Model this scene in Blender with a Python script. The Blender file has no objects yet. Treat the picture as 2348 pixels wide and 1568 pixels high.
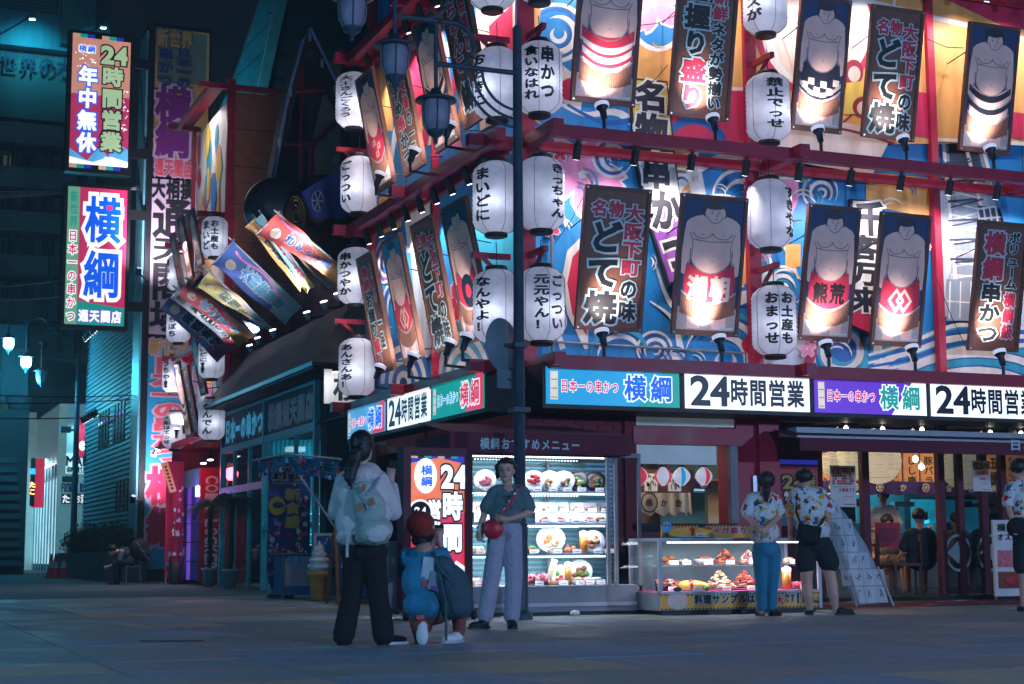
import bpy, math, random
from mathutils import Vector, Matrix
random.seed(4)
SC = bpy.context.scene
# ---------------------------------------------------------------- camera
F = 3700.; CX = 1173.5; CY = 784.
YAW = math.radians(67.75); PIT = math.atan(481/F); ROLL = math.radians(.3)
CAM = (-7.5526, -18.0454, .71)
def _basis():
    a = Vector((math.cos(YAW)*math.cos(PIT), math.sin(YAW)*math.cos(PIT), math.sin(PIT)))
    r = Vector((math.sin(YAW), -math.cos(YAW), 0)); u = r.cross(a)
    c, s = math.cos(ROLL), math.sin(ROLL)
    return c*r-s*u, s*r+c*u, a
RV, UV, AV = _basis()
cd = bpy.data.cameras.new('camera'); cam = bpy.data.objects.new('camera', cd); SC.collection.objects.link(cam)
cam.matrix_world = Matrix(((RV.x, UV.x, -AV.x, CAM[0]), (RV.y, UV.y, -AV.y, CAM[1]), (RV.z, UV.z, -AV.z, CAM[2]), (0, 0, 0, 1)))
cd.sensor_width = 36; cd.lens = F/2347*36; cd.clip_end = 1000; cd.clip_start = .1
cd.dof.use_dof = True; cd.dof.focus_distance = 21.5; cd.dof.aperture_fstop = 3.2
SC.camera = cam
# ---------------------------------------------------------------- world: night sky
W = bpy.data.worlds.new('World'); SC.world = W; W.use_nodes = True
nt = W.node_tree; bg = nt.nodes['Background']
sky = nt.nodes.new('ShaderNodeTexSky'); sky.sky_type = 'NISHITA'; sky.sun_disc = False
sky.sun_elevation = math.radians(-4); sky.sun_rotation = math.radians(200)
mx = nt.nodes.new('ShaderNodeMix'); mx.data_type = 'RGBA'; mx.inputs[0].default_value = .93
nt.links.new(sky.outputs[0], mx.inputs[6]); mx.inputs[7].default_value = (.022, .05, .085, 1)
nt.links.new(mx.outputs[2], bg.inputs[0]); bg.inputs[1].default_value = .1
SC.view_settings.view_transform = 'Standard'; SC.view_settings.look = 'None'
SC.view_settings.exposure = 0; SC.view_settings.gamma = 1
SC.cycles.use_denoising = True; SC.cycles.max_bounces = 6; SC.cycles.diffuse_bounces = 3
SC.cycles.glossy_bounces = 3; SC.cycles.transmission_bounces = 6; SC.cycles.transparent_max_bounces = 12
SC.cycles.sample_clamp_indirect = 4; SC.cycles.caustics_reflective = False; SC.cycles.caustics_refractive = False
# ---------------------------------------------------------------- photo pixel -> point on a named plane of the place
def ray(px, py): return AV + (px-CX)/F*RV - (py-CY)/F*UV
def hit(px, py, ax, val):
    d = ray(px, py); t = (val-CAM[ax])/d[ax]
    return Vector([CAM[i]+t*d[i] for i in range(3)])
def PA(px, py, off=0): return hit(px, py, 1, -off)
def PB(px, py, off=0): return hit(px, py, 0, -off)
def PY(px, py, y): return hit(px, py, 1, y)
def PG(px, py, z=0): return hit(px, py, 2, z)
# ---------------------------------------------------------------- materials
def lin(h):
    h = h.lstrip('#'); o = []
    for i in (0, 2, 4):
        c = int(h[i:i+2], 16)/255; o.append(c/12.92 if c <= .04045 else ((c+.055)/1.055)**2.4)
    return o
MT = {}
# name: hex, roughness, metallic, emission strength, noise scale, noise amount
TAB = dict(
 red=('a8123a', .45, 0, 0, 3, .25), darkred=('5e1a30', .6, 0, 0, 4, .2), maroon=('641c34', .8, 0, 0, 6, .2), brickred=('7a1428', .7, 0, 0, 9, .35),
 frame=('5c3a30', .6, 0, 0, 9, .35), wood=('6a4a38', .6, 0, 0, 8, .4), orangewood=('a8604a', .6, 0, 0, 5, .3), black=('101014', .5, 0, 0, 5, .2),
 blackmetal=('20283a', .4, .3, 0, 8, .2), pole=('2c4252', .5, .1, 0, 6, .3), grey=('7a7e88', .5, 0, 0, 5, .2), lightgrey=('a8acb8', .4, 0, 0, 5, .15),
 steel=('9aa0ac', .3, .8, 0, 5, .15), white=('d8d8de', .6, 0, 0, 5, .1), paper=('dcdade', .7, 0, 0, 6, .1), ink=('0c0c12', .6, 0, 0, 5, .05),
 mblue=('0c7cbc', .5, 0, 0, 2, .15), mblue2=('0a5aa4', .5, 0, 0, 2, .15), mteal=('2a9ab8', .5, 0, 0, 2, .15), mwhite=('dcdcd8', .5, 0, 0, 2, .08), morange=('dca058', .5, 0, 0, 2, .15),
 mred=('c4204c', .5, 0, 0, 2, .15), mdred=('8a1838', .5, 0, 0, 2, .15), mpink=('e08ab4', .5, 0, 0, 2, .2), mcream=('d8c4b8', .5, 0, 0, 2, .15), mpurple=('8a48a8', .5, 0, 0, 2, .1),
 myellow=('d4b850', .5, 0, 0, 2, .15), mgrey=('8a9aac', .5, 0, 0, 3, .25), mlgrey=('b8c4d0', .5, 0, 0, 3, .2), mdgrey=('2c3a4c', .5, 0, 0, 3, .2), mblack=('14182a', .5, 0, 0, 3, .1),
 skinp=('e0bcb4', .6, 0, 0, 4, .15), skinl=('8a7880', .6, 0, 0, 4, .1), navy=('1a3a68', .6, 0, 0, 4, .2), aprred=('c42848', .6, 0, 0, 5, .15), fringe=('8a5a44', .8, 0, 0, 30, .4), sand=('a8a4a8', .7, 0, 0, 30, .25),
 pbrown=('6e4434', .55, 0, 0, 6, .3), pale=('a8c8d0', .6, 0, 0, 5, .05), pred=('b82444', .6, 0, 0, 5, .1),
 glow=('f4f2ff', .5, 0, 6, 0, 0), bulb=('fff4e0', .5, 0, 12, 0, 0), cyanbulb=('a0ecff', .5, 0, 14, 0, 0), pinkglow=('e088e0', .5, 0, 1.2, 0, 0), amber=('ff9a40', .5, 0, 5, 0, 0), led=('e8f4ff', .5, 0, 7, 0, 0),
 lantern=('e4e0f2', .7, 0, .52, 7, .1), paperlamp=('e8d4b4', .7, 0, .6, 4, .12), redlamp=('e83848', .7, 0, .6, 4, .1),
 scyan=('10a8dc', .4, 0, .62, 1.5, .1), swhite=('f0f8ff', .4, 0, 1.15, 1.5, .05), spurple=('6830c8', .4, 0, .7, 1.5, .1), steal=('10a898', .4, 0, .6, 1.5, .1), scream=('e8d8c0', .4, 0, .75, 3, .1),
 sblue=('0060f0', .4, 0, .8, 0, 0), sred=('e82050', .4, 0, .75, 0, 0), spink=('d83468', .4, 0, .62, 2, .1), sink=('101830', .4, 0, 0, 0, 0), sgreen=('80c8a0', .4, 0, .5, 2, .1), sorange=('f07850', .4, 0, .85, 2, .15),
 speach=('e8a088', .4, 0, .6, 2, .1), srose=('c83868', .4, 0, .6, 2, .1), stan=('dcb890', .4, 0, .6, 2, .1), smint=('b8d8a8', .4, 0, .65, 1, .15), slblue=('60b8f0', .4, 0, .7, 2, .2), scrimson=('e83050', .4, 0, .85, 2, .15), snavy=('2838b8', .4, 0, .6, 2, .1),
 tyel=('b08a50', .6, 0, 0, 3, .2), tgrey=('5a6a64', .6, 0, 0, 3, .2), tblue=('10346c', .6, 0, 0, 3, .1), tpurp=('6a1a70', .6, 0, 0, 3, .1), tcyan=('1688b4', .6, 0, 0, 2, .15), tlil=('b4a0b4', .6, 0, 0, 2, .1), tred=('c04858', .6, 0, 0, 2, .1),
 siding=('40707c', .6, 0, 0, 3, .15), sidingd=('2e5a6a', .6, 0, 0, 3, .2), concrete=('6a8288', .8, 0, 0, 2, .25), darkconc=('2a3a44', .8, 0, 0, 2, .3), darkroof=('4e4a52', .7, 0, 0, 5, .3), roofside=('8e7a70', .7, 0, 0, 5, .2),
 tealframe=('6ab4c4', .4, .2, 0, 4, .15), tealpanel=('3a8a98', .5, 0, 0, 2, .3), darkclad=('1e2228', .7, 0, 0, 4, .4), gable=('2a1a24', .7, 0, 0, 4, .3), noren=('2c3c88', .8, 0, 0, 3, .2),
 soil=('3a2c22', .9, 0, 0, 20, .4), leaf=('24402c', .6, 0, 0, 6, .5), palm=('4c5c4c', .6, 0, 0, 6, .4), trunk=('3c3630', .9, 0, 0, 20, .4),
 orangecone=('c82838', .5, 0, 0, 3, .1), cone=('c8964a', .5, 0, 0, 8, .15), cream=('ccd8e4', .3, 0, 0, 3, .05), tilebrick=('3e4650', .8, 0, 0, 9, .4),
 skin=('c8998a', .5, 0, 0, 6, .1), hair=('141216', .5, 0, 0, 30, .3), hairbrown=('241a18', .5, 0, 0, 30, .3), jacket=('c8c4c8', .85, 0, 0, 5, .15), blackcloth=('0e1016', .9, 0, 0, 8, .3), packgrey=('9cb0ac', .8, 0, 0, 8, .2), tan=('a86a50', .7, 0, 0, 8, .2),
 beret=('8e2a26', .9, 0, 0, 8, .2), bluecoat=('2a86ac', .8, 0, 0, 4, .25), brownleg=('8e4a40', .8, 0, 0, 8, .2), tealpack=('34525e', .8, 0, 0, 8, .3), tee=('587078', .85, 0, 0, 6, .15), lavender=('a29eb4', .85, 0, 0, 6, .12), redbag=('c01830', .4, 0, 0, 6, .1),
 jeans=('2a7ea0', .85, 0, 0, 10, .2), shorts=('1a2028', .9, 0, 0, 8, .2), darktee=('22363e', .9, 0, 0, 6, .2), khaki=('5a4c44', .9, 0, 0, 6, .2), greytee=('7c7880', .9, 0, 0, 6, .2),
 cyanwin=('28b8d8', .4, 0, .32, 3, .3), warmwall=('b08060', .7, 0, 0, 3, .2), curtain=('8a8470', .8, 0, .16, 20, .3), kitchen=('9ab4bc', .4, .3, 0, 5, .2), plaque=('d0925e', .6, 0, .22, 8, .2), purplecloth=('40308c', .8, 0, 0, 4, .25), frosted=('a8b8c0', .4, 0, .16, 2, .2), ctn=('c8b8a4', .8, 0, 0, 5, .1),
 plate=('d4d4dc', .25, 0, 0, 3, .05), darkplate=('2a2228', .3, 0, 0, 3, .1), gold=('5a4a34', .35, .6, 0, 6, .2), egg=('e8b040', .4, 0, 0, 6, .15), pinkf=('e07888', .4, 0, 0, 14, .4), orangef=('d87840', .5, 0, 0, 20, .4), brownf=('8a4a2c', .6, 0, 0, 22, .5), greenf=('4a8a40', .5, 0, 0, 20, .4), redf=('c8283c', .4, 0, 0, 14, .3), creamf=('dcc8a4', .5, 0, 0, 18, .3), ketchup=('c01c28', .3, 0, 0, 4, .1),
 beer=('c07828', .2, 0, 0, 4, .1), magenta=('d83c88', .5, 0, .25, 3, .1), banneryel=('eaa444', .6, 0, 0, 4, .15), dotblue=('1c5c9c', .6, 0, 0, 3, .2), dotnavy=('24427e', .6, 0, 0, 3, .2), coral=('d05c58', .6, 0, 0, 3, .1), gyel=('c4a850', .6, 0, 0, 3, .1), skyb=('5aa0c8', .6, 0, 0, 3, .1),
 flagred=('c85860', .8, 0, 0, 3, .15), flagor=('c89454', .8, 0, 0, 3, .15), flagbl=('4c66a8', .8, 0, 0, 3, .15), flagaq=('8cc0cc', .8, 0, 0, 3, .15), flagye=('d0bc78', .8, 0, 0, 3, .15), flagdk=('6478a0', .8, 0, 0, 3, .15), flagpu=('985880', .8, 0, 0, 3, .15), flaggr=('6c7458', .8, 0, 0, 3, .1), flagwh=('c4ccd4', .8, 0, 0, 3, .1),
 purpglow=('8858e0', .5, 0, .5, 2, .3), bluedoor=('2a3888', .4, 0, .08, 3, .3), lockred=('a8102c', .5, 0, 0, 3, .15), screen=('30b0ff', .4, 0, 1.6, 0, 0), storewhite=('b0d8dc', .5, 0, .12, 3, .1), storeglow=('c8f4ff', .5, 0, .9, 1, .3), storered=('e02850', .5, 0, .5, 2, .1), darkstone=('20262c', .8, 0, 0, 4, .3), asphalt=('3a4650', .85, 0, 0, 3, .3), letterteal=('4ab8e0', .5, 0, .28, 3, .3), lettergrey=('7a88a0', .5, 0, .05, 3, .3), signback=('5e7684', .6, 0, 0, 5, .15), blackgloss=('0a0c12', .1, 0, 0, 3, .1), tealdim=('2090b0', .5, 0, .22, 3, .3), lamprim=('e8ecff', .4, 0, .45, 0, 0), lampfrost=('7c7e96', .5, 0, .03, 6, .3), edgeblue=('7a8ac0', .4, 0, 0, 3, .2), pinksign=('e060c0', .5, 0, .9, 0, 0),
)
def mat(n):
    if n in MT: return MT[n]
    m = bpy.data.materials.new(n); MT[n] = m; m.use_nodes = True; T = m.node_tree; b = T.nodes['Principled BSDF']
    hx, ro, me, em, ns, na = TAB[n]; c = lin(hx)
    b.inputs['Roughness'].default_value = ro; b.inputs['Metallic'].default_value = me
    b.inputs['Base Color'].default_value = (*c, 1)
    if em:
        b.inputs['Emission Color'].default_value = (*c, 1); b.inputs['Emission Strength'].default_value = em
        if em > 3: b.inputs['Base Color'].default_value = (.6, .6, .6, 1)
    if ns:
        tc = T.nodes.new('ShaderNodeTexCoord'); no = T.nodes.new('ShaderNodeTexNoise'); no.inputs['Scale'].default_value = ns; no.inputs['Detail'].default_value = 5
        T.links.new(tc.outputs['Object'], no.inputs['Vector'])
        if n[0] == 'm' and n not in ('maroon', 'magenta'):   # vertical rain streaks and grime on painted panels
            mp = T.nodes.new('ShaderNodeMapping'); mp.inputs['Scale'].default_value = (3, 3, .35); T.links.new(tc.outputs['Object'], mp.inputs[0]); T.links.new(mp.outputs[0], no.inputs['Vector']); na = max(na, .22)
        mr = T.nodes.new('ShaderNodeMapRange'); mr.inputs[1].default_value = .3; mr.inputs[2].default_value = .7; mr.inputs[3].default_value = 1-na; mr.inputs[4].default_value = 1+na*.5
        T.links.new(no.outputs[0], mr.inputs[0])
        mu = T.nodes.new('ShaderNodeVectorMath'); mu.operation = 'SCALE'; mu.inputs[0].default_value = c
        T.links.new(mr.outputs[0], mu.inputs['Scale']); T.links.new(mu.outputs[0], b.inputs['Base Color'])
        if em: T.links.new(mu.outputs[0], b.inputs['Emission Color'])
        elif na >= .15:
            bp = T.nodes.new('ShaderNodeBump'); bp.inputs['Strength'].default_value = .15; bp.inputs['Distance'].default_value = .01
            n2 = T.nodes.new('ShaderNodeTexNoise'); n2.inputs['Scale'].default_value = ns*7+20; T.links.new(tc.outputs['Object'], n2.inputs['Vector'])
            T.links.new(n2.outputs[0], bp.inputs['Height']); T.links.new(bp.outputs[0], b.inputs['Normal'])
            r2 = T.nodes.new('ShaderNodeMapRange'); r2.inputs[3].default_value = max(.1, ro-.12); r2.inputs[4].default_value = min(1, ro+.15)
            T.links.new(no.outputs[0], r2.inputs[0]); T.links.new(r2.outputs[0], b.inputs['Roughness'])
    return m
def glass_mat():
    m = bpy.data.materials.new('glass'); MT['glass'] = m; m.use_nodes = True; T = m.node_tree; T.nodes.remove(T.nodes['Principled BSDF'])
    o = T.nodes['Material Output']; t = T.nodes.new('ShaderNodeBsdfTransparent'); t.inputs[0].default_value = (.93, .97, .98, 1)
    g = T.nodes.new('ShaderNodeBsdfGlossy'); g.inputs['Roughness'].default_value = .03; lw = T.nodes.new('ShaderNodeLayerWeight'); pw = T.nodes.new('ShaderNodeMath'); pw.operation = 'POWER'; pw.inputs[1].default_value = 4.5; T.links.new(lw.outputs['Facing'], pw.inputs[0]); f = T.nodes.new('ShaderNodeMath'); f.operation = 'MULTIPLY_ADD'; f.inputs[1].default_value = .6; f.inputs[2].default_value = .035; T.links.new(pw.outputs[0], f.inputs[0])
    x = T.nodes.new('ShaderNodeMixShader'); T.links.new(f.outputs[0], x.inputs[0]); T.links.new(t.outputs[0], x.inputs[1]); T.links.new(g.outputs[0], x.inputs[2]); T.links.new(x.outputs[0], o.inputs[0])
    d = m.copy(); d.name = 'darkglass'; MT['darkglass'] = d
    for n in d.node_tree.nodes:
        if n.type == 'BSDF_TRANSPARENT': n.inputs[0].default_value = (.5, .56, .62, 1)
    d = m.copy(); d.name = 'lampglass'; MT['lampglass'] = d
    for n in d.node_tree.nodes:
        if n.type == 'BSDF_TRANSPARENT': n.inputs[0].default_value = (.5, .56, .62, 1)
        if n.type == 'BSDF_GLOSSY': n.inputs['Roughness'].default_value = .3
glass_mat()
def papermat(name, c, em):
    m = bpy.data.materials.new(name); MT[name] = m; m.use_nodes = True; T = m.node_tree; T.nodes.remove(T.nodes['Principled BSDF']); o = T.nodes['Material Output']
    tc = T.nodes.new('ShaderNodeTexCoord'); no = T.nodes.new('ShaderNodeTexNoise'); no.inputs['Scale'].default_value = 6; T.links.new(tc.outputs['Object'], no.inputs[0])
    mr = T.nodes.new('ShaderNodeMapRange'); mr.inputs[3].default_value = .62; mr.inputs[4].default_value = 1.25; T.links.new(no.outputs[0], mr.inputs[0])
    mu = T.nodes.new('ShaderNodeVectorMath'); mu.operation = 'SCALE'; mu.inputs[0].default_value = lin(c); T.links.new(mr.outputs[0], mu.inputs['Scale'])
    d = T.nodes.new('ShaderNodeBsdfDiffuse'); t = T.nodes.new('ShaderNodeBsdfTranslucent'); T.links.new(mu.outputs[0], d.inputs[0]); T.links.new(mu.outputs[0], t.inputs[0])
    x = T.nodes.new('ShaderNodeMixShader'); x.inputs[0].default_value = .5; T.links.new(d.outputs[0], x.inputs[1]); T.links.new(t.outputs[0], x.inputs[2])
    e = T.nodes.new('ShaderNodeEmission'); e.inputs[1].default_value = em; T.links.new(mu.outputs[0], e.inputs[0]); a = T.nodes.new('ShaderNodeAddShader')
    T.links.new(x.outputs[0], a.inputs[0]); T.links.new(e.outputs[0], a.inputs[1]); T.links.new(a.outputs[0], o.inputs[0])
papermat('lanternpaper', 'cccede', .06)
def brickmat(name, c1, c2, mort, sc, w=.5, h=.25):
    m = bpy.data.materials.new(name); MT[name] = m; m.use_nodes = True; T = m.node_tree; b = T.nodes['Principled BSDF']
    tc = T.nodes.new('ShaderNodeTexCoord'); br = T.nodes.new('ShaderNodeTexBrick'); br.inputs['Scale'].default_value = sc
    br.inputs['Color1'].default_value = (*lin(c1), 1); br.inputs['Color2'].default_value = (*lin(c2), 1); br.inputs['Mortar'].default_value = (*lin(mort), 1)
    br.inputs['Brick Width'].default_value = w; br.inputs['Row Height'].default_value = h; br.inputs['Mortar Size'].default_value = .012
    T.links.new(tc.outputs['Object'], br.inputs[0]); T.links.new(br.outputs[0], b.inputs['Base Color']); b.inputs['Roughness'].default_value = .8
def shirtmat():   # white shirt with loose multicoloured print
    m = bpy.data.materials.new('printshirt'); MT['printshirt'] = m; m.use_nodes = True; T = m.node_tree; b = T.nodes['Principled BSDF']; b.inputs['Roughness'].default_value = .9
    tc = T.nodes.new('ShaderNodeTexCoord'); vo = T.nodes.new('ShaderNodeTexVoronoi'); vo.inputs['Scale'].default_value = 17
    no = T.nodes.new('ShaderNodeTexNoise'); no.inputs['Scale'].default_value = 14; mxx = T.nodes.new('ShaderNodeMix'); mxx.data_type = 'VECTOR'; mxx.inputs[0].default_value = .13
    T.links.new(tc.outputs['Object'], no.inputs[0]); T.links.new(tc.outputs['Object'], mxx.inputs[4]); T.links.new(no.outputs[1], mxx.inputs[5]); T.links.new(mxx.outputs[1], vo.inputs[0])
    sp = T.nodes.new('ShaderNodeSeparateColor'); T.links.new(vo.outputs['Color'], sp.inputs[0])
    cr = T.nodes.new('ShaderNodeValToRGB'); cr.color_ramp.interpolation = 'CONSTANT'; e = cr.color_ramp.elements
    cols = [(0, 'd0d4d8'), (.25, 'c89c20'), (.42, '1c5c9c'), (.55, 'd0d4d8'), (.68, 'b82838'), (.8, 'c8a020'), (.9, '28406c')]
    e[0].color = (*lin(cols[0][1]), 1); e[1].position = cols[1][0]; e[1].color = (*lin(cols[1][1]), 1)
    for p, c in cols[2:]: q = e.new(p); q.color = (*lin(c), 1)
    T.links.new(sp.outputs[0], cr.inputs[0])
    lt = T.nodes.new('ShaderNodeMath'); lt.operation = 'LESS_THAN'; lt.inputs[1].default_value = .5; T.links.new(vo.outputs['Distance'], lt.inputs[0])
    mc = T.nodes.new('ShaderNodeMix'); mc.data_type = 'RGBA'; mc.inputs[6].default_value = (*lin('c8ccd2'), 1)
    T.links.new(lt.outputs[0], mc.inputs[0]); T.links.new(cr.outputs[0], mc.inputs[7]); T.links.new(mc.outputs[2], b.inputs['Base Color'])
shirtmat()
brickmat('smallbrick', '40484e', '30383e', '1c2226', 4)
def pavemat():
    m = bpy.data.materials.new('paving'); MT['paving'] = m; m.use_nodes = True; T = m.node_tree; b = T.nodes['Principled BSDF']
    g = T.nodes.new('ShaderNodeNewGeometry'); oi = T.nodes.new('ShaderNodeObjectInfo')
    n1 = T.nodes.new('ShaderNodeTexNoise'); n1.inputs['Scale'].default_value = .35; n1.inputs['Detail'].default_value = 3
    n2 = T.nodes.new('ShaderNodeTexNoise'); n2.inputs['Scale'].default_value = 14; n2.inputs['Detail'].default_value = 6
    n3 = T.nodes.new('ShaderNodeTexNoise'); n3.inputs['Scale'].default_value = 1.6; n3.inputs['Detail'].default_value = 6
    for n in (n1, n2, n3): T.links.new(g.outputs['Position'], n.inputs[0])
    cr = T.nodes.new('ShaderNodeValToRGB'); e = cr.color_ramp.elements
    e[0].position = .36; e[0].color = (*lin('6a8294'), 1); e[1].position = .62; e[1].color = (*lin('a39984'), 1); q = e.new(.5); q.color = (*lin('7e8c94'), 1)
    T.links.new(n1.outputs[0], cr.inputs[0])
    mr = T.nodes.new('ShaderNodeMapRange'); mr.inputs[1].default_value = .3; mr.inputs[2].default_value = .7; mr.inputs[3].default_value = .78; mr.inputs[4].default_value = 1.15; T.links.new(n2.outputs[0], mr.inputs[0])
    m3 = T.nodes.new('ShaderNodeMapRange'); m3.inputs[1].default_value = .3; m3.inputs[2].default_value = .6; m3.inputs[3].default_value = .7; m3.inputs[4].default_value = 1.05; T.links.new(n3.outputs[0], m3.inputs[0])
    mr2 = T.nodes.new('ShaderNodeMapRange'); mr2.inputs[3].default_value = .86; mr2.inputs[4].default_value = 1.12; T.links.new(oi.outputs['Random'], mr2.inputs[0])
    a = T.nodes.new('ShaderNodeMath'); a.operation = 'MULTIPLY'; T.links.new(mr.outputs[0], a.inputs[0]); T.links.new(m3.outputs[0], a.inputs[1])
    a2 = T.nodes.new('ShaderNodeMath'); a2.operation = 'MULTIPLY'; T.links.new(a.outputs[0], a2.inputs[0]); T.links.new(mr2.outputs[0], a2.inputs[1])
    c2 = T.nodes.new('ShaderNodeValToRGB'); c2.color_ramp.interpolation = 'CONSTANT'; q2 = c2.color_ramp.elements; q2[0].color = (*lin('7e8c94'), 1); q2[1].position = .55; q2[1].color = (*lin('6488a8'), 1); q3 = q2.new(.72); q3.color = (*lin('b09a78'), 1); q4 = q2.new(.86); q4.color = (*lin('70828c'), 1)
    T.links.new(oi.outputs['Random'], c2.inputs[0]); mc = T.nodes.new('ShaderNodeMix'); mc.data_type = 'RGBA'; mc.inputs[0].default_value = .6; T.links.new(cr.outputs[0], mc.inputs[6]); T.links.new(c2.outputs[0], mc.inputs[7])
    s = T.nodes.new('ShaderNodeVectorMath'); s.operation = 'SCALE'; T.links.new(mc.outputs[2], s.inputs[0]); T.links.new(a2.outputs[0], s.inputs['Scale']); T.links.new(s.outputs[0], b.inputs['Base Color'])
    vs = T.nodes.new('ShaderNodeTexVoronoi'); vs.inputs['Scale'].default_value = 5; T.links.new(g.outputs['Position'], vs.inputs[0]); gt = T.nodes.new('ShaderNodeMapRange'); gt.inputs[1].default_value = .03; gt.inputs[2].default_value = .12; gt.inputs[3].default_value = .6; gt.inputs[4].default_value = 1; T.links.new(vs.outputs['Distance'], gt.inputs[0])
    s2 = T.nodes.new('ShaderNodeVectorMath'); s2.operation = 'SCALE'; T.links.new(s.outputs[0], s2.inputs[0]); T.links.new(gt.outputs[0], s2.inputs['Scale']); T.links.new(s2.outputs[0], b.inputs['Base Color'])
    r = T.nodes.new('ShaderNodeMapRange'); r.inputs[1].default_value = .35; r.inputs[2].default_value = .65; r.inputs[3].default_value = .5; r.inputs[4].default_value = .8; T.links.new(n3.outputs[0], r.inputs[0]); T.links.new(r.outputs[0], b.inputs['Roughness'])
    bp = T.nodes.new('ShaderNodeBump'); bp.inputs['Strength'].default_value = .25; bp.inputs['Distance'].default_value = .01; T.links.new(n2.outputs[0], bp.inputs['Height']); T.links.new(bp.outputs[0], b.inputs['Normal'])
pavemat()
# ---------------------------------------------------------------- mesh helpers
def rotm(rx=0, ry=0, rz=0): return Matrix.Rotation(rz, 3, 'Z') @ Matrix.Rotation(ry, 3, 'Y') @ Matrix.Rotation(rx, 3, 'X')
class MB:
    def __init__(s, m='white'): s.v = []; s.f = []; s.m = []; s.s = []; s.mat = m
    def add(s, vs, fs, m=None, sm=False):
        o = len(s.v); s.v += [tuple(v) for v in vs]; s.f += [tuple(i+o for i in f) for f in fs]; s.m += [m or s.mat]*len(fs); s.s += [sm]*len(fs); return s
    def box(s, c, d, m=None, R=None):
        vs = [Vector((x*d[0]/2, y*d[1]/2, z*d[2]/2)) for x in (-1, 1) for y in (-1, 1) for z in (-1, 1)]
        if R: vs = [R @ v for v in vs]
        c = Vector(c)
        return s.add([v+c for v in vs], [(0, 1, 3, 2), (4, 6, 7, 5), (0, 4, 5, 1), (2, 3, 7, 6), (0, 2, 6, 4), (1, 5, 7, 3)], m)
    def bx(s, x0, x1, y0, y1, z0, z1, m=None): return s.box(((x0+x1)/2, (y0+y1)/2, (z0+z1)/2), (abs(x1-x0), abs(y1-y0), abs(z1-z0)), m)
    def prism(s, pts, vec, m=None):
        n = len(pts); vec = Vector(vec); p = [Vector(q) for q in pts]
        return s.add(p+[q+vec for q in p], [tuple(range(n)), tuple(range(2*n-1, n-1, -1))]+[(i, i+n, (i+1) % n+n, (i+1) % n) for i in range(n)], m)
    def poly(s, pts, m=None): return s.add(pts, [tuple(range(len(pts)))], m)
    def tube(s, pts, r, n=8, m=None, sm=True, caps=True):
        pts = [Vector(p) for p in pts]; k = len(pts); rr = r if isinstance(r, (list, tuple)) else [r]*k; vs = []; fs = []
        for i, p in enumerate(pts):
            t = (pts[min(i+1, k-1)]-pts[max(i-1, 0)]); t = t.normalized() if t.length else Vector((0, 0, 1))
            a = t.cross(Vector((0, 0, 1)) if abs(t.z) < .9 else Vector((1, 0, 0))).normalized(); b = t.cross(a)
            vs += [p+(a*math.cos(j*2*math.pi/n)+b*math.sin(j*2*math.pi/n))*rr[i] for j in range(n)]
        for i in range(k-1):
            for j in range(n): fs.append((i*n+j, i*n+(j+1) % n, (i+1)*n+(j+1) % n, (i+1)*n+j))
        s.add(vs, fs, m, sm)
        if caps: s.add(vs[:n], [tuple(range(n))], m); s.add(vs[-n:], [tuple(range(n))[::-1]], m)
        return s
    def lathe(s, prof, c=(0, 0, 0), n=16, m=None, R=None, sm=True, sx=1):
        vs = []; c = Vector(c)
        for r, z in prof:
            for j in range(n):
                q = Vector((r*sx*math.cos(j*2*math.pi/n), r*math.sin(j*2*math.pi/n), z))
                vs.append((R @ q if R else q)+c)
        fs = [(i*n+j, i*n+(j+1) % n, (i+1)*n+(j+1) % n, (i+1)*n+j) for i in range(len(prof)-1) for j in range(n)]
        return s.add(vs, fs, m, sm)
    def ell(s, c, r, R=None, n=14, k=9, m=None):
        if not isinstance(r, (list, tuple)): r = (r, r, r)
        vs = []; c = Vector(c)
        vs.append((0, 0, 1))
        for i in range(1, k):
            a = math.pi*i/k
            for j in range(n): b = j*2*math.pi/n; vs.append((math.sin(a)*math.cos(b), math.sin(a)*math.sin(b), math.cos(a)))
        vs.append((0, 0, -1)); out = []
        for q in vs:
            q = Vector((q[0]*r[0], q[1]*r[1], q[2]*r[2])); out.append((R @ q if R else q)+c)
        L = len(vs)-1; fs = [(0, 1+j, 1+(j+1) % n) for j in range(n)]
        for i in range(k-2):
            for j in range(n): fs.append((1+i*n+j, 1+(i+1)*n+j, 1+(i+1)*n+(j+1) % n, 1+i*n+(j+1) % n))
        fs += [(L, 1+(k-2)*n+(j+1) % n, 1+(k-2)*n+j) for j in range(n)]
        return s.add(out, fs, m, True)
    def cap(s, p0, r0, p1, r1, m=None):
        p0 = Vector(p0); p1 = Vector(p1); d = (p1-p0); L = d.length or 1e-4; d = d/L; pts = []; rr = []
        for a in (90, 60, 30): pts.append(p0-d*r0*math.sin(math.radians(a))); rr.append(max(r0*math.cos(math.radians(a)), r0*.02))
        for a in (0,): pts.append(p0); rr.append(r0)
        for t in (.5,): pts.append(p0+d*L*t); rr.append(r0+(r1-r0)*t)
        pts.append(p1); rr.append(r1)
        for a in (30, 60, 90): pts.append(p1+d*r1*math.sin(math.radians(a))); rr.append(max(r1*math.cos(math.radians(a)), r1*.02))
        n = 10; t = d; a = t.cross(Vector((0, 0, 1)) if abs(t.z) < .9 else Vector((1, 0, 0))).normalized(); b = t.cross(a); vs = []; fs = []
        for p, r in zip(pts, rr): vs += [p+(a*math.cos(j*2*math.pi/n)+b*math.sin(j*2*math.pi/n))*r for j in range(n)]
        for i in range(len(pts)-1):
            for j in range(n): fs.append((i*n+j, i*n+(j+1) % n, (i+1)*n+(j+1) % n, (i+1)*n+j))
        fs.append(tuple(range(n))); fs.append(tuple(range(len(vs)-1, len(vs)-n-1, -1)))
        return s.add(vs, fs, m, True)
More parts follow.
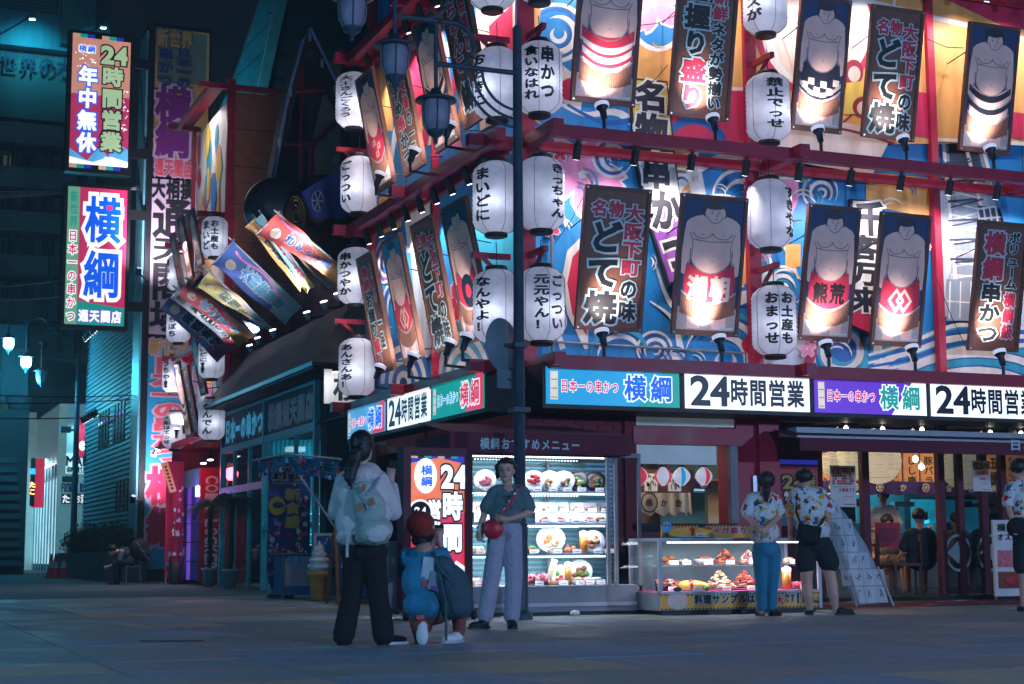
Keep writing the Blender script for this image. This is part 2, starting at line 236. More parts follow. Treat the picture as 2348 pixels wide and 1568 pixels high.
    def build(s, name, parent=None, world=False, label=None):
        me = bpy.data.meshes.new(name); vs = s.v
        if world and parent is not None and parent.name in TR:
            Mi = TR[parent.name].inverted(); vs = [tuple(Mi @ Vector(v)) for v in vs]
        me.from_pydata(vs, [], s.f); names = []
        for x in s.m:
            if x not in names: names.append(x)
        for x in names: me.materials.append(mat(x))
        me.polygons.foreach_set('material_index', [names.index(x) for x in s.m]); me.polygons.foreach_set('use_smooth', s.s); me.update()
        o = bpy.data.objects.new(name, me); SC.collection.objects.link(o)
        if parent is not None:
            o.parent = parent
            TR[o.name] = TR.get(parent.name, Matrix.Identity(4))
        if label: o['label'] = label
        return o
TR = {}
def thing(name, label, cat, loc=(0, 0, 0), rz=0, group=None, rx=0):
    o = bpy.data.objects.new(name, None); SC.collection.objects.link(o); o.empty_display_size = .1
    o.location = loc; o.rotation_euler = (rx, 0, rz); o['label'] = label; o['category'] = cat
    if group: o['group'] = group
    TR[o.name] = Matrix.Translation(Vector(loc)) @ rotm(rx, 0, rz).to_4x4()
    return o
def tag(o, label, cat, group=None):
    o['label'] = label; o['category'] = cat
    if group: o['group'] = group
    return o
def struct(mb, name, kind='structure'):
    o = mb.build(name); o['kind'] = kind; return o
# ---------------------------------------------------------------- lettering
GC = {}
def glyph(ch, kind):
    if (ch, kind) in GC: return GC[(ch, kind)]
    bev = (.004, .028, .075, .11, .046)[kind]
    def mk(bv):
        cu = bpy.data.curves.new('t', 'FONT'); cu.body = ch; cu.bevel_depth = bv; cu.bevel_resolution = 0; cu.resolution_u = 2 if ord(ch) > 255 else 4
        ob = bpy.data.objects.new('t', cu); SC.collection.objects.link(ob)
        me = bpy.data.meshes.new_from_object(ob.evaluated_get(bpy.context.evaluated_depsgraph_get())); bpy.data.objects.remove(ob); bpy.data.curves.remove(cu)
        return me
    me = mk(bev); V = [v.co.copy() for v in me.vertices]; FS = [tuple(p.vertices) for p in me.polygons]; bpy.data.meshes.remove(me)
    if not V: GC[(ch, kind)] = ([], []); return GC[(ch, kind)]
    if ord(ch) > 0x2000: x0, x1, y0, y1 = 0, 1, -.12, .88
    else:
        b = mk(0); x0 = min(v.co.x for v in b.vertices); x1 = max(v.co.x for v in b.vertices); y0 = min(v.co.y for v in b.vertices); y1 = max(v.co.y for v in b.vertices); bpy.data.meshes.remove(b)
        if ch in '!': x0 -= .15; x1 += .15
        if ch in '-.,\'': y0 = 0; y1 = .7
    FS = [f for f in FS if max(V[i].z for i in f) > bev*.2]
    use = sorted({i for f in FS for i in f}); mp = {u: k for k, u in enumerate(use)}
    vs = []
    for i in use:
        v = V[i]; x = (v.x-x0)/(x1-x0); y = (v.y-y0)/(y1-y0); lim = bev*1.3
        vs.append((min(1+lim, max(-lim, x)), min(1+lim, max(-lim, y)), max(0, v.z/bev)))
    GC[(ch, kind)] = (vs, [tuple(mp[i] for i in f) for f in FS]); return GC[(ch, kind)]
def text(mb, s, x, z, w, h, layers=((1, 'ink'),), vert=False, y=-.012, warp=None, pad=.05, tk=.0012):
    """Cells of text in the local x-z plane, front towards -y. layers go from back to front."""
    s = s.replace(' ', '') if vert else s
    n = len(s)
    for i, ch in enumerate(s):
        if ch == ' ': continue
        if vert: cx, cz, cw, chh = x, z+h-(i+1)*h/n, w, h/n
        else: cx, cz, cw, chh = x+i*w/n, z, w/n, h
        for L, (k, m) in enumerate(layers):
            vs, fs = glyph(ch, k); out = []
            for gx, gy, gz in vs:
                if vert and ch in 'ー': gx, gy = 1-gy, gx
                X = cx+cw*(pad+gx*(1-2*pad)); Z = cz+chh*(pad+gy*(1-2*pad)); Y = y-L*tk*1.6-gz*tk
                out.append(warp(X, Y, Z) if warp else (X, Y, Z))
            mb.add(out, fs, m)
def light(kind, loc, to, power, col='ffffff', size=.05, spot=70, blend=.6, sx=None, sy=None, name='lamp_light'):
    l = bpy.data.lights.new(name, kind); l.energy = power; l.color = lin(col); o = bpy.data.objects.new(name, l); SC.collection.objects.link(o)
    if kind == 'SPOT': l.spot_size = math.radians(spot); l.spot_blend = blend; l.shadow_soft_size = size
    if kind == 'POINT': l.shadow_soft_size = size
    if kind == 'AREA': l.shape = 'RECTANGLE'; l.size = sx; l.size_y = sy
    o.location = loc
    if to is not None: o.rotation_euler = (Vector(to)-Vector(loc)).to_track_quat('-Z', 'Y').to_euler()
    return o
# ================================================================ GROUND
g = MB('asphalt'); g.poly([(-120, -60, -.012), (160, -60, -.012), (160, 260, -.012), (-120, 260, -.012)]); struct(g, 'ground')
pv = MB('darkstone'); pv.poly([(-14, -16, -.008), (9, -16, -.008), (9, 9, -.008), (-14, 9, -.008)])
pave = struct(pv, 'pavement')
def project(p):
    v = Vector(p)-Vector(CAM); z = v.dot(AV); return (CX+F*v.dot(RV)/z, CY-F*v.dot(UV)/z, z)
sm = MB('paving'); sm.box((0, 0, -.016), (.985, .985, .032)); slab_me = None; rest = MB('paving'); cells = []
for i in range(-14, 9):
    for j in range(-12, 9):
        x, y = i+.5, j+.5
        if y > .4 and x > -.2: continue
        a, b, z = project((x, y, 0))
        if z > 2 and -160 < a < 2500: cells.append((z, x, y))
cells.sort(); so = None
for k, (z, x, y) in enumerate(cells):
    if k < 285:
        if so is None: o = so = sm.build('paving_slab', pave)
        else: o = so.copy(); SC.collection.objects.link(o); o.parent = pave
        o.location = (x, y, random.uniform(-.0015, .0015)); o.rotation_euler = (random.uniform(-.0015, .0015), random.uniform(-.0015, .0015), 0)
    else: rest.box((x, y, -.016), (.985, .985, .032))
if rest.v: r_ = rest.build('paving_slab', pave); r_['kind'] = 'stuff'
c = PG(393, 1470); d = MB('black'); d.box((0, 0, .004), (.5, .12, .008), R=rotm(rz=YAW-math.pi/2))
o = d.build('drain_cover', pave); o.location = (c.x, c.y, 0)
# ================================================================ CORNER RESTAURANT BUILDING
bld = thing('restaurant_building', 'corner restaurant building with red posts and painted murals above lit sign strips', 'building', (0, 0, 0))
core = MB('darkred')
core.bx(.06, 13, .06, 6.2, 2.5, 11.5)
core.build('wall', bld)
# ground floor shell
w = MB('darkred')
w.bx(13, 13.1, .1, 7.5, 0, 2.5); w.bx(0.1, 13.1, 7.4, 7.5, 0, 2.5); w.bx(1.48, 3.02, 0.02, .12, 0, PA(1560, 1207).z)
w.bx(0.03, .1, 1.2, 7.4, 0, .5, 'darkred'); w.build('wall', bld)
fl = MB('darkstone'); fl.bx(1.5, 13, 1.0, 7.4, -.01, .06); fl.build('floor', bld)
ce = MB('ctn'); ce.bx(1.5, 13, 1.0, 7.4, 2.44, 2.495); ce.build('ceiling', bld)
iw = MB('warmwall'); iw.bx(1.5, 13, 7.3, 7.38, .06, 2.44); iw.bx(1.5, 1.56, .14, 7.3, .06, 2.44); iw.build('inner_wall', bld)
# mural panels
for x0, x1 in ((.02, 3.18), (3.19, 6.2), (6.21, 12.9)):
    p = MB('mblue'); p.bx(x0, x1, 0, .055, 2.9, 11.4); p.build('mural_panel', bld)
for y0, y1 in ((.06, 3.1), (3.11, 6.2)):
    p = MB('mblue'); p.bx(0, .055, y0, y1, 2.9, 11.4); p.build('mural_panel', bld)
class Mural:
    def __init__(s, fn): s.mb = MB(); s.fn = fn; s.k = 0
    def P(s, x, y, l): return s.fn(x, y, .003+s.k*.00016)   # each print layer just proud of the one before
    def poly(s, col, pts, l): s.k += 1; s.mb.poly([s.P(x, y, l) for x, y in pts], col)
    def rect(s, col, x0, y0, x1, y1, l): s.poly(col, [(x0, y0), (x1, y0), (x1, y1), (x0, y1)], l)
    def arc(s, col, cx, cy, r0, r1, a0=0, a1=360, l=3, sy=1., taper=False, kx=1.):
        s.k += 1; n = max(8, int(abs(a1-a0)/9)); V = []; 
        for i in range(n+1):
            t = i/n; a = math.radians(a0+(a1-a0)*t); w = (1-abs(2*t-1)**2.5) if taper else 1
            rm = (r0+r1)/2; hw = (r1-r0)/2*w
            for r in (rm-hw, rm+hw): V.append(s.P(cx+r*kx*math.cos(a), cy+r*sy*math.sin(a), l))
        s.mb.add(V, [(2*i, 2*i+1, 2*i+3, 2*i+2) for i in range(n)], col)
    def disc(s, col, cx, cy, r, l, sy=1., kx=1.): s.poly(col, [(cx+r*kx*math.cos(i*math.pi/12), cy+r*sy*math.sin(i*math.pi/12)) for i in range(24)], l)
    def ribbon(s, col, pts, w0, w1, l):
        # smooth tapered stroke through pts
        P = []; n = len(pts); s.k += 1
        for i in range(n-1):
            p0, p1, p2, p3 = pts[max(0, i-1)], pts[i], pts[i+1], pts[min(n-1, i+2)]
            for k in range(6):
                t = k/6; P.append(tuple(.5*(2*p1[c]+(p2[c]-p0[c])*t+(2*p0[c]-5*p1[c]+4*p2[c]-p3[c])*t*t+(3*p1[c]-p0[c]-3*p2[c]+p3[c])*t**3) for c in (0, 1)))
        P.append(pts[-1]); V = []; m = len(P)
        for i, p in enumerate(P):
            a = P[max(0, i-1)]; b = P[min(m-1, i+1)]; dx, dy = b[0]-a[0], b[1]-a[1]; L = math.hypot(dx, dy) or 1; w = (w0+(w1-w0)*i/(m-1))/2
            V += [s.P(p[0]-dy/L*w, p[1]+dx/L*w, l), s.P(p[0]+dy/L*w, p[1]-dx/L*w, l)]
        s.mb.add(V, [(2*i, 2*i+1, 2*i+3, 2*i+2) for i in range(m-1)], col)
    def blossom(s, cx, cy, r, rot, l, col='mpink', kx=1.):
        for lay, sc, cc in ((0, 1.14, 'mwhite'), (1, 1, col)):
            for k in range(5):
                a = math.radians(rot+k*72); pts = []
                for u, v in ((.04, .03), (.3, .25), (.62, .34), (.9, .24), (1.04, .1), (.9, 0), (1.04, -.1), (.9, -.24), (.62, -.34), (.3, -.25), (.04, -.03)):
                    u = .5+(u-.5)*(sc if sc > 1 else .96); v *= sc*(1 if lay == 0 else .92)
                    pts.append((cx+kx*r*(u*math.cos(a)-v*math.sin(a)), cy+r*(u*math.sin(a)+v*math.cos(a))))
                s.poly(cc, pts, l+lay+k*.1)
        s.disc('mwhite', cx, cy, r*.1, l+3, kx=kx)
    def swirl(s, cx, cy, r, l, c1='mblue2', c2='mwhite', rot=0, kx=1.):
        s.arc(c2, cx, cy, r*.9, r*1.06, rot, rot+330, l, kx=kx, taper=True); s.arc(c1, cx, cy, r*.72, r*.9, rot+20, rot+300, l+1, kx=kx, taper=True)
        s.arc(c2, cx+r*.05, cy+r*.05, r*.5, r*.72, rot+40, rot+340, l+2, kx=kx, taper=True); s.arc(c1, cx+r*.06, cy+r*.06, r*.36, r*.5, rot+80, rot+350, l+3, kx=kx, taper=True)
        s.arc(c2, cx+r*.08, cy+r*.06, r*.16, r*.32, rot+120, rot+400, l+4, kx=kx, taper=True)
mA = Mural(PA)
# lower band of the street-front mural
mA.rect('morange', 1465, 330, 1600, 470, 1); mA.poly('mwhite', [(1565, 350), (1600, 350), (1625, 480), (1700, 640), (1640, 560), (1590, 470)], 2)
mA.blossom(1335, 400, 95, 10, 3); mA.swirl(1405, 360, 46, 2)
mA.poly('mwhite', [(1345, 530), (1300, 575), (1287, 640), (1300, 720), (1340, 800), (1348, 800), (1348, 530)], 3); mA.poly('mred', [(1345, 550), (1312, 590), (1300, 650), (1312, 720), (1345, 770)], 4)
mA.swirl(1695, 450, 62, 3, rot=150); mA.arc('mwhite', 1690, 520, 150, 172, 190, 290, 2, taper=True); mA.arc('mwhite', 1650, 560, 100, 116, 200, 330, 2, taper=True)
mA.disc('morange', 1705, 610, 42, 3); mA.arc('mwhite', 1705, 612, 52, 70, -40, 120, 4, taper=True); mA.arc('mblue2', 1705, 615, 72, 90, -30, 130, 4, taper=True)
mA.ribbon('mwhite', [(1500, 600), (1540, 700), (1610, 720), (1735, 670)], 4, 26, 3); mA.ribbon('mblue2', [(1590, 690), (1660, 760), (1735, 720)], 4, 24, 3)
mA.swirl(1656, 822, 88, 4, rot=190, c1='mblue'); mA.arc('mteal', 1656, 822, 98, 114, 180, 330, 3, taper=True); mA.disc('mred', 1722, 790, 22, 9); mA.arc('mwhite', 1550, 850, 20, 44, 180, 300, 3)
mA.poly('mpink', [(1745, 350), (1830, 350), (1830, 460), (1760, 600), (1745, 600)], 2); mA.ribbon('mwhite', [(1745, 470), (1790, 540), (1830, 640)], 30, 4, 3)
mA.arc('mwhite', 1800, 470, 60, 84, 200, 330, 3, taper=True); mA.arc('mwhite', 1830, 440, 96, 112, 180, 300, 3, taper=True); mA.poly('morange', [(1800, 560), (1835, 560), (1835, 610), (1800, 620)], 3)
mA.rect('mlgrey', 1745, 770, 1870, 845, 1); mA.poly('mred', [(1850, 770), (1880, 795), (1862, 838), (1842, 838)], 3)
mA.poly('morange', [(1985, 395), (2140, 408), (2140, 500), (1985, 470)], 2); mA.poly('mred', [(1830, 335), (1900, 345), (1990, 350), (1960, 395), (1880, 385)], 2); mA.ribbon('mwhite', [(1820, 340), (1850, 395), (1930, 400), (1985, 392), (2010, 365)], 10, 10, 3)
for cx in (1930, 2052):
    mA.disc('mteal', cx, 806, 58, 2); mA.arc('mwhite', cx, 806, 34, 50, 0, 360, 3); mA.disc('mblue2', cx+4, 800, 30, 4)
for k in range(7): mA.arc('mwhite' if k % 2 else 'mteal', 2235, 1000, 330-k*26, 352-k*26, 215, 320, 2+(k % 2), sy=.72)
for k in range(5): mA.ribbon('mwhite' if k % 2 == 0 else 'mblue2', [(1990, 850-k*9), (2080, 836-k*12), (2200, 800-k*14), (2347, 790-k*10)], 5, 13, 2)
for a, b, w in (((1220, 460), (1300, 520), 10), ((1212, 700), (1290, 800), 14), ((1490, 690), (1560, 800), 16), ((1600, 600), (1700, 660), 14)): mA.ribbon('mwhite', [a, ((a[0]+b[0])/2+16, (a[1]+b[1])/2-14), b], 2, w, 4)
mA.swirl(1255, 740, 44, 3, rot=60, c1='mteal'); mA.swirl(1500, 800, 40, 3, rot=100, c1='mblue2'); mA.swirl(1790, 660, 50, 3, rot=20, c1='mteal'); mA.swirl(1560, 420, 34, 3, rot=10)
mA.swirl(1880, 440, 40, 3, rot=70); mA.arc('mteal', 1420, 820, 60, 74, 180, 350, 3, taper=True); mA.arc('mwhite', 1420, 820, 44, 56, 180, 350, 3, taper=True)
# tower picture
mA.poly('mlgrey', [(2140, 430), (2347, 455), (2347, 745), (2160, 725)], 3); mA.poly('mlgrey', [(2130, 120), (2190, 85), (2255, 110), (2240, 260), (2135, 245)], 3)
mA.poly('mgrey', [(2150, 240), (2240, 260), (2330, 640), (2185, 650)], 4); mA.poly('mdgrey', [(2165, 260), (2225, 270), (2260, 420), (2180, 400)], 5)
for k in range(4): mA.ribbon('mdgrey', [(2132, 182+k*17), (2188, 160+k*17), (2243, 178+k*17)], 7, 7, 6)
for k in range(9): mA.ribbon('mlgrey' if k % 2 else 'mwhite', [(2160+k*3, 430+k*26), (2240+k*5, 400+k*28)], 4, 4, 6); mA.ribbon('mwhite', [(2160+k*2, 405+k*28), (2245+k*5, 430+k*26)], 3, 3, 6)
for x0, x1 in ((2160, 2190), (2205, 2290), (2240, 2340)): mA.ribbon('mwhite', [(x0, 300), (x1, 640)], 7, 9, 7)
for k in range(7):
    mA.ribbon('mdgrey', [(2166+k*2, 330+k*44), (2215+k*8, 318+k*46)], 5, 5, 6); mA.ribbon('mdgrey', [(2170+k*3, 350+k*42), (2230+k*8, 318+k*46)], 4, 4, 6)
mA.poly('mdgrey', [(2240, 470), (2300, 480), (2330, 600), (2262, 600)], 6)
for k in range(6): mA.ribbon('mlgrey', [(2240+k*14, 475), (2262+k*13, 600)], 4, 4, 6); mA.ribbon('mlgrey', [(2238+k*4, 480+k*22), (2305+k*5, 470+k*26)], 4, 4, 6)
mA.rect('mgrey', 2170, 640, 2340, 735, 6)
for k in range(7): mA.ribbon('mwhite', [(2178+k*24, 645), (2176+k*24, 730)], 3, 3, 7)
mA.ribbon('mwhite', [(2170, 690), (2340, 702)], 3, 3, 7)
# small wave strokes and petals scattered over the blue ground
random.seed(77)
for k in range(64):
    cx = random.uniform(1225, 2330); cy = random.uniform(350, 835)+(cx-1225)*.03
    if 2140 < cx < 2347 and cy < 745: continue
    r = random.uniform(14, 34); a = random.uniform(180, 300); c = random.choice(('mwhite', 'mteal', 'mblue2', 'mblue2', 'mwhite'))
    for q in range(2): mA.arc(c, cx, cy, r*(.6+.35*q), r*(.74+.35*q), a, a+random.uniform(90, 150), 3, taper=True)
for cx, cy, r in ((1262, 520, 24), (1760, 520, 22), (1850, 800, 20), (1420, 740, 22), (2110, 560, 24), (1285, 350, 20), (1725, 420, 22)): mA.blossom(cx, cy, r, cx, 4, random.choice(('mpink', 'mred')))
# upper band
mA.rect('morange', 1440, -160, 2420, 330, 1); mA.poly('mblue', [(1205, -160), (1460, -160), (1400, 60), (1455, 330), (1205, 300)], 1.5)
mA.swirl(1275, 75, 66, 3, rot=200); mA.poly('morange', [(1207, -20), (1240, 0), (1235, 90), (1210, 110)], 3); mA.poly('mwhite', [(1290, 150), (1340, 190), (1330, 260), (1300, 250), (1275, 200)], 2); mA.disc('mred', 1308, 205, 26, 3)
mA.ribbon('mwhite', [(1270, 230), (1340, 262), (1420, 260), (1500, 330)], 6, 22, 3); mA.ribbon('mblue2', [(1300, 240), (1380, 280), (1450, 275)], 6, 14, 4)
mA.disc('mblue', 1508, 40, 62, 2.5, sy=1.2); mA.arc('mwhite', 1508, 40, 56, 66, 0, 360, 3, sy=1.2); mA.blossom(1500, 10, 66, 40, 4)
mA.rect('mred', 1530, 205, 1735, 325, 2); mA.ribbon('mwhite', [(1450, 198), (1735, 205)], 8, 8, 3); mA.arc('mblue2', 1590, 345, 60, 80, 200, 340, 4)
mA.disc('mwhite', 1870, 60, 130, 2.5, sy=1.15); mA.arc('mred', 1870, 60, 126, 140, 0, 360, 3, sy=1.15); mA.disc('mcream', 1870, 80, 96, 3.4, sy=1.2)
for a in (200, 225, 250, 275, 300, 325): mA.ribbon('mdred', [(1880, 330), (1880+150*math.cos(math.radians(a)), 330+200*math.sin(math.radians(a)))], 3, 6, 4)
mA.poly('mcream', [(1745, 250), (2050, 300), (2000, 400), (1745, 360)], 2.2); mA.ribbon('mdred', [(1745, 262), (1950, 300), (2050, 330)], 6, 6, 4)
mA.disc('mdred', 1957, 165, 22, 5, sy=1.3); mA.disc('mcream', 1958, 170, 14, 6, sy=1.3); mA.poly('myellow', [(1940, 190), (1985, 185), (1995, 260), (1935, 262)], 5); mA.disc('mdred', 1978, 245, 24, 5.5); mA.disc('mcream', 1980, 248, 16, 6)
mA.poly('mred', [(2060, 205), (2140, 215), (2150, 320), (2040, 300)], 3); mA.poly('mred', [(1960, -100), (2420, -160), (2420, 80), (2300, 60)], 3); mA.ribbon('mwhite', [(1900, -20), (2100, 30), (2347, 90)], 10, 12, 4)
mA.poly('mred', [(2240, 245), (2347, 260), (2347, 320), (2240, 300)], 3); mA.ribbon('mwhite', [(2150, 320), (2347, 330)], 8, 8, 4); mA.poly('mblue', [(2270, 410), (2347, 420), (2347, 600), (2330, 600)], 5)
mB_ = Mural(PB)
K = .45
mB_.poly('morange', [(850, 145), (900, 110), (900, 300), (860, 300)], 1); mB_.poly('mred', [(900, 100), (960, 60), (985, 330), (930, 370)], 1)
for k in range(6): mB_.poly(('mwhite', 'mred', 'morange')[k % 3], [(890+k*30, 370-k*12), (902+k*30, 366-k*12), (950+k*34, 60-k*20), (938+k*34, 70-k*20)], 2+k*.1)
mB_.swirl(868, 330, 42, 4, c1='mpurple', kx=K); mB_.blossom(1005, 270, 50, 0, 4, kx=K); mB_.poly('mpink', [(985, 90), (1015, 70), (1060, 340), (1020, 330)], 3)
mB_.poly('mcream', [(1090, -20), (1180, -90), (1180, 260), (1100, 300)], 2); mB_.poly('mred', [(1120, 60), (1175, 10), (1175, 120), (1130, 160)], 3); mB_.ribbon('morange', [(1100, 120), (1140, 180), (1180, 160)], 6, 20, 4)
mB_.poly('morange', [(868, 455), (915, 425), (920, 520), (870, 540)], 2); mB_.swirl(880, 600, 48, 3, kx=K, c1='mpurple'); mB_.swirl(900, 700, 52, 3, kx=K, rot=90); mB_.poly('mlgrey', [(938, 540), (965, 520), (1010, 800), (960, 830)], 2)
for k in range(9): mB_.ribbon('mgrey' if k % 2 else 'mwhite', [(942+k*5, 545+k*28), (966+k*5, 540+k*28)], 3, 4, 4)
mB_.poly('mteal', [(1040, 560), (1180, 480), (1180, 760), (1050, 800)], 2); mB_.blossom(1048, 690, 46, 20, 4, kx=K, col='mred'); mB_.poly('mred', [(1100, 410), (1178, 370), (1178, 470), (1108, 500)], 3)
for k in range(6): mB_.arc('mwhite' if k % 2 else 'mblue2', 925, 880, 90-k*15, 105-k*15, 180, 360, 4, kx=K*1.3); mB_.arc('mwhite' if k % 2 else 'mteal', 1062, 860, 100-k*16, 116-k*16, 180, 360, 4, kx=K*1.3)
mB_.ribbon('mwhite', [(1130, 780), (1160, 720), (1180, 730)], 16, 6, 4); mB_.ribbon('mblue', [(1110, 800), (1150, 740), (1180, 700)], 10, 10, 5); mB_.poly('mwhite', [(925, 480), (985, 450), (990, 560), (935, 580)], 3)
mB_.mb.build('mural_print', bld)
random.seed(78)
for k in range(40):
    cx = random.uniform(1225, 2330); cy = random.uniform(-60, 300); r = random.uniform(14, 40); a = random.uniform(0, 360)
    if 1780 < cx < 1990 or cx > 2120: continue
    mA.arc(random.choice(('mwhite', 'mred', 'mpink', 'myellow')), cx, cy, r*.8, r, a, a+120, 3, taper=True)
mA.mb.build('mural_print', bld)
# posts, joists, beams with their little spotlights
ZB = (2.84, 5.62, 8.4)
for x, wd in ((.0, .2), (3.2, .17), (6.1, .11), (9.2, .17)):
    p = MB('red'); p.bx(x-wd/2, x+wd/2, -.13, -.025, 2.84, 11.3); p.build('post', bld)
p = MB('red'); p.bx(-.13, -.025, 6.05, 6.22, 2.84, 11.3); p.build('post', bld)
p = MB('red'); p.bx(-.12, -.025, 3.06, 3.12, 2.84, 11.3); p.build('post', bld)
OFF = .85; OFB = .5
def spot_fix(mb, x, y, z, dx, dy, up):
    # small cylinder head on a clip; up=True is the poster lamp pointing up and back at the wall
    if up:
        mb.tube([(x, y, z), (x, y, z+.14)], .022, 6, 'blackmetal'); d = Vector((-dx*.35, -dy*.35, 1)).normalized(); p = Vector((x, y, z+.14))
        mb.tube([p, p+d*.12, p+d*.16], [.04, .045, .08], 10, 'blackmetal'); mb.tube([p+d*.16, p+d*.21], [.085, .09], 12, 'lamprim'); mb.tube([p+d*.211, p+d*.216], [.07, .07], 12, 'glow')
        return p+d*.26
    mb.tube([(x, y, z), (x, y, z-.06)], .025, 6, 'blackmetal'); d = Vector((-dx*.35, -dy*.35, -1)).normalized(); p = Vector((x, y, z-.05))
    mb.tube([p, p+d*.2], .05, 10, 'black'); mb.tube([p+d*.2, p+d*.203], .036, 8, 'glow')
    return p+d*.23
LIT = []
def beamset(z, side, length, step, lamps, first=.4):
    b = MB('red'); 
    if side == 'A': b.bx(-.05, length, -OFF-.06, -OFF+.06, z, z+.15)
    else: b.bx(-OFB-.06, -OFB+.06, -.5, length, z, z+.15)
    bo = b.build('beam', bld)
    b = MB('red')
    if side == 'A': b.bx(.12, length, -.2, -.14, z, z+.12)
    else: b.bx(-.2, -.14, .12, length, z, z+.12)
    b.build('beam', bld)
    # solid soffit board between the beams
    s_ = MB('red')
    if side == 'A': s_.bx(.02, length, -OFF+.08, -.22, z+.155, z+.175)
    else: s_.bx(-OFB+.08, -.14, .02, length, z+.155, z+.175)
    if z < 4 or side == 'B': s_.build('soffit', bld)
    n = int((length-first)/step)+1
    if lamps:
        for k in range(n):
            t = first+k*step; f = MB()
            if side == 'A': q = spot_fix(f, t, -OFF+.1, z+.03, 0, -1, False); LIT.append((q, (t, 0, z-1.1)))
            else: q = spot_fix(f, -OFB+.1, t, z+.03, -1, 0, False); LIT.append((q, (0, t, z-1.1)))
            f.build('spotlight', bo)
    return bo
bmA = [beamset(z, 'A', 10.5, .78, i > 0) for i, z in enumerate(ZB)]
bmB = [beamset(z, 'B', 6.05, .62, i > 0) for i, z in enumerate(ZB)]
for z in ZB:
    for x in (0, 3.4, 7.3):
        j = MB('red'); j.bx(x-.07, x+.07, -OFF-.22, -.131, z+.02, z+.17) ; j.build('joist', bld)
    for y in (0, 3.05, 5.95):
        if y == 0: j = MB('red'); j.bx(-OFB-.25, -.131, -.08, .06, z+.021, z+.169); j.build('joist', bld)
        else: j = MB('red'); j.bx(-OFB-.25, -.131, y-.07, y+.07, z+.02, z+.17); j.build('joist', bld)
# lantern brackets
def bracket(x, y, z, dx, dy):
    b = MB('red'); b.box((x+dx*.29, y+dy*.29, z), (.06 if dy else .5, .06 if dx else .5, .07))
    b.tube([(x+dx*.06, y+dy*.06, z-.3), (x+dx*.4, y+dy*.4, z-.03)], .03, 5, 'red', False); b.build('bracket', bld)
for z in (4.3, 7.05):
    bracket(0, -.13, z, 0, -1); bracket(3.2, -.13, z, 0, -1); bracket(-.13, 0.05, z, -1, 0); bracket(-.13, 6.1, z, -1, 0)
# ---- lit sign strips under the lowest beam
JP = '日本一の串かつ'
def strip(parent, items, x0, z0, h):
    pass
sA = thing('sign_strip', 'long lit sign strip of blue, white and purple boxes along the street front', 'shop sign', (0, -.8, 0))
zt, zb = PA(1400, 846, .8).z, PA(1400, 930, .8).z
hh = zt-zb
b = MB('black'); b.bx(PA(1245, 900, .8).x, 9.6, .012, .76, zb-.05, zt+.05); b.build('housing', sA)
W2 = [(2, 'ink')]
def lamps_row(fr, x, z, h):
    fr.bx(x, x+.1, -.014, -.01, z, z+h)
def brand(mbt, x0, x1, z0, h, c_small, c_big, back='swhite'):
    w = x1-x0
    # left little stack badge
    mbt.bx(x0+.03*w, x0+.085*w, -.012, -.0105, z0+.12*h, z0+.88*h, 'scream')
    for q in range(3): mbt.bx(x0+.035*w, x0+.08*w, -.0135, -.0125, z0+(.17+.24*q)*h, z0+(.19+.24*q)*h, 'coral')
    text(mbt, JP, x0+.1*w, z0+.3*h, .44*w, .4*h, ((2, back), (1, c_small)), y=-.011, pad=.06)
    text(mbt, '横綱', x0+.56*w, z0+.07*h, .4*w, .86*h, ((2, back), (1, c_big)), y=-.013, pad=.08)
def signbox(parent, x0, x1, z0, z1, bgc, kind, extra=None):
    p = MB(bgc); p.bx(x0, x1, -.01, .011, z0, z1)
    if extra: p.poly([(x1-.32*(x1-x0), -.0108, z0), (x1, -.0108, z0), (x1, -.0108, z1), (x1-.12*(x1-x0), -.0108, z1)], extra)
    p.build('lit_panel', parent)
    t = MB()
    if kind[0] == '24': text(t, '24時間営業', x0+.04*(x1-x0), z0+.08*(z1-z0), .92*(x1-x0), .84*(z1-z0), ((1, 'sink'),), y=-.013, pad=.03)
    else: brand(t, x0, x1, z0, z1-z0, kind[1], kind[2])
    t.build('lettering', parent)
xs = [PA(p, 890, .81).x for p in (1252, 1557, 1571, 1855, 1867, 2122, 2134)]
wd = xs[3]-xs[2]
signbox(sA, xs[0], xs[1], zb, zt, 'scyan', ('b', 'sred', 'sblue'), 'steal')
signbox(sA, xs[2], xs[3], zb, zt, 'swhite', ('24',))
signbox(sA, xs[4], xs[5], zb, zt, 'spurple', ('b', 'sred', 'steal'), 'swhite')
signbox(sA, xs[6], xs[6]+wd, zb, zt, 'swhite', ('24',))
signbox(sA, xs[6]+wd+.08, xs[6]+2*wd+.08, zb, zt, 'scyan', ('b', 'sred', 'sblue'), 'steal')
sB = thing('sign_strip', 'short lit sign strip with three boxes around the corner above the photo takers', 'shop sign', (-.55, 0, 0), -math.pi/2)
ys = [-PB(p, 920, .56).y for p in (797, 881, 888, 984, 990, 1107)]
zt2, zb2 = PB(990, 885, .56).z, PB(990, 962, .56).z; zm = (zt2+zb2)/2; 
b = MB('black'); b.bx(ys[0]-.06, ys[5]+.06, .012, .4, zb2-.05, zt2+.05); b.build('housing', sB)
signbox(sB, ys[0], ys[1], zb2, zt2, 'slblue', ('b', 'sred', 'sblue'), 'sred')
signbox(sB, ys[2], ys[3], zb2, zt2, 'swhite', ('24',))
signbox(sB, ys[4], ys[5], zb2, zt2, 'steal', ('b', 'scyan', 'sred'), 'sred')
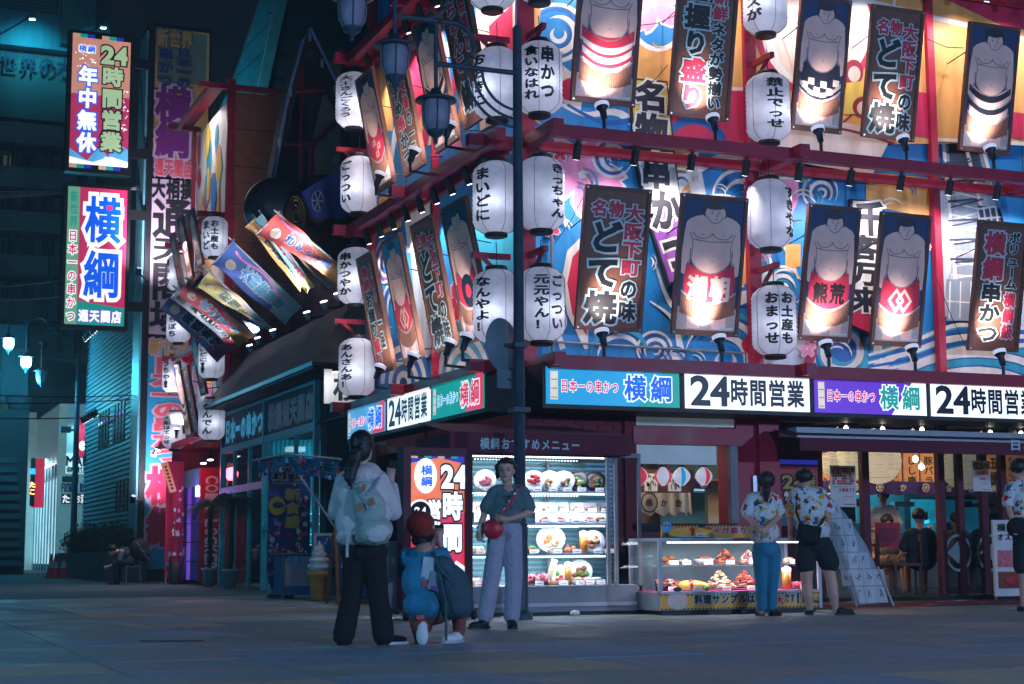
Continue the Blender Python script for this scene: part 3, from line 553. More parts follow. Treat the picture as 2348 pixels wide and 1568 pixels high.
# ---- street front ground floor
def rectA(mb, px0, py0, px1, py1, off, th, m=None):
    xm = (px0+px1)/2; x0 = PA(px0, (py0+py1)/2, off).x; x1 = PA(px1, (py0+py1)/2, off).x; z0 = PA(xm, py1, off).z; z1 = PA(xm, py0, off).z
    mb.bx(x0, x1, -off, -off+th, max(z0, 0), z1, m); return x0, x1, max(z0, 0), z1
q = MB('brickred'); q.bx(.02, 1.3, .0, .09, 0, 2.5); q.build('wall', bld)
bk = MB('brickred'); bk.box((0, 0, 0), (.2, .016, .062)); b0 = None; bricks = []
for r in range(32):
    for k in range(7):
        x = .12+k*.212+(.1 if r % 2 else 0); z = .05+r*.075
        if x > 1.4 or z > 2.4: continue
        if not (x > 1.05 or z > 1.85): continue
        if b0 is None: b0 = bk.build('brick', bld); o = b0
        else: o = b0.copy(); SC.collection.objects.link(o); o.parent = bld
        o.location = (x, -.006+random.uniform(-.003, .002), z)
pl = MB('brickred'); pl.bx(1.31, 1.47, -.06, .1, 0, 2.5); pl.build('pillar', bld)
q = MB('red'); rectA(q, 1452, 980, 1690, 1019, .08, .1); q.build('crossbeam', bld)
q = MB('frosted'); rectA(q, 1452, 944, 1682, 977, .01, .03); q.build('window_pane', bld)
q = MB('frosted'); rectA(q, 1452, 1021, 1642, 1064, .01, .03); q.build('window_pane', bld)
q = MB('glass'); rectA(q, 1452, 1066, 1680, 1200, .0, .008); q.build('window_pane', bld)
q = MB('grey'); rectA(q, 1676, 1020, 1692, 1204, .05, .09); rectA(q, 1450, 1200, 1692, 1216, .06, .12, 'darkstone'); q.build('window_frame', bld)
q = MB('red'); rectA(q, 1692, 944, 1742, 1402, .04, .5); q.build('column', bld)
q = MB('red'); rectA(q, 1744, 944, 1790, 1402, .12, .5); q.build('column', bld)
q = MB('steel'); rectA(q, 1727, 1090, 1738, 1180, .075, .03); q.build('handle', bld)
# entrance: transom with panes, awning cassette
q = MB('glass'); rectA(q, 1792, 962, 2420, 996, -.3, .01); q.build('transom_pane', bld)
q = MB('blackmetal')
for px in (1960, 2160, 2320): rectA(q, px-10, 958, px+10, 1000, -.25, .08)
q.build('transom_frame', bld)
aw = thing('awning', 'maroon retractable awning with white cassette over the restaurant entrance', 'awning', (3.6, -.3, 2.2))
q = MB('lightgrey'); rectA(q, 1826, 988, 2500, 1004, .45, .22); q.build('cassette', aw, world=True)
q = MB('lightgrey'); rectA(q, 1830, 1006, 2500, 1011, .9, .05); q.build('front_bar', aw, world=True)
q = MB('maroon'); rectA(q, 1834, 1011, 2500, 1040, .89, .02)
x0 = PA(1834, 1005, .89).x; zz = PA(2000, 1007, .89).z; q.prism([(x0, -.86, zz), (10, -.86, zz), (10, -.25, zz+.13), (x0, -.25, zz+.13)], (0, 0, .012)); q.build('valance', aw, world=True)
t = MB(); zc = PA(2330, 1040, .9).z; text(t, '日本一の串かつ', PA(2312, 1030, .9).x, zc+.03, 1.6, .17, ((1, 'pale'),), y=-.9); t.build('lettering', aw, world=True)
# door wall set back, glass bays
q = MB('darkglass'); q.bx(3.7, 12, 1.2, 1.208, .08, 2.1); 
GY = 1.2
def frameY(px, py0, py1, wpx, y=GY, m='darkred'):
    p0 = PY(px-wpx/2, (py0+py1)/2, y); p1 = PY(px+wpx/2, (py0+py1)/2, y); f = MB(m); f.bx(p0.x, p1.x, y-.05, y+.05, .02, 2.44); f.build('door_frame', bld)
for px, wp in ((1877, 16), (1984, 16), (2158, 14), (2202, 12), (2256, 14), (2301, 12)): frameY(px, 1050, 1380, wp)
for p0, p1 in ((1992, 2150), ): pass
q = MB('darkglass'); q.bx(PY(2165, 1200, GY).x, 12, GY-.004, GY+.004, .08, 2.1); q.build('door_glass', bld)
q = MB('glass'); q.bx(PY(1885, 1200, GY).x, PY(1976, 1200, GY).x, GY-.004, GY+.004, .08, 2.1); q.build('door_glass', bld)
q = MB('darkred'); q.bx(3.7, 12, GY-.05, GY+.05, 2.1, 2.44); q.build('door_header', bld)
q = MB('darkred'); q.bx(PY(1860, 1200, .45).x-.5, PY(1874, 1200, .4).x, .4, .45, 0, 2.4); q.build('wall', bld)
# round crest prints on the glass
for px, k in ((2196, 0), (2268, 1)):
    c = PY(px, 1267, GY); f = MB('pale'); n = 28
    V = []
    for i in range(n+1):
        a = 2*math.pi*i/n
        for r in (.2, .235): V.append((c.x+r*math.cos(a), GY-.012, c.z+r*1.15*math.sin(a)))
    f.add(V, [(2*i, 2*i+1, 2*i+3, 2*i+2) for i in range(n)])
    if k: f.poly([(c.x+u, GY-.013, c.z+v) for u, v in ((-.26, -.02), (-.12, .04), (-.05, .15), (.02, .12), (.1, .14), (.14, .0), (.1, -.2), (.04, -.2), (.03, -.1), (-.03, -.1), (-.05, -.2), (-.11, -.2), (-.1, -.02))])
    else: f.poly([(c.x-.2, GY-.013, c.z), (c.x, GY-.013, c.z+.17), (c.x+.03, GY-.013, c.z), (c.x, GY-.013, c.z-.16)])
    f.build('window_print', bld)
# corner-side ground floor: dark glazing with red posts
q = MB('darkred'); q.bx(.0, .12, 7.2, 7.4, 0, 2.5, 'red'); q.bx(.0, .12, .05, .25, 0, 2.5, 'red'); q.bx(.0, .1, 3.6, 3.72, 0, 2.5, 'red'); q.bx(0, .08, .26, 7.19, 2.2, 2.5); q.build('side_post', bld)
q = MB('darkglass'); q.bx(.04, .05, .26, 7.19, .5, 2.2); q.build('side_window', bld)
q = MB('black'); q.bx(1.3, 1.35, 1, 7.4, 0, 2.45); q.build('inner_wall', bld)
q = MB('red'); q.box((-.1, 5.9, 2.05), (.03, .5, .62)); q.build('lattice_board', bld)
for i in range(5): f = MB('darkred'); f.box((-.12, 5.68+i*.11, 2.05), (.012, .02, .62)); f.build('lattice_slat', bld)
# ================================================================ POSTERS
PT = [(3, 'pale'), (4, 'ink')]; PR = [(3, 'pale'), (4, 'pred')]
def disc2(mb, x, z, rx, rz, y, m, n=22, a0=0, a1=360):
    mb.poly([(x+rx*math.cos(math.radians(a0+(a1-a0)*i/n)), y, z+rz*math.sin(math.radians(a0+(a1-a0)*i/n))) for i in range(n if a1-a0 == 360 else n+1)], m)
def sumo(mb, w, h, style):
    y = -.032; Z = lambda v: v*h; X = lambda v: v*w
    def P(m, pts, l): mb.poly([(X(a), y-l*.0009, Z(b)) for a, b in pts], m)
    P('navy', [(-.45, .04), (.45, .04), (.45, .97), (-.45, .97)], 0)
    if style == 'blue': P('mblue', [(-.45, .72), (.45, .72), (.45, .97), (-.45, .97)], 1)
    P('sand', [(-.45, .04), (.45, .04), (.45, .2), (.2, .24), (-.2, .24), (-.45, .2)], 1)
    # legs, torso, arms
    P('skinp', [(-.3, .05), (-.1, .05), (-.06, .24), (-.3, .26)], 2); P('skinp', [(.08, .05), (.3, .05), (.3, .26), (.04, .24)], 2)
    disc2(mb, X(0), Z(.78), X(.42), Z(.085), y-.0035, 'skinp'); disc2(mb, X(0), Z(.64), X(.31), Z(.19), y-.004, 'skinp')
    P('skinp', [(-.42, .76), (-.3, .82), (-.22, .7), (-.32, .52), (-.36, .42), (-.44, .44), (-.45, .6)], 3.5); P('skinp', [(.42, .76), (.3, .82), (.22, .7), (.32, .52), (.36, .42), (.44, .44), (.45, .6)], 3.6)
    disc2(mb, X(.02), Z(.885), X(.2), Z(.068), y-.0047, 'mblack'); disc2(mb, X(.02), Z(.868), X(.155), Z(.072), y-.005, 'skinp'); disc2(mb, X(.0), Z(.932), X(.18), Z(.034), y-.0055, 'mblack'); disc2(mb, X(.03), Z(.945), X(.04), Z(.014), y-.006, 'mblack')
    for a, b, c, d in ((-.03, .874, .024, .005), (.07, .874, .024, .005), (-.03, .89, .03, .003), (.07, .89, .03, .003), (.03, .832, .03, .004), (.045, .856, .012, .014)): disc2(mb, X(a), Z(b), X(c), Z(d), y-.006, 'skinl', 8)
    def arcl(cx, cz, rx, rz, a0, a1, l, m='skinl', t=.007):
        n = 10; V = []
        for i in range(n+1):
            a = math.radians(a0+(a1-a0)*i/n)
            for r in (1-t/rz*.5, 1+t/rz*.5): V.append((X(cx+rx*r*math.cos(a)), y-l*.0009, Z(cz+rz*r*math.sin(a))))
        mb.add(V, [(2*i, 2*i+1, 2*i+3, 2*i+2) for i in range(n)], m)
    arcl(-.15, .74, .15, .05, 190, 350, 6.5); arcl(.15, .74, .15, .05, 190, 350, 6.5); arcl(0, .59, .325, .148, 170, 370, 6.5, t=.009); arcl(-.55, .62, .26, .17, -50, 40, 6.5, t=.009); arcl(.55, .62, .26, .17, 140, 230, 6.5, t=.009); arcl(.02, .865, .125, .062, 190, 350, 6.5); arcl(0, .69, .3, .02, 200, 340, 6.5)
    disc2(mb, X(.02), Z(.53), X(.012), Z(.006), y-.006, 'skinl', 8); disc2(mb, X(-.15), Z(.72), X(.012), Z(.005), y-.006, 'skinl', 8); disc2(mb, X(.17), Z(.72), X(.012), Z(.005), y-.006, 'skinl', 8)
    body = {'stripe': 'mwhite', 'check': 'mblack', 'band': 'skinp', 'whitemark': 'mred'}.get(style, 'aprred')
    ap = [(-.36, .52), (-.3, .5), (-.2, .47), (0, .45), (.2, .47), (.3, .5), (.36, .52), (.4, .4), (.38, .28), (.2, .22), (0, .2), (-.2, .22), (-.38, .28), (-.4, .4)]
    P(body, ap, 5.2); disc2(mb, X(0), Z(.59), X(.33), Z(.15), y-.0052, 'skinp')
    if style != 'band': disc2(mb, X(0), Z(.59), X(.325), Z(.148), y-.0053, 'skinp')
    P('fringe', [(-.42, .3), (-.2, .235), (0, .215), (.2, .235), (.42, .3), (.42, .16), (.2, .12), (0, .11), (-.2, .12), (-.42, .16)], 5.6)
    for t in range(24): xx = -.41+t*.0355; zz = .3-.085*(1-(xx/.42)**2); P('skinl', [(xx, zz), (xx+.006, zz), (xx+.004, zz-.11), (xx, zz-.11)], 6.2)
    def band(z, m, t=.02, dip=.085, l=6):
        n = 12; V = []
        for i in range(n+1):
            xx = -.42+.84*i/n; zz = z-dip*(1-(xx/.42)**2); V += [(X(xx), y-l*.0009, Z(zz-t/2)), (X(xx), y-l*.0009, Z(zz+t/2))]
        mb.add(V, [(2*i, 2*i+2, 2*i+3, 2*i+1) for i in range(n)], m)
    band(.315, 'sand', .018)
    if style == 'stripe': band(.5, 'aprred', .075, .07); band(.42, 'aprred', .022); band(.35, 'aprred', .028)
    if style == 'check':
        for r in range(4):
            for c in range(6):
                if (r+c) % 2: xx = -.38+c*.127; zz = .43-r*.052-.05*(1-(xx/.42)**2); P('mcream', [(xx, zz), (xx+.127, zz-.004), (xx+.127, zz-.054), (xx, zz-.05)], 5.5)
        band(.33, 'mblack', .02); band(.36, 'sand', .03)
    if style == 'band': band(.5, 'mblack', .05); band(.43, 'sand', .02); band(.4, 'mblack', .045)
    if style == 'kanji': text(mb, '熊荒', X(-.33), Z(.27), X(.66), Z(.17), ((4, 'ink'),), y=y-.0062)
    if style == 'white': text(mb, '潮朝', X(-.35), Z(.24), X(.7), Z(.2), ((4, 'mcream'),), y=y-.0062)
    if style in ('diamond', 'blue'):
        for cx in (-.08, .08):
            c = (cx, .345); R = .17; q = .11
            for i in range(4):
                a0 = i*math.pi/2; a1 = a0+math.pi/2
                P('mcream', [(c[0]+R*math.cos(a0), c[1]+R*.55*math.sin(a0)), (c[0]+R*math.cos(a1), c[1]+R*.55*math.sin(a1)), (c[0]+q*math.cos(a1), c[1]+q*.55*math.sin(a1)), (c[0]+q*math.cos(a0), c[1]+q*.55*math.sin(a0))], 6.4+cx)
    if style == 'ring':
        disc2(mb, 0, Z(.36), X(.24), Z(.12), y-.0062, 'mblack'); disc2(mb, 0, Z(.36), X(.1), Z(.05), y-.0066, 'aprred')
    if style == 'whitemark':
        for a, b in ((-.12, .4), (.12, .36), (-.02, .3)): P('mcream', [(a-.09, b-.03), (a+.09, b-.02), (a+.09, b+.03), (a-.08, b+.02)], 6.3); P('aprred', [(a-.04, b-.012), (a+.04, b-.01), (a+.04, b+.012), (a-.04, b+.01)], 6.6)
    P('mlgrey', [(.12, .05), (.42, .05), (.42, .065), (.12, .065)], 6)
def words(mb, w, h, cols):
    for s, x, z, cw, ch, c, v in cols: text(mb, s, x*w, z*h, cw*w, ch*h, PR if c == 'r' else PT, v, y=-.034, pad=.03)
TXT = {
 'dote': [('名物', -.44, .81, .56, .13, 'r', False), ('どて焼', -.46, .04, .58, .76, 'k', True), ('大阪下町', .12, .4, .34, .52, 'r', True), ('の味', .12, .07, .32, .32, 'k', True)],
 'nigiri': [('横綱', -.36, .86, .46, .12, 'k', False), ('握り', -.42, .46, .5, .39, 'k', True), ('盛り', -.42, .06, .5, .39, 'r', True), ('新鮮', .1, .74, .3, .23, 'r', True), ('ネタが勢揃い', .1, .07, .28, .66, 'k', True)],
 'yokozuna': [('横綱', -.42, .56, .5, .4, 'r', True), ('串かつ', -.42, .06, .5, .49, 'k', True), ('ボリューム', .12, .5, .28, .46, 'k', True), ('横綱級', .12, .1, .28, .38, 'r', True)],
 'osusume': [('おすすめ', -.42, .5, .46, .46, 'k', True), ('串', -.42, .36, .46, .13, 'r', True), ('かつ', -.42, .06, .46, .29, 'k', True), ('横綱', .1, .76, .3, .2, 'k', True), ('定番', .1, .5, .3, .24, 'r', True), ('の一品', .1, .1, .3, .39, 'k', True)],
 'onigiri': [('横綱', -.4, .72, .44, .22, 'r', True), ('お握り', -.42, .32, .46, .38, 'k', True), ('盛り', -.42, .05, .46, .26, 'r', True), ('名物の', .1, .6, .28, .34, 'r', True), ('一品', .1, .2, .28, .3, 'k', True)],
 'chanko': [('ちゃんこ', -.42, .4, .46, .56, 'r', True), ('鍋', -.42, .1, .46, .24, 'k', True), ('相撲の', .1, .5, .3, .44, 'r', True), ('町', .1, .1, .3, .2, 'k', True)],
}
TILT = .2
def poster(p, rz, w, h, kind, label):
    t = thing('poster', label, 'poster', p, rz, 'framed posters hung tilted on the restaurant facade', rx=TILT)
    f = MB('frame'); b = .05
    f.bx(-w/2, w/2, -.02, .02, 0, h, 'frame' if kind in TXT else 'frame'); f.build('backing', t)
    f = MB('frame'); f.bx(-w/2, -w/2+b, -.04, -.021, 0, h); f.bx(w/2-b, w/2, -.04, -.021, 0, h); f.bx(-w/2+b, w/2-b, -.04, -.021, 0, b); f.bx(-w/2+b, w/2-b, -.04, -.021, h-b, h); f.build('frame', t)
    m = MB(); 
    if kind in TXT: m.poly([(-w/2+b, -.0215, b), (w/2-b, -.0215, b), (w/2-b, -.0215, h-b), (-w/2+b, -.0215, h-b)], 'pbrown'); words(m, w-2*b, h-.06, TXT[kind]); m.build('lettering', t)
    else:
        mm = MB(); sumo(mm, w-2*b+.08, h, kind); mm.build('print', t)
    s = MB('steel')
    for sx in (-1, 1):
        s.tube([(sx*(w/2-.03), -.03, .03), (sx*(w/2-.03), -.045, .03)], .012, 6); s.tube([(sx*(w/2-.03), -.03, h-.03), (sx*(w/2-.03), -.045, h-.03)], .012, 6)
    s.build('screw', t)
    k = MB('blackmetal'); L = .3 if rz == 0 else .3
    k.tube([(-w/2+.1, .02, h*.8), (-w/2+.1, .02+L*.9+h*.14, h*.7)], .008, 5); k.build('stay', t); k = MB('blackmetal'); k.tube([(w/2-.1, .02, .12), (w/2-.1, .3, .1)], .012, 5); k.build('stay', t)
    return t
UP = []
def posterA(x0, y0, x1, y1, kind, label):
    a = PA(x0, y0, .34); b = PA(x1, y1, .34); z = (a.z+b.z)/2; w = b.x-a.x
    poster(((a.x+b.x)/2, -.34, z), 0, w, 1.76, kind, label)
def posterB(x0, y0, x1, y1, kind, label, h=1.76, w=None):
    a = PB(x0, y0, .34); b = PB(x1, y1, .34); z = (a.z+b.z)/2; w = w or abs(b.y-a.y)
    poster((-.34, (a.y+b.y)/2, z), -math.pi/2, w, h, kind, label)
posterA(1316, 750, 1468, 766, 'dote', 'brown poster with big black lettering, lower row beside the street lamp pole')
posterA(1536, 762, 1688, 777, 'white', 'poster of a wrestler in a red apron with large white characters')
posterA(1826, 775, 1946, 790, 'kanji', 'poster of a wrestler in a red apron with black characters')
posterA(1992, 788, 2107, 800, 'diamond', 'poster of a wrestler with interlocked white diamonds on the street front')
posterA(2216, 800, 2330, 810, 'yokozuna', 'brown lettered poster at the far right of the lower row')
posterA(1306, 228, 1452, 250, 'stripe', 'poster of a wrestler in a white apron with curved red stripes')
posterA(1530, 262, 1668, 282, 'nigiri', 'brown poster with two black and two red big characters, upper row')
posterA(1810, 295, 1925, 310, 'check', 'poster of a wrestler in a black and white chequered apron')
posterA(1972, 310, 2092, 330, 'dote', 'brown lettered poster in the upper row in front of the printed tower')
posterA(2195, 345, 2310, 357, 'band', 'poster of a wrestler with black bands at the top right corner')
posterB(870, 859, 908, 846, 'onigiri', 'brown poster nearest the far lantern on the side front, lower row')
posterB(930, 837, 973, 816, 'blue', 'side front poster of a wrestler with white diamonds under blue sky')
posterB(1000, 812, 1052, 792, 'dote', 'brown poster between two wrestler posters on the side front, lower row')
posterB(1083, 786, 1121, 772, 'ring', 'side front poster of a wrestler with a dark ring on the apron', w=.9)
posterB(867, 443, 907, 418, 'whitemark', 'side front poster of a red aproned wrestler under the far upper beam end')
posterB(932, 403, 977, 380, 'osusume', 'brown lettered poster of the side front in the upper row behind the lamp')
posterB(1003, 350, 1055, 320, 'band', 'side front poster of a wrestler with dark bands behind the hanging lamp glass')
posterB(1086, 283, 1112, 274, 'chanko', 'brown poster of the side front with red lettering behind the scroll arms', w=.9)
# poster lamps on the beams
def uplamp(px, py, side, bo, tx=None, ty=None):
    p = (PA if side == 'A' else PB)(px, py, OFF if side == 'A' else OFB); f = MB(); z = (ZB[0] if bo in (bmA[0], bmB[0]) else ZB[1])+.15
    if side == 'A': q = spot_fix(f, p.x, -OFF, z, 0, -1, True); tp = PA(tx, ty, .45); to = (tp.x, -.42, tp.z+.42)
    else: f.tube([(-OFB, p.y, z), (-.78, p.y, z+.02)], .02, 6, 'blackmetal'); q = spot_fix(f, -.78, p.y, z, -1, 0, True); tp = PB(tx, ty, .34); to = (-.42, tp.y, tp.z+.5)
    f.build('poster_lamp', bo); UP.append((q, to))
for px, py, tx, ty in ((1385, 797, 1392, 758), (1655, 806, 1612, 770), (1900, 822, 1886, 782), (2098, 828, 2050, 794), (2300, 838, 2273, 805)): uplamp(px, py+12, 'A', bmA[0], tx, ty)
for px, py, tx, ty in ((1385, 278, 1379, 240), (1640, 305, 1600, 272), (1882, 330, 1868, 302), (2078, 358, 2032, 320), (2278, 372, 2252, 350)): uplamp(px, py+10, 'A', bmA[1], tx, ty)
for px, py, tx, ty in ((1070, 820, 1026, 802), (983, 850, 951, 826), (905, 878, 889, 852), (1110, 810, 1100, 780)): uplamp(px, py, 'B', bmB[0], tx, ty)
for px, py, tx, ty in ((1070, 302, 1029, 335), (985, 375, 954, 392), (905, 430, 887, 430)): uplamp(px, py, 'B', bmB[1], tx, ty)
# ================================================================ LANTERNS
def lantern(loc, ang, txt, label, R=.285, H=.98, wire=.3, both=None, grp='white paper lanterns with black brush lettering hung on the facade'):
    t = thing('paper_lantern', label, 'lantern', loc, ang, grp)
    n = 30; prof = []
    for i in range(n+1):
        u = i/n; z = .05+u*(H-.1); e = min(u, 1-u)*2; r = R*(1-(1-min(1, e*2.6))**2.4*.5)
        prof.append((r+(.004 if i % 2 else -.004), z))
    s = MB('lanternpaper'); s.lathe(prof, n=24); s.build('paper_shade', t)
    c = MB('black'); c.lathe([(R*.42, 0), (R*.5, .01), (R*.5, .055), (R*.42, .06)], n=16); c.lathe([(.001, 0), (R*.42, 0)], n=16); c.build('end_cap', t)
    c = MB('black'); c.lathe([(R*.48, H-.055), (R*.5, H-.05), (R*.46, H), (.001, H)], n=16); c.build('end_cap', t)
    c = MB('ink')
    for k in range(6):
        a = k*math.pi/3+.5; c.tube([((r+.004)*math.cos(a), (r+.004)*math.sin(a), z) for r, z in prof], .0035, 3, caps=False)
    c.build('cord', t)
    c = MB('blackmetal'); c.tube([(0, 0, H), (.01, 0, H+wire*.5), (0, 0, H+wire)], .006, 4); c.build('hanging_wire', t)
    def wp(X, Y, Z):
        u = (Z-.05)/(H-.1); e = min(u, 1-u)*2; r = R*(1-(1-max(0, min(1, e*2.6)))**2.4*.5)+.006-Y
        a = X/R-math.pi/2; return (r*math.cos(a), r*math.sin(a), Z)
    m = MB()
    cols = txt.split('/')
    wch = .2 if len(cols) > 1 else .25; x = wch*len(cols)/2-wch
    for i, cc in enumerate(cols): text(m, cc, x-i*wch, .15, wch, H-.3, ((4, 'ink'),), True, y=-.004, warp=wp, tk=.001)
    m.build('lettering', t)
    l_o = light('POINT', (.04, -.13, .4), None, 3.6, 'f4f8ff', .035, name='lantern_bulb_light'); l_o.parent = t; return t
def lanA(px, py, txt, label, ang=0, **k):   # px,py = photo position of the lantern's bottom centre
    p = PA(px, py, .5); lantern(p, math.radians(-22+ang), txt, label, **k)
def lanB(px, py, txt, label, ang=0, **k):
    p = PB(px, py, .42); lantern(p, math.radians(-22+ang), txt, label, **k)
lanA(1240, 537, 'きっちゃん', 'white lantern right of the pole, upper of the pair below the middle beam', 45)
lanA(1241, 792, 'ごっつい/元元やん！', 'white lantern right of the pole just above the lit sign strip', 20)
lanA(1236, 270, '串かつ/食いなはれ', 'white lantern right of the pole level with the upper posters', 0)
lanA(1236, 12, 'おおきに', 'lantern cut by the top of the picture next to the pole', 10)
lanA(1766, 578, 'すきやな', 'white lantern on the second post below the middle beam', 55)
lanA(1777, 823, 'お土産も/おまっせ', 'white lantern on the second post above the lit sign strip', 5)
lanA(1763, 333, '禁止でっせ', 'white lantern on the second post in front of the fan mural', 10)
lanA(1755, 86, 'ソースが', 'upper lantern on the second post at the top of the picture', -40)
lanB(1137, 545, 'まいどに', 'white lantern left of the pole below the arc shaped scroll arms', -35)
lanB(1138, 795, 'なんやよ！', 'white lantern left of the pole behind the round road sign', -35)
lanB(1139, 282, 'おおきに', 'white lantern seen through the curved lamp arms', -50)
lanB(1128, 30, 'はい', 'lantern left of the pole cut by the top of the picture', -20)
lanB(822, 495, 'ごっつい', 'white lantern at the far post of the side front, under the middle beam', -40)
lanB(815, 705, '串かつやか', 'brightly lit lantern at the far post of the side front with a clip lamp above', -30)
lanB(818, 915, 'あんさんあ！', 'lowest lantern at the far post over the ponytailed woman', -30)
lanB(810, 300, '大工さんごくろう', 'highest lantern at the far post beside the gable', -20)
# tall painted boards fixed on the mural
def boardA(name, label, pts, parts, txt, off=.1):
    P3 = [PA(x, y, off) for x, y in pts]; t = thing(name, label, 'signboard', (P3[0].x, -off, P3[0].z))
    m = MB(parts[0][0]); m.prism([(p.x, -off, p.z) for p in P3], (0, .06, 0), 'black'); m.build('board', t, world=True)
    m = MB(); cx = sum(p.x for p in P3)/len(P3); cz = sum(p.z for p in P3)/len(P3)
    for c, q in parts: m.poly([(PA(x, y, off).x, -off-.006, PA(x, y, off).z) for x, y in q], c)
    for ch, x0, y0, x1, y1, lay in txt:
        a = PA(x0, y1, off); b = PA(x1, y0, off); text(m, ch, a.x, a.z, b.x-a.x, b.z-a.z, lay, True, y=-off-.01, pad=.02)
    m.build('print', t, world=True)
KW = ((3, 'mwhite'), (4, 'mblack'))
boardA('painted_board', 'yellow and white painted board topped with two black characters behind the beam', [(1442, 178), (1530, 186), (1562, 480), (1612, 640), (1532, 655), (1490, 520), (1450, 330)],
       [('myellow', [(1446, 183), (1527, 190), (1542, 345), (1456, 335)]), ('mwhite', [(1456, 345), (1542, 350), (1560, 470), (1490, 500)]), ('mpurple', [(1486, 490), (1560, 480), (1606, 632), (1534, 648)])],
       [('名物', 1455, 188, 1530, 330, KW), ('串', 1468, 352, 1538, 432, KW), ('か', 1490, 436, 1560, 530, KW), ('つ', 1515, 530, 1590, 625, KW)])
boardA('painted_board', 'white painted board between two wrestler posters with a reddish foot', [(1950, 455), (2026, 462), (2010, 740), (1998, 772), (1935, 740)],
       [('mwhite', [(1955, 460), (2022, 466), (2008, 690), (1942, 680)]), ('mred', [(1941, 684), (2007, 694), (1997, 765), (1938, 738)])],
       [('千', 1958, 462, 2030, 540, KW), ('客万来', 1948, 540, 2014, 715, KW)])
for k, (a, b_) in enumerate((((1497, 515), (1562, 480)), ((1709, 500), (1838, 505)), ((1452, 60), (1560, 30)), ((1955, 40), (1990, 70)), ((2127, 90), (2210, 110)), ((1270, 560), (1343, 440)), ((1470, 200), (1530, 150)), ((2147, 640), (2216, 800)))):
    m = MB('ink'); p = PA(a[0], a[1], .3); q = PA(b_[0], b_[1], .3); m.tube([p, (p+q)/2+Vector((0, 0, -.05)), q], .006, 4); m.build('stay_cable', bld)
for x in (1.6, 4.7, 7.7, 10.2): m = MB('mdgrey'); m.bx(x-.006, x+.006, -.0035, .0, 2.99, 11.3); m.build('panel_seam', bld)
for y in (1.55, 4.6): m = MB('mdgrey'); m.bx(-.0035, 0, y-.006, y+.006, 2.99, 11.3); m.build('panel_seam', bld)
m = MB('grey'); m.tube([(.3, -.16, 3.0), (.3, -.16, 5.6)], .02, 6); m.tube([(.3, -.16, 3.25), (3.0, -.16, 3.22), (3.0, -.16, 3.0)], .016, 6); m.build('conduit', bld)
# ================================================================ REAL LIGHT OF THE FACADE LAMPS
for q, to in UP: light('SPOT', q, to, 190, 'ffece0', .04, 62, 1, name='poster_lamp_light')
for q, to in UP: light('POINT', q+Vector((0, -.03, .03)), None, 4, 'ffe8f0', .05, name='poster_lamp_spill_light')
for i, (q, to) in enumerate(LIT): light('SPOT', q, to, 85, 'fff0f2', .04, 115, .9, name='spotlight_light')
# ================================================================ MIDDLE SHOP WITH MANSARD ROOF
ms = thing('low_shop_building', 'low dark shop with a grey mansard roof and teal framed glass front', 'building', (0, 9, 0))
def bw(parent, name, mb): return mb.build(name, parent, world=True)
e = [Vector(v) for v in ((-.5, 7.9, 3.87), (-.5, 17.3, 3.87), (.4, 16.6, 5.05), (.4, 8.7, 5.05), (1.6, 7.9, 3.87), (1.6, 8.7, 5.05))]
m = MB('darkroof'); m.prism([e[0], e[1], e[2], e[3]], (.05, 0, -.05)); bw(ms, 'roof', m)
m = MB('roofside'); m.prism([e[0]+Vector((0, .0, 0)), e[3], e[5], e[4]], (0, .05, -.04)); bw(ms, 'roof_end', m)
m = MB('darkroof'); m.bx(.4, 2.5, 8.7, 16.6, 4.9, 5.04); bw(ms, 'roof', m)
m = MB('tealframe'); m.bx(-.54, -.5, 7.9, 17.3, 3.8, 3.88); m.bx(-.54, 1.5, 7.86, 7.9, 3.8, 3.86, 'black'); bw(ms, 'gutter', m)
m = MB('black'); m.bx(-.5, 1.5, 7.95, 17.3, 3.76, 3.8); bw(ms, 'soffit', m)
m = MB('blackgloss'); m.bx(.05, 1.6, 7.52, 9.45, 0, 3.76); bw(ms, 'wall', m)
m = MB('tealframe')
for y in (9.5, 13.3, 17.2): m.bx(-.06, .04, y-.05, y+.05, 0, 3.72)
m.bx(-.05, .04, 9.5, 17.2, 2.86, 3.0); m.bx(-.05, .04, 9.5, 17.2, 3.68, 3.76); m.bx(-.05, .04, 13.3, 17.2, 1.98, 2.12); m.bx(-.05, .04, 9.5, 13.3, 1.15, 1.25)
for y in (10.9, 12.9, 14.6, 16): m.bx(-.04, .03, y-.03, y+.03, 0 if y > 13 else .0, 2.9)
bw(ms, 'window_frame', m)
for y0, y1, s, c in ((9.56, 13.25, '横綱通天閣店', 'lettergrey'), (13.35, 17.15, '日本一の串かつ', 'letterteal')):
    m = MB('darkroof'); m.bx(.0, .04, y0, y1, 3.0, 3.68); fasc = bw(ms, 'fascia_panel', m)
    m = MB(c); R_l = rotm(rz=-math.pi/2)
    def wpp(X, Y, Z): q = R_l @ Vector((X, Y, Z)); return tuple(q)
    text(m, s, -y1+.15, 3.05, y1-y0-.3, .56, ((2, c),), y=-.01, warp=wpp); bw(ms, 'lettering', m)
for y0, y1 in ((9.55, 10.87), (10.93, 12.87), (13.35, 14.57), (14.63, 15.97), (16.03, 17.15)):
    m = MB('glass'); m.bx(.0, .006, y0, y1, .1, 2.86); bw(ms, 'window_pane', m)
m = MB('black'); m.bx(.0, .05, 7.5, 9.45, 0, .3); m.bx(3.2, 3.3, 7.5, 17.3, 0, 3.7, 'darkclad'); m.bx(0, 3.2, 7.52, 17.3, 2.95, 3.0, 'darkclad'); bw(ms, 'inner_wall', m)
m = MB('cyanwin'); m.bx(.06, 3.1, 13.2, 13.26, .9, 2.94)
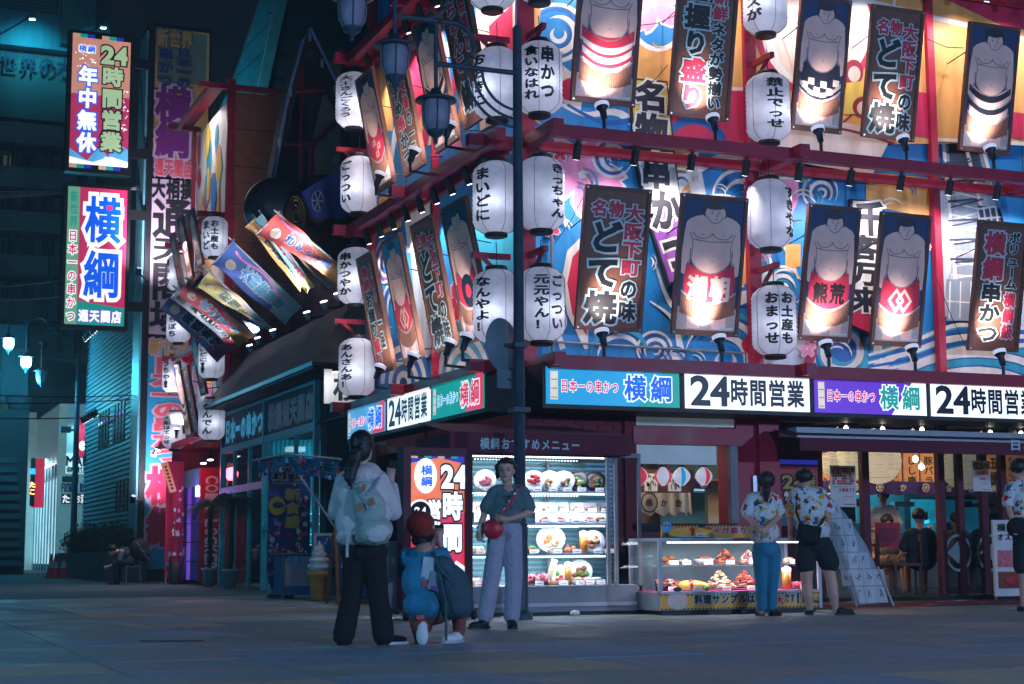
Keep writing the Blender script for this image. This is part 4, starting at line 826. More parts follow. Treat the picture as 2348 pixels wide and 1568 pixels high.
for i in range(34): m.bx(.08+i*.09, .12+i*.09, 13.16, 13.2, .9, 2.94, 'tealdim')
bw(ms, 'corrugated_panel', m)
m = MB('amber')
zs9 = PY(675, 979, 13.1).z
for i in range(12): x = PY(632, 979, 13.1).x+i*.085; m.ell((x, 13.1, zs9), .024, n=6, k=4)
bw(ms, 'light_string', m)
m = MB('pinksign'); c9 = PY(690, 963, 11.5); m.prism([(c9.x+.14*math.cos(a*math.pi/8), 11.5, c9.z+.05*math.sin(a*math.pi/8)) for a in range(16)], (0, .02, 0)); bw(ms, 'neon_sign', m)
m = MB('swhite'); pts = []
for a in range(19): t = a*math.pi/9; pts.append((.12, 9.98+.12*math.cos(t), 2.18+.17*math.sin(t)))
m.tube(pts, .015, 6); m.tube([(.12, 9.92, 2.1), (.12, 10.0, 2.25), (.12, 10.04, 2.16)], .012, 5); bw(ms, 'round_window_sign', m)
m = MB('storeglow'); c9 = PY(662, 1034, 12.5); c8 = PY(700, 1024, 12.5); m.bx(c9.x, c8.x, 12.5, 12.8, c9.z, c8.z); bw(ms, 'lit_shelf', m)
m = MB('cyanwin')
for k in range(4): c9 = PY(704, 1250-k*24, 12.5); c8 = PY(722, 1250-k*24, 12.5); m.bx(c9.x, c8.x+.3, 12.5, 12.8, c9.z, c9.z+.02, 'storeglow'); m.bx(c9.x, c8.x+.3, 12.55, 12.8, c9.z+.05, c9.z+.18)
bw(ms, 'display_shelf', m)
light('AREA', (1.6, 11.5, 2.9), (1.6, 11.5, 0), 60, '50d8f0', sx=2, sy=3, name='ceiling_panel_light')
light('AREA', (1.6, 15, 2.9), (1.6, 15, 0), 12, '60b8d0', sx=2, sy=3, name='ceiling_panel_light')
# poster by the corner shop
o = thing('signboard', 'white board with a bold black figure hung behind the lowest lantern', 'signboard', (.0, 7.45, 3.2))
m = MB('mwhite'); a = PY(742, 925, 7.45); b_ = PY(800, 848, 7.45); m.bx(a.x, b_.x+.3, 7.44, 7.47, a.z, b_.z); bw(o, 'board', m)
m = MB('ink'); text(m, '横', a.x+.12, a.z+.02, .62, b_.z-a.z-.04, ((1, 'ink'),), y=7.437); bw(o, 'lettering', m)
f = thing('clip_lamp', 'small clip lamp over the white board below the lowest lantern', 'lamp', PY(770, 852, 7.0)); m = MB(); m.tube([(0, 0, .1), (0, 0, 0)], [.04, .07], 10, 'blackmetal'); m.tube([(0, 0, -.002), (0, 0, -.01)], .06, 10, 'glow'); m.build('lamp_head', f); light('SPOT', PY(770, 858, 6.95), PY(770, 900, 7.45), 16, 'f4f4ff', .05, 130, 1, name='clip_lamp_light')
# roof lamps with hot heads along the mansard ridge
for k, (px, py, yy) in enumerate(((572, 792, 15.2), (590, 775, 14.2), (625, 757, 12.6), (703, 716, 10.6), (742, 692, 9.4), (773, 673, 8.8))):
    p = PY(px, py, yy); q = MB(); d = Vector((-.25, .1, .95)).normalized(); q.tube([(.4, yy, 5.05), (p.x, yy, p.z-.12)], .015, 5, 'blackmetal'); q.tube([p-d*.14, p-d*.02], [.04, .07], 10, 'lightgrey'); q.tube([p, p+d*.012], .065, 10, 'glow')
    f = thing('flood_lamp', ('flood lamp at the left end of the mansard roof ridge', 'flood lamp lighting the lower pair of flags', 'flood lamp at the foot of the yellow flag', 'flood lamp at the foot of the navy blue flag', 'flood lamp under the coral flag', 'flood lamp at the right end of the mansard ridge')[k], 'lamp', (p.x, yy, 5.05), group='flood lamps along the mansard roof')
    bw(f, 'lamp_head', q); light('SPOT', p+d*.06+Vector((-.1, -.5, 0)), p+Vector((-1.1, .3, 1.3)), 190, 'f0f4ff', .05, 100, .8, name='flood_lamp_light')
# flags on leaning poles
def flag(corners, yy, cols, tx, tc, label, dy=.0):
    # corners: pole-top, outer-top, outer-bottom, pole-bottom (photo positions on a plane facing the street)
    c = [PY(x, y, yy+(dy if i in (1, 2) else 0)) for i, (x, y) in enumerate(corners)]
    f = thing('banner_flag', label, 'flag', c[3], group='festival flags on leaning poles over the mansard roof')
    NU, NV = 8, 18; m = MB(); V = []
    def S(u, v, off=0):
        p = (c[0]*(1-v)+c[3]*v)*(1-u)+(c[1]*(1-v)+c[2]*v)*u; w = .07*math.sin(u*5+v*7+yy)+.05*math.sin(v*11+u*3)
        return Vector((p.x, p.y+w-off, p.z+.02*math.sin(u*6+v*4)))
    for sgn in (0, .012):
        for j in range(NV+1):
            for i in range(NU+1): V.append(S(i/NU, j/NV, sgn))
    F_ = []; K_ = (NU+1)*(NV+1); M_ = []
    for j in range(NV):
        for i in range(NU):
            a = j*(NU+1)+i; F_.append((a, a+NU+1, a+NU+2, a+1)); F_.append((K_+a, K_+a+1, K_+a+NU+2, K_+a+NU+1))
            cc = cols[0] if v_band(i/NU, j/NV) == 0 else cols[1]; M_ += [cc, cc]
    o_ = len(m.v); m.v += [tuple(v) for v in V]; m.f += F_; m.m += M_; m.s += [True]*len(F_)
    bw(f, 'cloth', m)
    m = MB()
    def wpf(X, Y, Z): return tuple(S(max(0, min(1, X)), 1-max(0, min(1, Z)), .014-Y))
    text(m, tx, .24, .14, .56, .6, ((3, 'flagwh'), (4, tc)), True, y=-.004, warp=wpf, tk=.002)
    V = []
    for i in range(15):
        t = i/14; u = .16+.06*math.sin(t*9)
        for du in (-.04, .04): V.append(wpf(u+du, -.004, .9-.75*t))
    m.add(V, [(2*i, 2*i+1, 2*i+3, 2*i+2) for i in range(14)], 'mpink'); n = 12
    m.poly([wpf(.62+.2*math.cos(a*math.pi/6), -.005, .86+.06*math.sin(a*math.pi/6)) for a in range(12)], 'mcream')
    bw(f, 'print', m)
    m = MB('lightgrey'); m.tube([c[3]+(c[3]-c[0])*.03, c[0]+(c[0]-c[3])*.06], .018, 6); m.tube([c[0]+(c[0]-c[1])*.08, c[1]+(c[1]-c[0])*.06], .012, 5); bw(f, 'pole', m)
def v_band(u, v): return 1 if v > .68+.1*u or u < .08 and v > .5 else 0
flag([(637, 489), (589, 535), (775, 648), (779, 609)], 9.3, ('coral', 'flagor'), 'ちゃんこ鍋', 'flagbl', 'coral coloured flag with blue lettering, rightmost and topmost of the flags')
flag([(585, 500), (563, 520), (690, 668), (697, 645)], 10.4, ('flagor', 'flagor'), '力士がくる', 'leaf', 'narrow orange flag with green lettering tucked behind the coral flag')
flag([(533, 553), (487, 607), (653, 744), (689, 704)], 11.6, ('flagbl', 'flagaq'), '大相撲観戦', 'skyb', 'navy blue flag with pale blue lettering in the middle of the flags')
flag([(479, 622), (451, 658), (600, 752), (627, 757)], 13.2, ('flagye', 'flagaq'), '横綱名物', 'flaggr', 'yellow flag with grey green lettering blown against the red wing')
flag([(433, 643), (408, 673), (551, 793), (582, 768)], 14.4, ('flagred', 'flagor'), '力士屋台', 'skyb', 'red flag with light blue lettering between the yellow and the bottom flag')
flag([(405, 663), (368, 706), (500, 829), (543, 793)], 15.6, ('flagdk', 'flagpu'), '満腹食堂', 'tblue', 'grey blue flag with a purple foot, lowest and leftmost of the flags')
flag([(462, 628), (440, 652), (590, 768), (610, 752)], 13.8, ('fringe', 'flagdk'), '相撲部屋', 'tblue', 'brown flag squeezed between the yellow and the red flag')
flag([(600, 492), (584, 506), (706, 672), (716, 655)], 10.1, ('flagaq', 'flagye'), '横丁祭', 'aprred', 'pale blue furled flag just left of the coral flag')
flag([(416, 650), (392, 682), (540, 806), (566, 780)], 15.0, ('flagwh', 'flagred'), '千客万来', 'leaf', 'whitish flag almost hidden between the two lowest flags')
flag([(640, 530), (628, 520), (748, 668), (758, 660)], 10.9, ('flagye', 'flagaq'), '満腹横丁', 'aprred', 'thin furled flag seen edge on below the coral flag')
# ================================================================ BACK BUILDINGS BEHIND THE FLAGS
cb = thing('curved_dark_building', 'tall dark clad building with a curved teal lit edge behind the gable', 'building', (2, 24, 0))
def polyY(mb, pts, y, th, m=None): mb.prism([PY(a, b, y) for a, b in pts], (0, th, 0), m)
m = MB('darkclad'); polyY(m, [(668, -60), (880, -60), (880, 480), (575, 470), (612, 200)], 24, 2.5); bw(cb, 'wall', m)
m = MB('tealpanel'); polyY(m, [(640, -40), (672, -60), (614, 200), (592, 470), (560, 470), (592, 200)], 23.8, .2, 'concrete'); bw(cb, 'edge_trim_or_highlight', m)
for k, (p, q) in enumerate((([(600, -10), (640, -20), (628, 40), (560, 110)], 0), ([(560, 112), (628, 42), (612, 110), (535, 180)], 0), ([(535, 182), (612, 112), (592, 200), (500, 260)], 0))):
    m = MB('tealpanel'); polyY(m, p, 24.2, .3); bw(cb, 'cladding_panel', m)
for k in range(9):
    m = MB('black'); a = PY(612+k*3, 30+k*52, 23.9); b_ = PY(870, 45+k*52, 23.9); m.tube([a, b_], .02, 4); bw(cb, 'cladding_joint', m)
light('SPOT', PY(470, 330, 22), PY(580, 160, 24), 400, '30d0e8', .1, 60, 1, name='wall_washer_light')
gb = thing('gable_frame', 'steep dark wooden gable frame with red ribs above the round ornament', 'gable', (1.5, 12.5, 5))
m = MB('gable'); polyY(m, [(712, 66), (706, 100), (668, 250), (640, 415), (620, 420), (655, 230), (694, 80)], 12.4, .5); polyY(m, [(712, 66), (800, 245), (800, 275), (706, 100)], 12.4, .5); bw(gb, 'bargeboard', m)
m = MB('edgeblue'); m.tube([PY(x, y, 12.36) for x, y in ((712, 64), (694, 92), (668, 190), (655, 250), (640, 340), (628, 420))], .035, 6); m.tube([PY(x, y, 12.36) for x, y in ((712, 64), (756, 155), (800, 247))], .035, 6); bw(gb, 'edge_trim_or_highlight', m)  # lighter tubes paint a highlight along the gable edges
m = MB('gable'); polyY(m, [(706, 95), (800, 270), (800, 480), (690, 480), (636, 420), (672, 240)], 12.9, .1); bw(gb, 'gable_panel', m)
m = MB('darkroof'); polyY(m, [(740, 220), (780, 190), (780, 400), (712, 400), (715, 330)], 12.85, .03, 'roofside'); bw(gb, 'plaster_panel', m)
for a, b_ in (((672, 210), (782, 205)), ((655, 330), (720, 330)), ((716, 330), (790, 260)), ((712, 330), (712, 400)), ((690, 130), (690, 420))):
    m = MB('mdred'); m.tube([PY(a[0], a[1], 12.8), PY(b_[0], b_[1], 12.8)], .05, 5, None, False); bw(gb, 'rib', m)
for a, b_ in ((710, 85), (666, 212), (640, 325), (738, 145), (768, 205), (768, 365)):
    m = MB('mgrey'); p = PY(a, b_, 12.3); m.box(p, (.05, .04, .16)); bw(gb, 'clip', m)
m = MB('darkred'); m.bx(1.4, 8, 13, 20, 5.04, 11); bw(gb, 'wall', m)
bo_ = thing('round_ornament', 'huge black rounded ornament with a gold spiral band beside the flags', 'ornament', PY(640, 560, 11.8))
m = MB('blackmetal'); m.ell(PY(632, 478, 11.8), (.62, .62, .6), n=28, k=18); bw(bo_, 'body', m)
m = MB('black'); p = PY(790, 560, 11.5); m.ell(p, (.75, .6, .55), n=24, k=14); m.tube([PY(650, 500, 11.6), PY(720, 560, 11.5), PY(790, 560, 11.4)], [.3, .36, .4], 12); bw(bo_, 'lobe', m)
c0 = PY(678, 492, 11.1); sp_ = []
for i in range(40): a = i*.42; r = .05+.0055*i; sp_.append(c0+Vector((r*.55*math.cos(a), 0, r*math.sin(a)*1.25)))
m = MB('gold'); m.tube(sp_, .022, 6); m.tube([c0+Vector((.18*math.cos(a*.33), .03, .36*math.sin(a*.33))) for a in range(20)], .03, 6); bw(bo_, 'spiral_band', m)
nn = thing('noren_curtain', 'blue cloth curtain with a white wheel crest hanging under the gable', 'curtain', PY(740, 500, 10.6))
V = []; m = MB('noren')
q = [PY(*a, 10.6) for a in ((690, 440), (800, 375), (800, 500), (716, 500))]
N = 14
for s_ in (0, .015):
    for i in range(N+1):
        u = i/N; w = .05*math.sin(u*12)
        V += [q[0]*(1-u)+q[1]*u+Vector((0, w+s_, 0)), q[3]*(1-u)+q[2]*u+Vector((0, w*1.6+s_, 0))]
m.add(V, [(2*i, 2*i+2, 2*i+3, 2*i+1) for i in range(N)]+[(2*(N+1)+2*i, 2*(N+1)+2*i+1, 2*(N+1)+2*i+3, 2*(N+1)+2*i+2) for i in range(N)], sm=True); bw(nn, 'cloth', m)
m = MB('mgrey'); cc = PY(728, 460, 10.5); m.tube([cc+Vector((.11*math.cos(a*.5), 0, .2*math.sin(a*.5))) for a in range(14)], .012, 5)
for a in range(6): m.tube([cc, cc+Vector((.1*math.cos(a*1.047), 0, .18*math.sin(a*1.047)))], .018, 4)
bw(nn, 'crest', m)
# ================================================================ RED WING WITH SMALL POSTERS
wg = thing('red_wing', 'red framed wing of the restaurant with lanterns and small posters behind the flags', 'building', (0, 17, 0))
m = MB('orangewood'); 
for k in range(9): z = 3.3+k*.86; m.bx(.06, 1.4, 17.0, 17.06, z, z+.84)
bw(wg, 'wood_cladding', m)
m = MB('darkred'); m.bx(.06, 1.4, 17.07, 21, 3.2, 11); bw(wg, 'wall', m)
mw = Mural(PB)
for k, (z0, z1) in enumerate(((8.2, 10.9), (5.5, 7.9), (3.4, 5.2))):
    m = MB(('mwhite', 'mcream', 'mlgrey')[k]); m.bx(0, .055, 17.1, 20.9, z0, z1); bw(wg, 'mural_panel', m)
    pr = MB(); random.seed(5+k)
    for i in range(26):
        y = random.uniform(17.2, 20.6); z = random.uniform(z0+.2, z1-.3); w = random.uniform(.15, .5); h = random.uniform(.2, .9); n = 9
        c = random.choice(('mred', 'mblue', 'morange', 'mpink', 'mwhite', 'mteal', 'myellow'))
        pr.poly([(-.004-.0008*i, y+w*math.cos(a*2*math.pi/n)*random.uniform(.6, 1), min(z1, max(z0, z+h*.6*math.sin(a*2*math.pi/n)))) for a in range(n)], c)
    bw(wg, 'mural_print', pr)
random.seed(11)
m = MB('red'); m.bx(-.1, .08, 16.93, 17.06, 3.2, 11.3); m.bx(-.1, -.01, 20.9, 21.02, 3.2, 11.1); bw(wg, 'post', m)
for z in (11.05, 8.1, 5.3, 3.2):
    m = MB('red'); m.bx(-.52, -.42, 17, 21, z, z+.12); m.bx(-.72, 1.3 if z > 10.5 else .1, 16.95, 17.08, z+.01, z+.13); m.bx(-.72, .1, 20.9, 21, z+.01, z+.13); be = bw(wg, 'beam', m)
    m = MB('red'); m.bx(-.42, -.1, 17.1, 20.9, z+.13, z+.16); bw(wg, 'soffit', m)
    if z > 3.5:
        for k in range(7):
            f = MB(); y = 17.3+k*.55; spot_fix(f, -.45, y, z, -1, 0, False); f.build('spotlight', be)
        light('AREA', (-.35, 19, z-.1), (.1, 19, z-1.1), 75, 'fff0f4', sx=.3, sy=3.6, name='spotlight_light')
WT = {'a': 'dote', 'b': 'blue', 'c': 'white'}
for px, py, w, h, k, lb in ((420, 668, .55, 1.4, 'blue', 'small dark blue poster left of the flags on the wing, seen at a steep angle'), (440, 640, .6, 1.5, 'white', 'second small poster of the wing squeezed between two lanterns'), (462, 610, .6, 1.3, 'ring', 'teal toned small poster beside the lettered lantern on the wing'),
    (437, 1003, .7, 1.75, 'band', 'tall brown edged poster low on the wing next to the lowest lantern'), (455, 1000, .6, 1.6, 'yokozuna', 'narrow lettered poster low on the wing'), (470, 905, .6, 1.3, 'blue', 'small blue poster above the low shop roof edge')):
    yy = PB(px, py, .4); poster((-.4, yy.y, yy.z), -math.pi/2-.0, w, h, k, lb)
for px, py, tx, lb, an in ((491, 594, 'お土産も/まいど', 'lantern of the wing hanging beside the navy flag', -10), (409, 672, '串かつ', 'lantern of the wing under a bright clip lamp at its outer corner', -60), (408, 790, 'ぼちぼち', 'lantern of the wing half hidden below the lowest flag', -20),
    (484, 873, 'まいどに!!', 'lantern of the wing touching the mansard roof edge', -30), (398, 905, 'うちや!', 'lantern of the wing over the blue tall sign', -30), (400, 1034, '大阪はてっせ', 'lowest lantern of the wing in front of the tall sign', -30), (484, 1014, 'なんでん', 'lowest lantern of the wing next to the shop front', -10)):
    p = PB(px, py, .4); lantern(p, math.radians(-22+an), tx, lb)
# ================================================================ ROTATED TALL SIGN TOWER
TY = 26
tw = thing('sign_tower', 'tall vertical sign tower with yellow, white and blue lettered panels', 'sign', (.6, TY, 0))
def tY(px, py): return PY(px, py, TY)
xl = -.22; xr = 1.28
m = MB('black'); m.bx(xl-.16, xr+.06, TY+.02, TY+1.4, 0, 15.4); m.bx(xl-.16, xl-.02, TY-.06, TY+.02, 0, 15.4); bw(tw, 'frame', m)
m = MB('cyanwin'); m.bx(xl-.22, xl-.17, TY+.1, TY+1.3, .2, 15.2, 'tealframe'); bw(tw, 'side_face', m)
zs = [tY(400, v).z for v in (68, 365, 405, 412, 768, 778, 1300)]
def pan(c, z0, z1, nm='panel'): m = MB(c); m.bx(xl, xr, TY-.03, TY+.02, z0, z1); return bw(tw, nm, m)
pan('tyel', zs[1], zs[0]); pan('tblue', zs[2], zs[1]-.01); pan('tlil', zs[4], zs[3]-.02); pan('tcyan', .3, zs[5])
m = MB()
def tt(s, px0, py0, px1, py1, lay, vert=True):
    a = tY(px0, py1); b = tY(px1, py0); text(m, s, a.x, a.z, b.x-a.x, b.z-a.z, lay, vert, y=TY-.045, pad=.03)
GY_ = ((2, 'tgrey'), (1, 'tblue')); 
m.poly([(xl+.05, TY-.034, tY(400, 190).z), (xr-.08, TY-.034, tY(400, 190).z), (xr-.08, TY-.034, tY(400, 75).z), (xl+.05, TY-.034, tY(400, 75).z)], 'tgrey')
tt('新世界', 358, 72, 442, 108, ((3, 'sidingd'), (4, 'tyel')), False); tt('日本一の', 402, 112, 438, 202, ((3, 'tgrey'), (4, 'tblue'))); tt('串かつ', 360, 112, 398, 200, ((3, 'tgrey'), (4, 'tblue')))
tt('横', 352, 200, 440, 280, ((3, 'tlil'), (4, 'tpurp'))); tt('綱', 352, 278, 438, 362, ((3, 'tlil'), (4, 'tpurp'))); tt('通天閣店', 352, 368, 442, 404, ((3, 'tlil'), (4, 'tred')), False)
tt('大相撲', 346, 416, 445, 455, ((4, 'ink'),), False); tt('通', 344, 455, 443, 550, ((1, 'ink'),)); tt('天', 344, 545, 443, 600, ((1, 'ink'),)); tt('閣', 340, 600, 440, 692, ((1, 'ink'),)); tt('場', 336, 692, 438, 766, ((1, 'ink'),))
tt('新世界', 340, 778, 438, 815, ((3, 'tlil'), (4, 'tyel')), False)
LR = ((3, 'tlil'), (4, 'tred'))
for i, ch in enumerate('日本一の串かつ'): tt(ch, 345, 818+i*34, 430, 858+i*34, LR)
LR2 = ((3, 'tlil'), (4, 'mred')); tt('横', 330, 1066, 425, 1160, LR2); tt('綱', 330, 1158, 425, 1256, LR2)
bw(tw, 'lettering', m)
def bracketbox(px0, py0, px1, py1, lab):
    a = PY(px0, py1, TY-.2); b = PY(px1, py0, TY-.2); t = thing('lit_sign_box', lab, 'lit sign', (a.x, TY-.2, a.z)); w = b.x-a.x; h = b.z-a.z
    m = MB('black'); m.bx(-.1, w+.1, .012, .4, -.1, h+.1); m.bx(w+.1, -a.x-.3, .15, .25, h*.12, h*.19); m.bx(w+.1, -a.x-.3, .15, .25, h*.8, h*.87); m.build('housing', t); return t, w, h
t, w, h = bracketbox(158, 90, 300, 383, 'upper lit sign box with white and green lettering over a red sunset and waves')
m = MB('speach'); m.bx(0, w, -.01, .011, h*.55, h); m.build('lit_panel', t)
m = MB('srose'); m.bx(0, w, -.01, .011, .03*h, h*.55); m.poly([(0, -.0108, h*.55), (w, -.0108, h*.55), (w, -.0108, h*.7), (0, -.0108, h*.62)], 'speach'); m.build('lit_panel', t)
m = MB()
for z0 in (0, .972):
    for k in range(8): m.bx(k*w/8, (k+1)*w/8, -.014, -.011, z0*h, (z0+.028)*h, ('stan', 'steal', 'snavy', 'sink')[k % 4])
m.poly([(0, -.012, .03*h), (w, -.012, .03*h), (w, -.012, .16*h), (w*.85, -.012, .2*h), (w*.65, -.012, .1*h), (w*.5, -.012, .17*h), (w*.3, -.012, .06*h), (0, -.012, .14*h)], 'slblue')
m.poly([(0, -.0125, .03*h), (w, -.0125, .03*h), (w, -.0125, .07*h), (w*.7, -.0125, .1*h), (w*.4, -.0125, .05*h), (0, -.0125, .08*h)], 'swhite'); m.poly([(w*.5, -.013, .05*h), (w*.62, -.013, .1*h), (w*.75, -.013, .05*h)], 'swhite')
random.seed(3)
for k in range(60): u, v = (random.uniform(.05, .4), random.uniform(.72, .88)) if k < 32 else (random.uniform(.85, .98), random.uniform(.3, .6)); m.box((u*w, -.012, v*h), (.03, .002, .03), 'swhite', R=rotm(ry=k))
text(m, '横綱', .1*w, .86*h, .3*w, .06*h, ((3, 'swhite'), (1, 'sblue')), y=-.015); text(m, '24', .49*w, .79*h, .46*w, .14*h, ((3, 'sink'), (4, 'smint')), y=-.015)
text(m, '時間営業', .5*w, .13*h, .4*w, .65*h, ((3, 'sink'), (4, 'smint')), True, y=-.015); text(m, '年中無休', .1*w, .11*h, .36*w, .66*h, ((3, 'sblue'), (4, 'swhite')), True, y=-.015)
m.build('lettering', t)
t, w, h = bracketbox(147, 437, 292, 742, 'lower lit sign box with two huge blue characters on crimson')
m = MB('sgreen'); m.bx(0, .2*w, -.01, .011, 0, h); m.build('lit_panel', t); m = MB('spink'); m.bx(.2*w, w, -.01, .011, .13*h, h); m.build('lit_panel', t)
m = MB('steal'); m.bx(.2*w, w, -.01, .011, 0, .13*h); m.poly([(.2*w, -.0107, .13*h), (w, -.0107, .13*h), (.2*w, -.0107, .17*h)], 'steal'); m.build('lit_panel', t)
m = MB(); text(m, '新世界', .03*w, .7*h, .15*w, .27*h, ((1, 'steal'),), True, y=-.013); text(m, '日本一の串かつ', .01*w, .01*h, .18*w, .68*h, ((3, 'swhite'), (1, 'sred')), True, y=-.013, pad=.08)
text(m, '横綱', .25*w, .17*h, .7*w, .8*h, ((3, 'swhite'), (1, 'sblue')), True, y=-.014, pad=.06); text(m, '通天閣店', .22*w, .015*h, .74*w, .1*h, ((3, 'spurple'), (4, 'swhite')), y=-.014); m.build('lettering', t)
# ================================================================ COIN LOCKER, PAINTED PILLAR AND SMALL SIGN
lk = thing('coin_locker', 'red coin locker cabinet with white sideways lettering COIN LOCKER', 'locker', (.1, 19, 0))
a = PY(455, 1335, 19.0).x; b_ = PY(508, 1335, 19.0).x; H_ = PY(480, 1072, 19).z
m = MB('lockred'); m.bx(a, b_, 19, 19.08, .05, H_); bw(lk, 'side_panel', m)
m = MB('skyb'); m.bx(a-.02, a+.05, 19.09, 21, H_-.4, H_, 'tealframe'); m.bx(a+.05, b_, 19.09, 21, H_-.1, H_, 'lockred'); bw(lk, 'header', m)
for r in range(5):
    for k in range(4):
        m = MB('bluedoor' if k != 2 else 'purpglow'); y = 19.12+k*.47; m.bx(a, a+.04, y, y+.45, .1+r*.44, .52+r*.44); bw(lk, 'locker_door', m)
m = MB('cyanbulb'); m.bx(a-.03, a, 19.12, 19.4, H_-.65, H_-.42); bw(lk, 'lamp_tube', m); light('POINT', (a-.25, 19.3, H_-.6), None, 14, 'c070ff', .1, name='locker_lamp_light')
m = MB('mwhite')
def wpr(X, Y, Z): return (a+.06+(.46)*(1-Z if False else 1-Z)*1.0, Y, H_-.2-X)   # sideways: reads from top to bottom
def wpl(X, Y, Z): return (a+.1+(b_-a-.2)*Z, Y, H_-.18-X*(H_-.5))
text(m, 'COIN LOCKER', 0, 0, 1, 1, ((1, 'mwhite'),), y=18.993, warp=wpl, pad=.08); bw(lk, 'lettering', m)
pp = thing('painted_pillar', 'pink red pillar with peeling stickers next to the coin locker', 'pillar', PY(404, 1330, 20.5))
p = PY(404, 1335, 20.4); zt = PY(404, 1120, 20.4).z; m = MB('red'); m.lathe([(.14, .35), (.14, zt)], (p.x, p.y, 0), 14); m.lathe([(.17, 0), (.17, .5), (.14, .52)], (p.x, p.y, 0), 14, 'black'); bw(pp, 'shaft', m)
random.seed(8)
for k in range(26):
    z = random.uniform(1.1, 1.75) if k < 18 else random.uniform(.5, 2.3); aa = random.uniform(-2.6, -.5); m = MB(random.choice(('mwhite', 'mcream', 'mwhite', 'mdred'))); c = Vector((p.x+.143*math.cos(aa), p.y+.143*math.sin(aa), z)); m.box(c, (.09*random.uniform(.5, 1), .006, .08*random.uniform(.5, 1.2)), R=rotm(ry=random.uniform(-.5, .5), rz=aa+math.pi/2)); bw(pp, 'sticker', m)
hs = thing('hanging_sign', 'narrow tilted cream sign hanging above the painted pillar', 'sign', PY(395, 1130, 20)); 
pa, pb = PY(376, 1060, 20), PY(397, 1128, 20); m = MB('plaque'); d = pb-pa; m.box((pa+pb)/2, (.16, .05, d.length), R=rotm(ry=math.atan2(d.x, -d.z)*-1+math.pi)); bw(hs, 'board', m)
m = MB('ink'); 
for k in range(7): c = pa+(pb-pa)*(.15+k*.12)+Vector((0, -.03, 0)); m.box(c, (.06, .004, .045))
bw(hs, 'lettering', m)
for k, (px, py) in enumerate(((352, 1042), (362, 1030), (466, 1060), (482, 1052), (405, 985), (422, 975))):
    p = PY(px, py, 20.3); f = thing('clip_lamp', ('left clip lamp of the pair on the rail in front of the tall sign', 'right clip lamp of the pair on the rail in front of the tall sign', 'left lamp under the wing ceiling above the lockers', 'right lamp under the wing ceiling above the lockers', 'left clip lamp below the lowest wing lantern', 'right clip lamp below the lowest wing lantern')[k], 'lamp', p, group='clip lamps of the red wing')
    d = Vector((-.4 if k < 2 else 0, -.2, -1 if k < 4 else 1)).normalized(); m = MB(); m.tube([-d*.2, -d*.05, d*.02], [.03, .04, .08], 10, 'blackmetal'); m.tube([d*.021, d*.03], .07, 10, 'glow'); m.build('lamp_head', f)
    if k >= 4: light('SPOT', p+d*.1, (.3, 26, 9.5 if k == 4 else 5.0), 300, 'ffe8f4', .06, 60, 1, name='clip_lamp_light')
    if k < 4: light('SPOT', p+d*.08, p+d*2, 70 if k < 2 else 110, 'fff0f0', .05, 120, .8, name='clip_lamp_light')
light('POINT', PY(440, 1085, 18.4), None, 20, 'ff6080', .15, name='clip_lamp_light')
m = MB('mdred'); m.bx(-.4, 1.4, 21.05, 21.15, 0, 3.3); m.bx(-.35, 0, 20.9, 21.04, 0, 1.1, 'maroon'); bw(wg, 'wall', m)
m = MB('mdred'); m.bx(PY(380, 1100, 20.9).x, PY(420, 1100, 20.9).x, 20.8, 20.85, .1, 2.9, 'mred'); bw(wg, 'poster_panel', m)
# ================================================================ LEFT STREET: SIDING BUILDING, STORE, TOWER BLOCK
sb = thing('siding_building', 'teal lit building with horizontal siding and slot windows beyond the sign tower', 'building', (0, 28, 0))
m = MB('sidingd'); m.bx(.06, 8, 27.7, 40, 0, 9.3); bw(sb, 'wall', m)
sl = MB('siding'); sl.prism([(-.045, 0, 0), (.03, 0, 0), (.03, 0, .148), (-.005, 0, .148)], (0, 12.2, 0)); s0 = None
for k in range(62):
    z = .06+k*.15
    if s0 is None: o = s0 = sl.build('siding_board', sb)
    else: o = s0.copy(); SC.collection.objects.link(o); o.parent = sb
    o.location = (0, -.25, z)
for (y0, y1, z0, z1) in [(31+k*.62, 31.35+k*.62, 4.1, 5.3) for k in range(4)]+[(34.2+k*.62, 34.55+k*.62, 4.1, 5.3) for k in range(4)]+[(30+k*.7, 30.2+k*.7, 2.0, 2.9) for k in range(4)]+[(35+k*.8, 35.35+k*.8, 8.2, 8.9) for k in range(3)]:
    m = MB('black'); m.bx(-.06, .0, y0, y1, z0, z1); wi = bw(sb, 'window', m)
    if z0 == 4.1: m = MB('storeglow' if y0 > 35 else 'purpglow'); m.bx(-.07, -.061, y0+.02, y1-.02, 4.9, 4.98); m.build('pane', wi, world=True)
m = MB('tealframe'); m.bx(-.15, 0, 27.4, 27.7, 0, 9.4); bw(sb, 'corner_trim', m)
pn = thing('planter', 'long brick planter filled with shrubs at the foot of the siding building', 'planter', (-.8, 30, 0))
m = MB('tilebrick'); m.bx(-1.3, -.2, 25.6, 36, 0, .75); bw(pn, 'wall', m)
bk2 = MB('tilebrick'); bk2.box((0, 0, 0), (.014, .4, .1)); bk3 = MB('tilebrick'); bk3.box((0, 0, 0), (.26, .014, .1)); o1 = bk2.build('brick', pn); o2 = bk3.build('brick', pn); first = True
for r in range(6):
    for k in range(24): o = o1 if r+k == 0 else o1.copy(); (None if r+k == 0 else SC.collection.objects.link(o)); o.parent = pn; o.location = (-.5-.005, -4.2+k*.43+(.2 if r % 2 else 0), .07+r*.12)
    for k in range(4): o = o2 if r+k == 0 else o2.copy(); (None if r+k == 0 else SC.collection.objects.link(o)); o.parent = pn; o.location = (-.36+k*.275, -4.405, .07+r*.12)
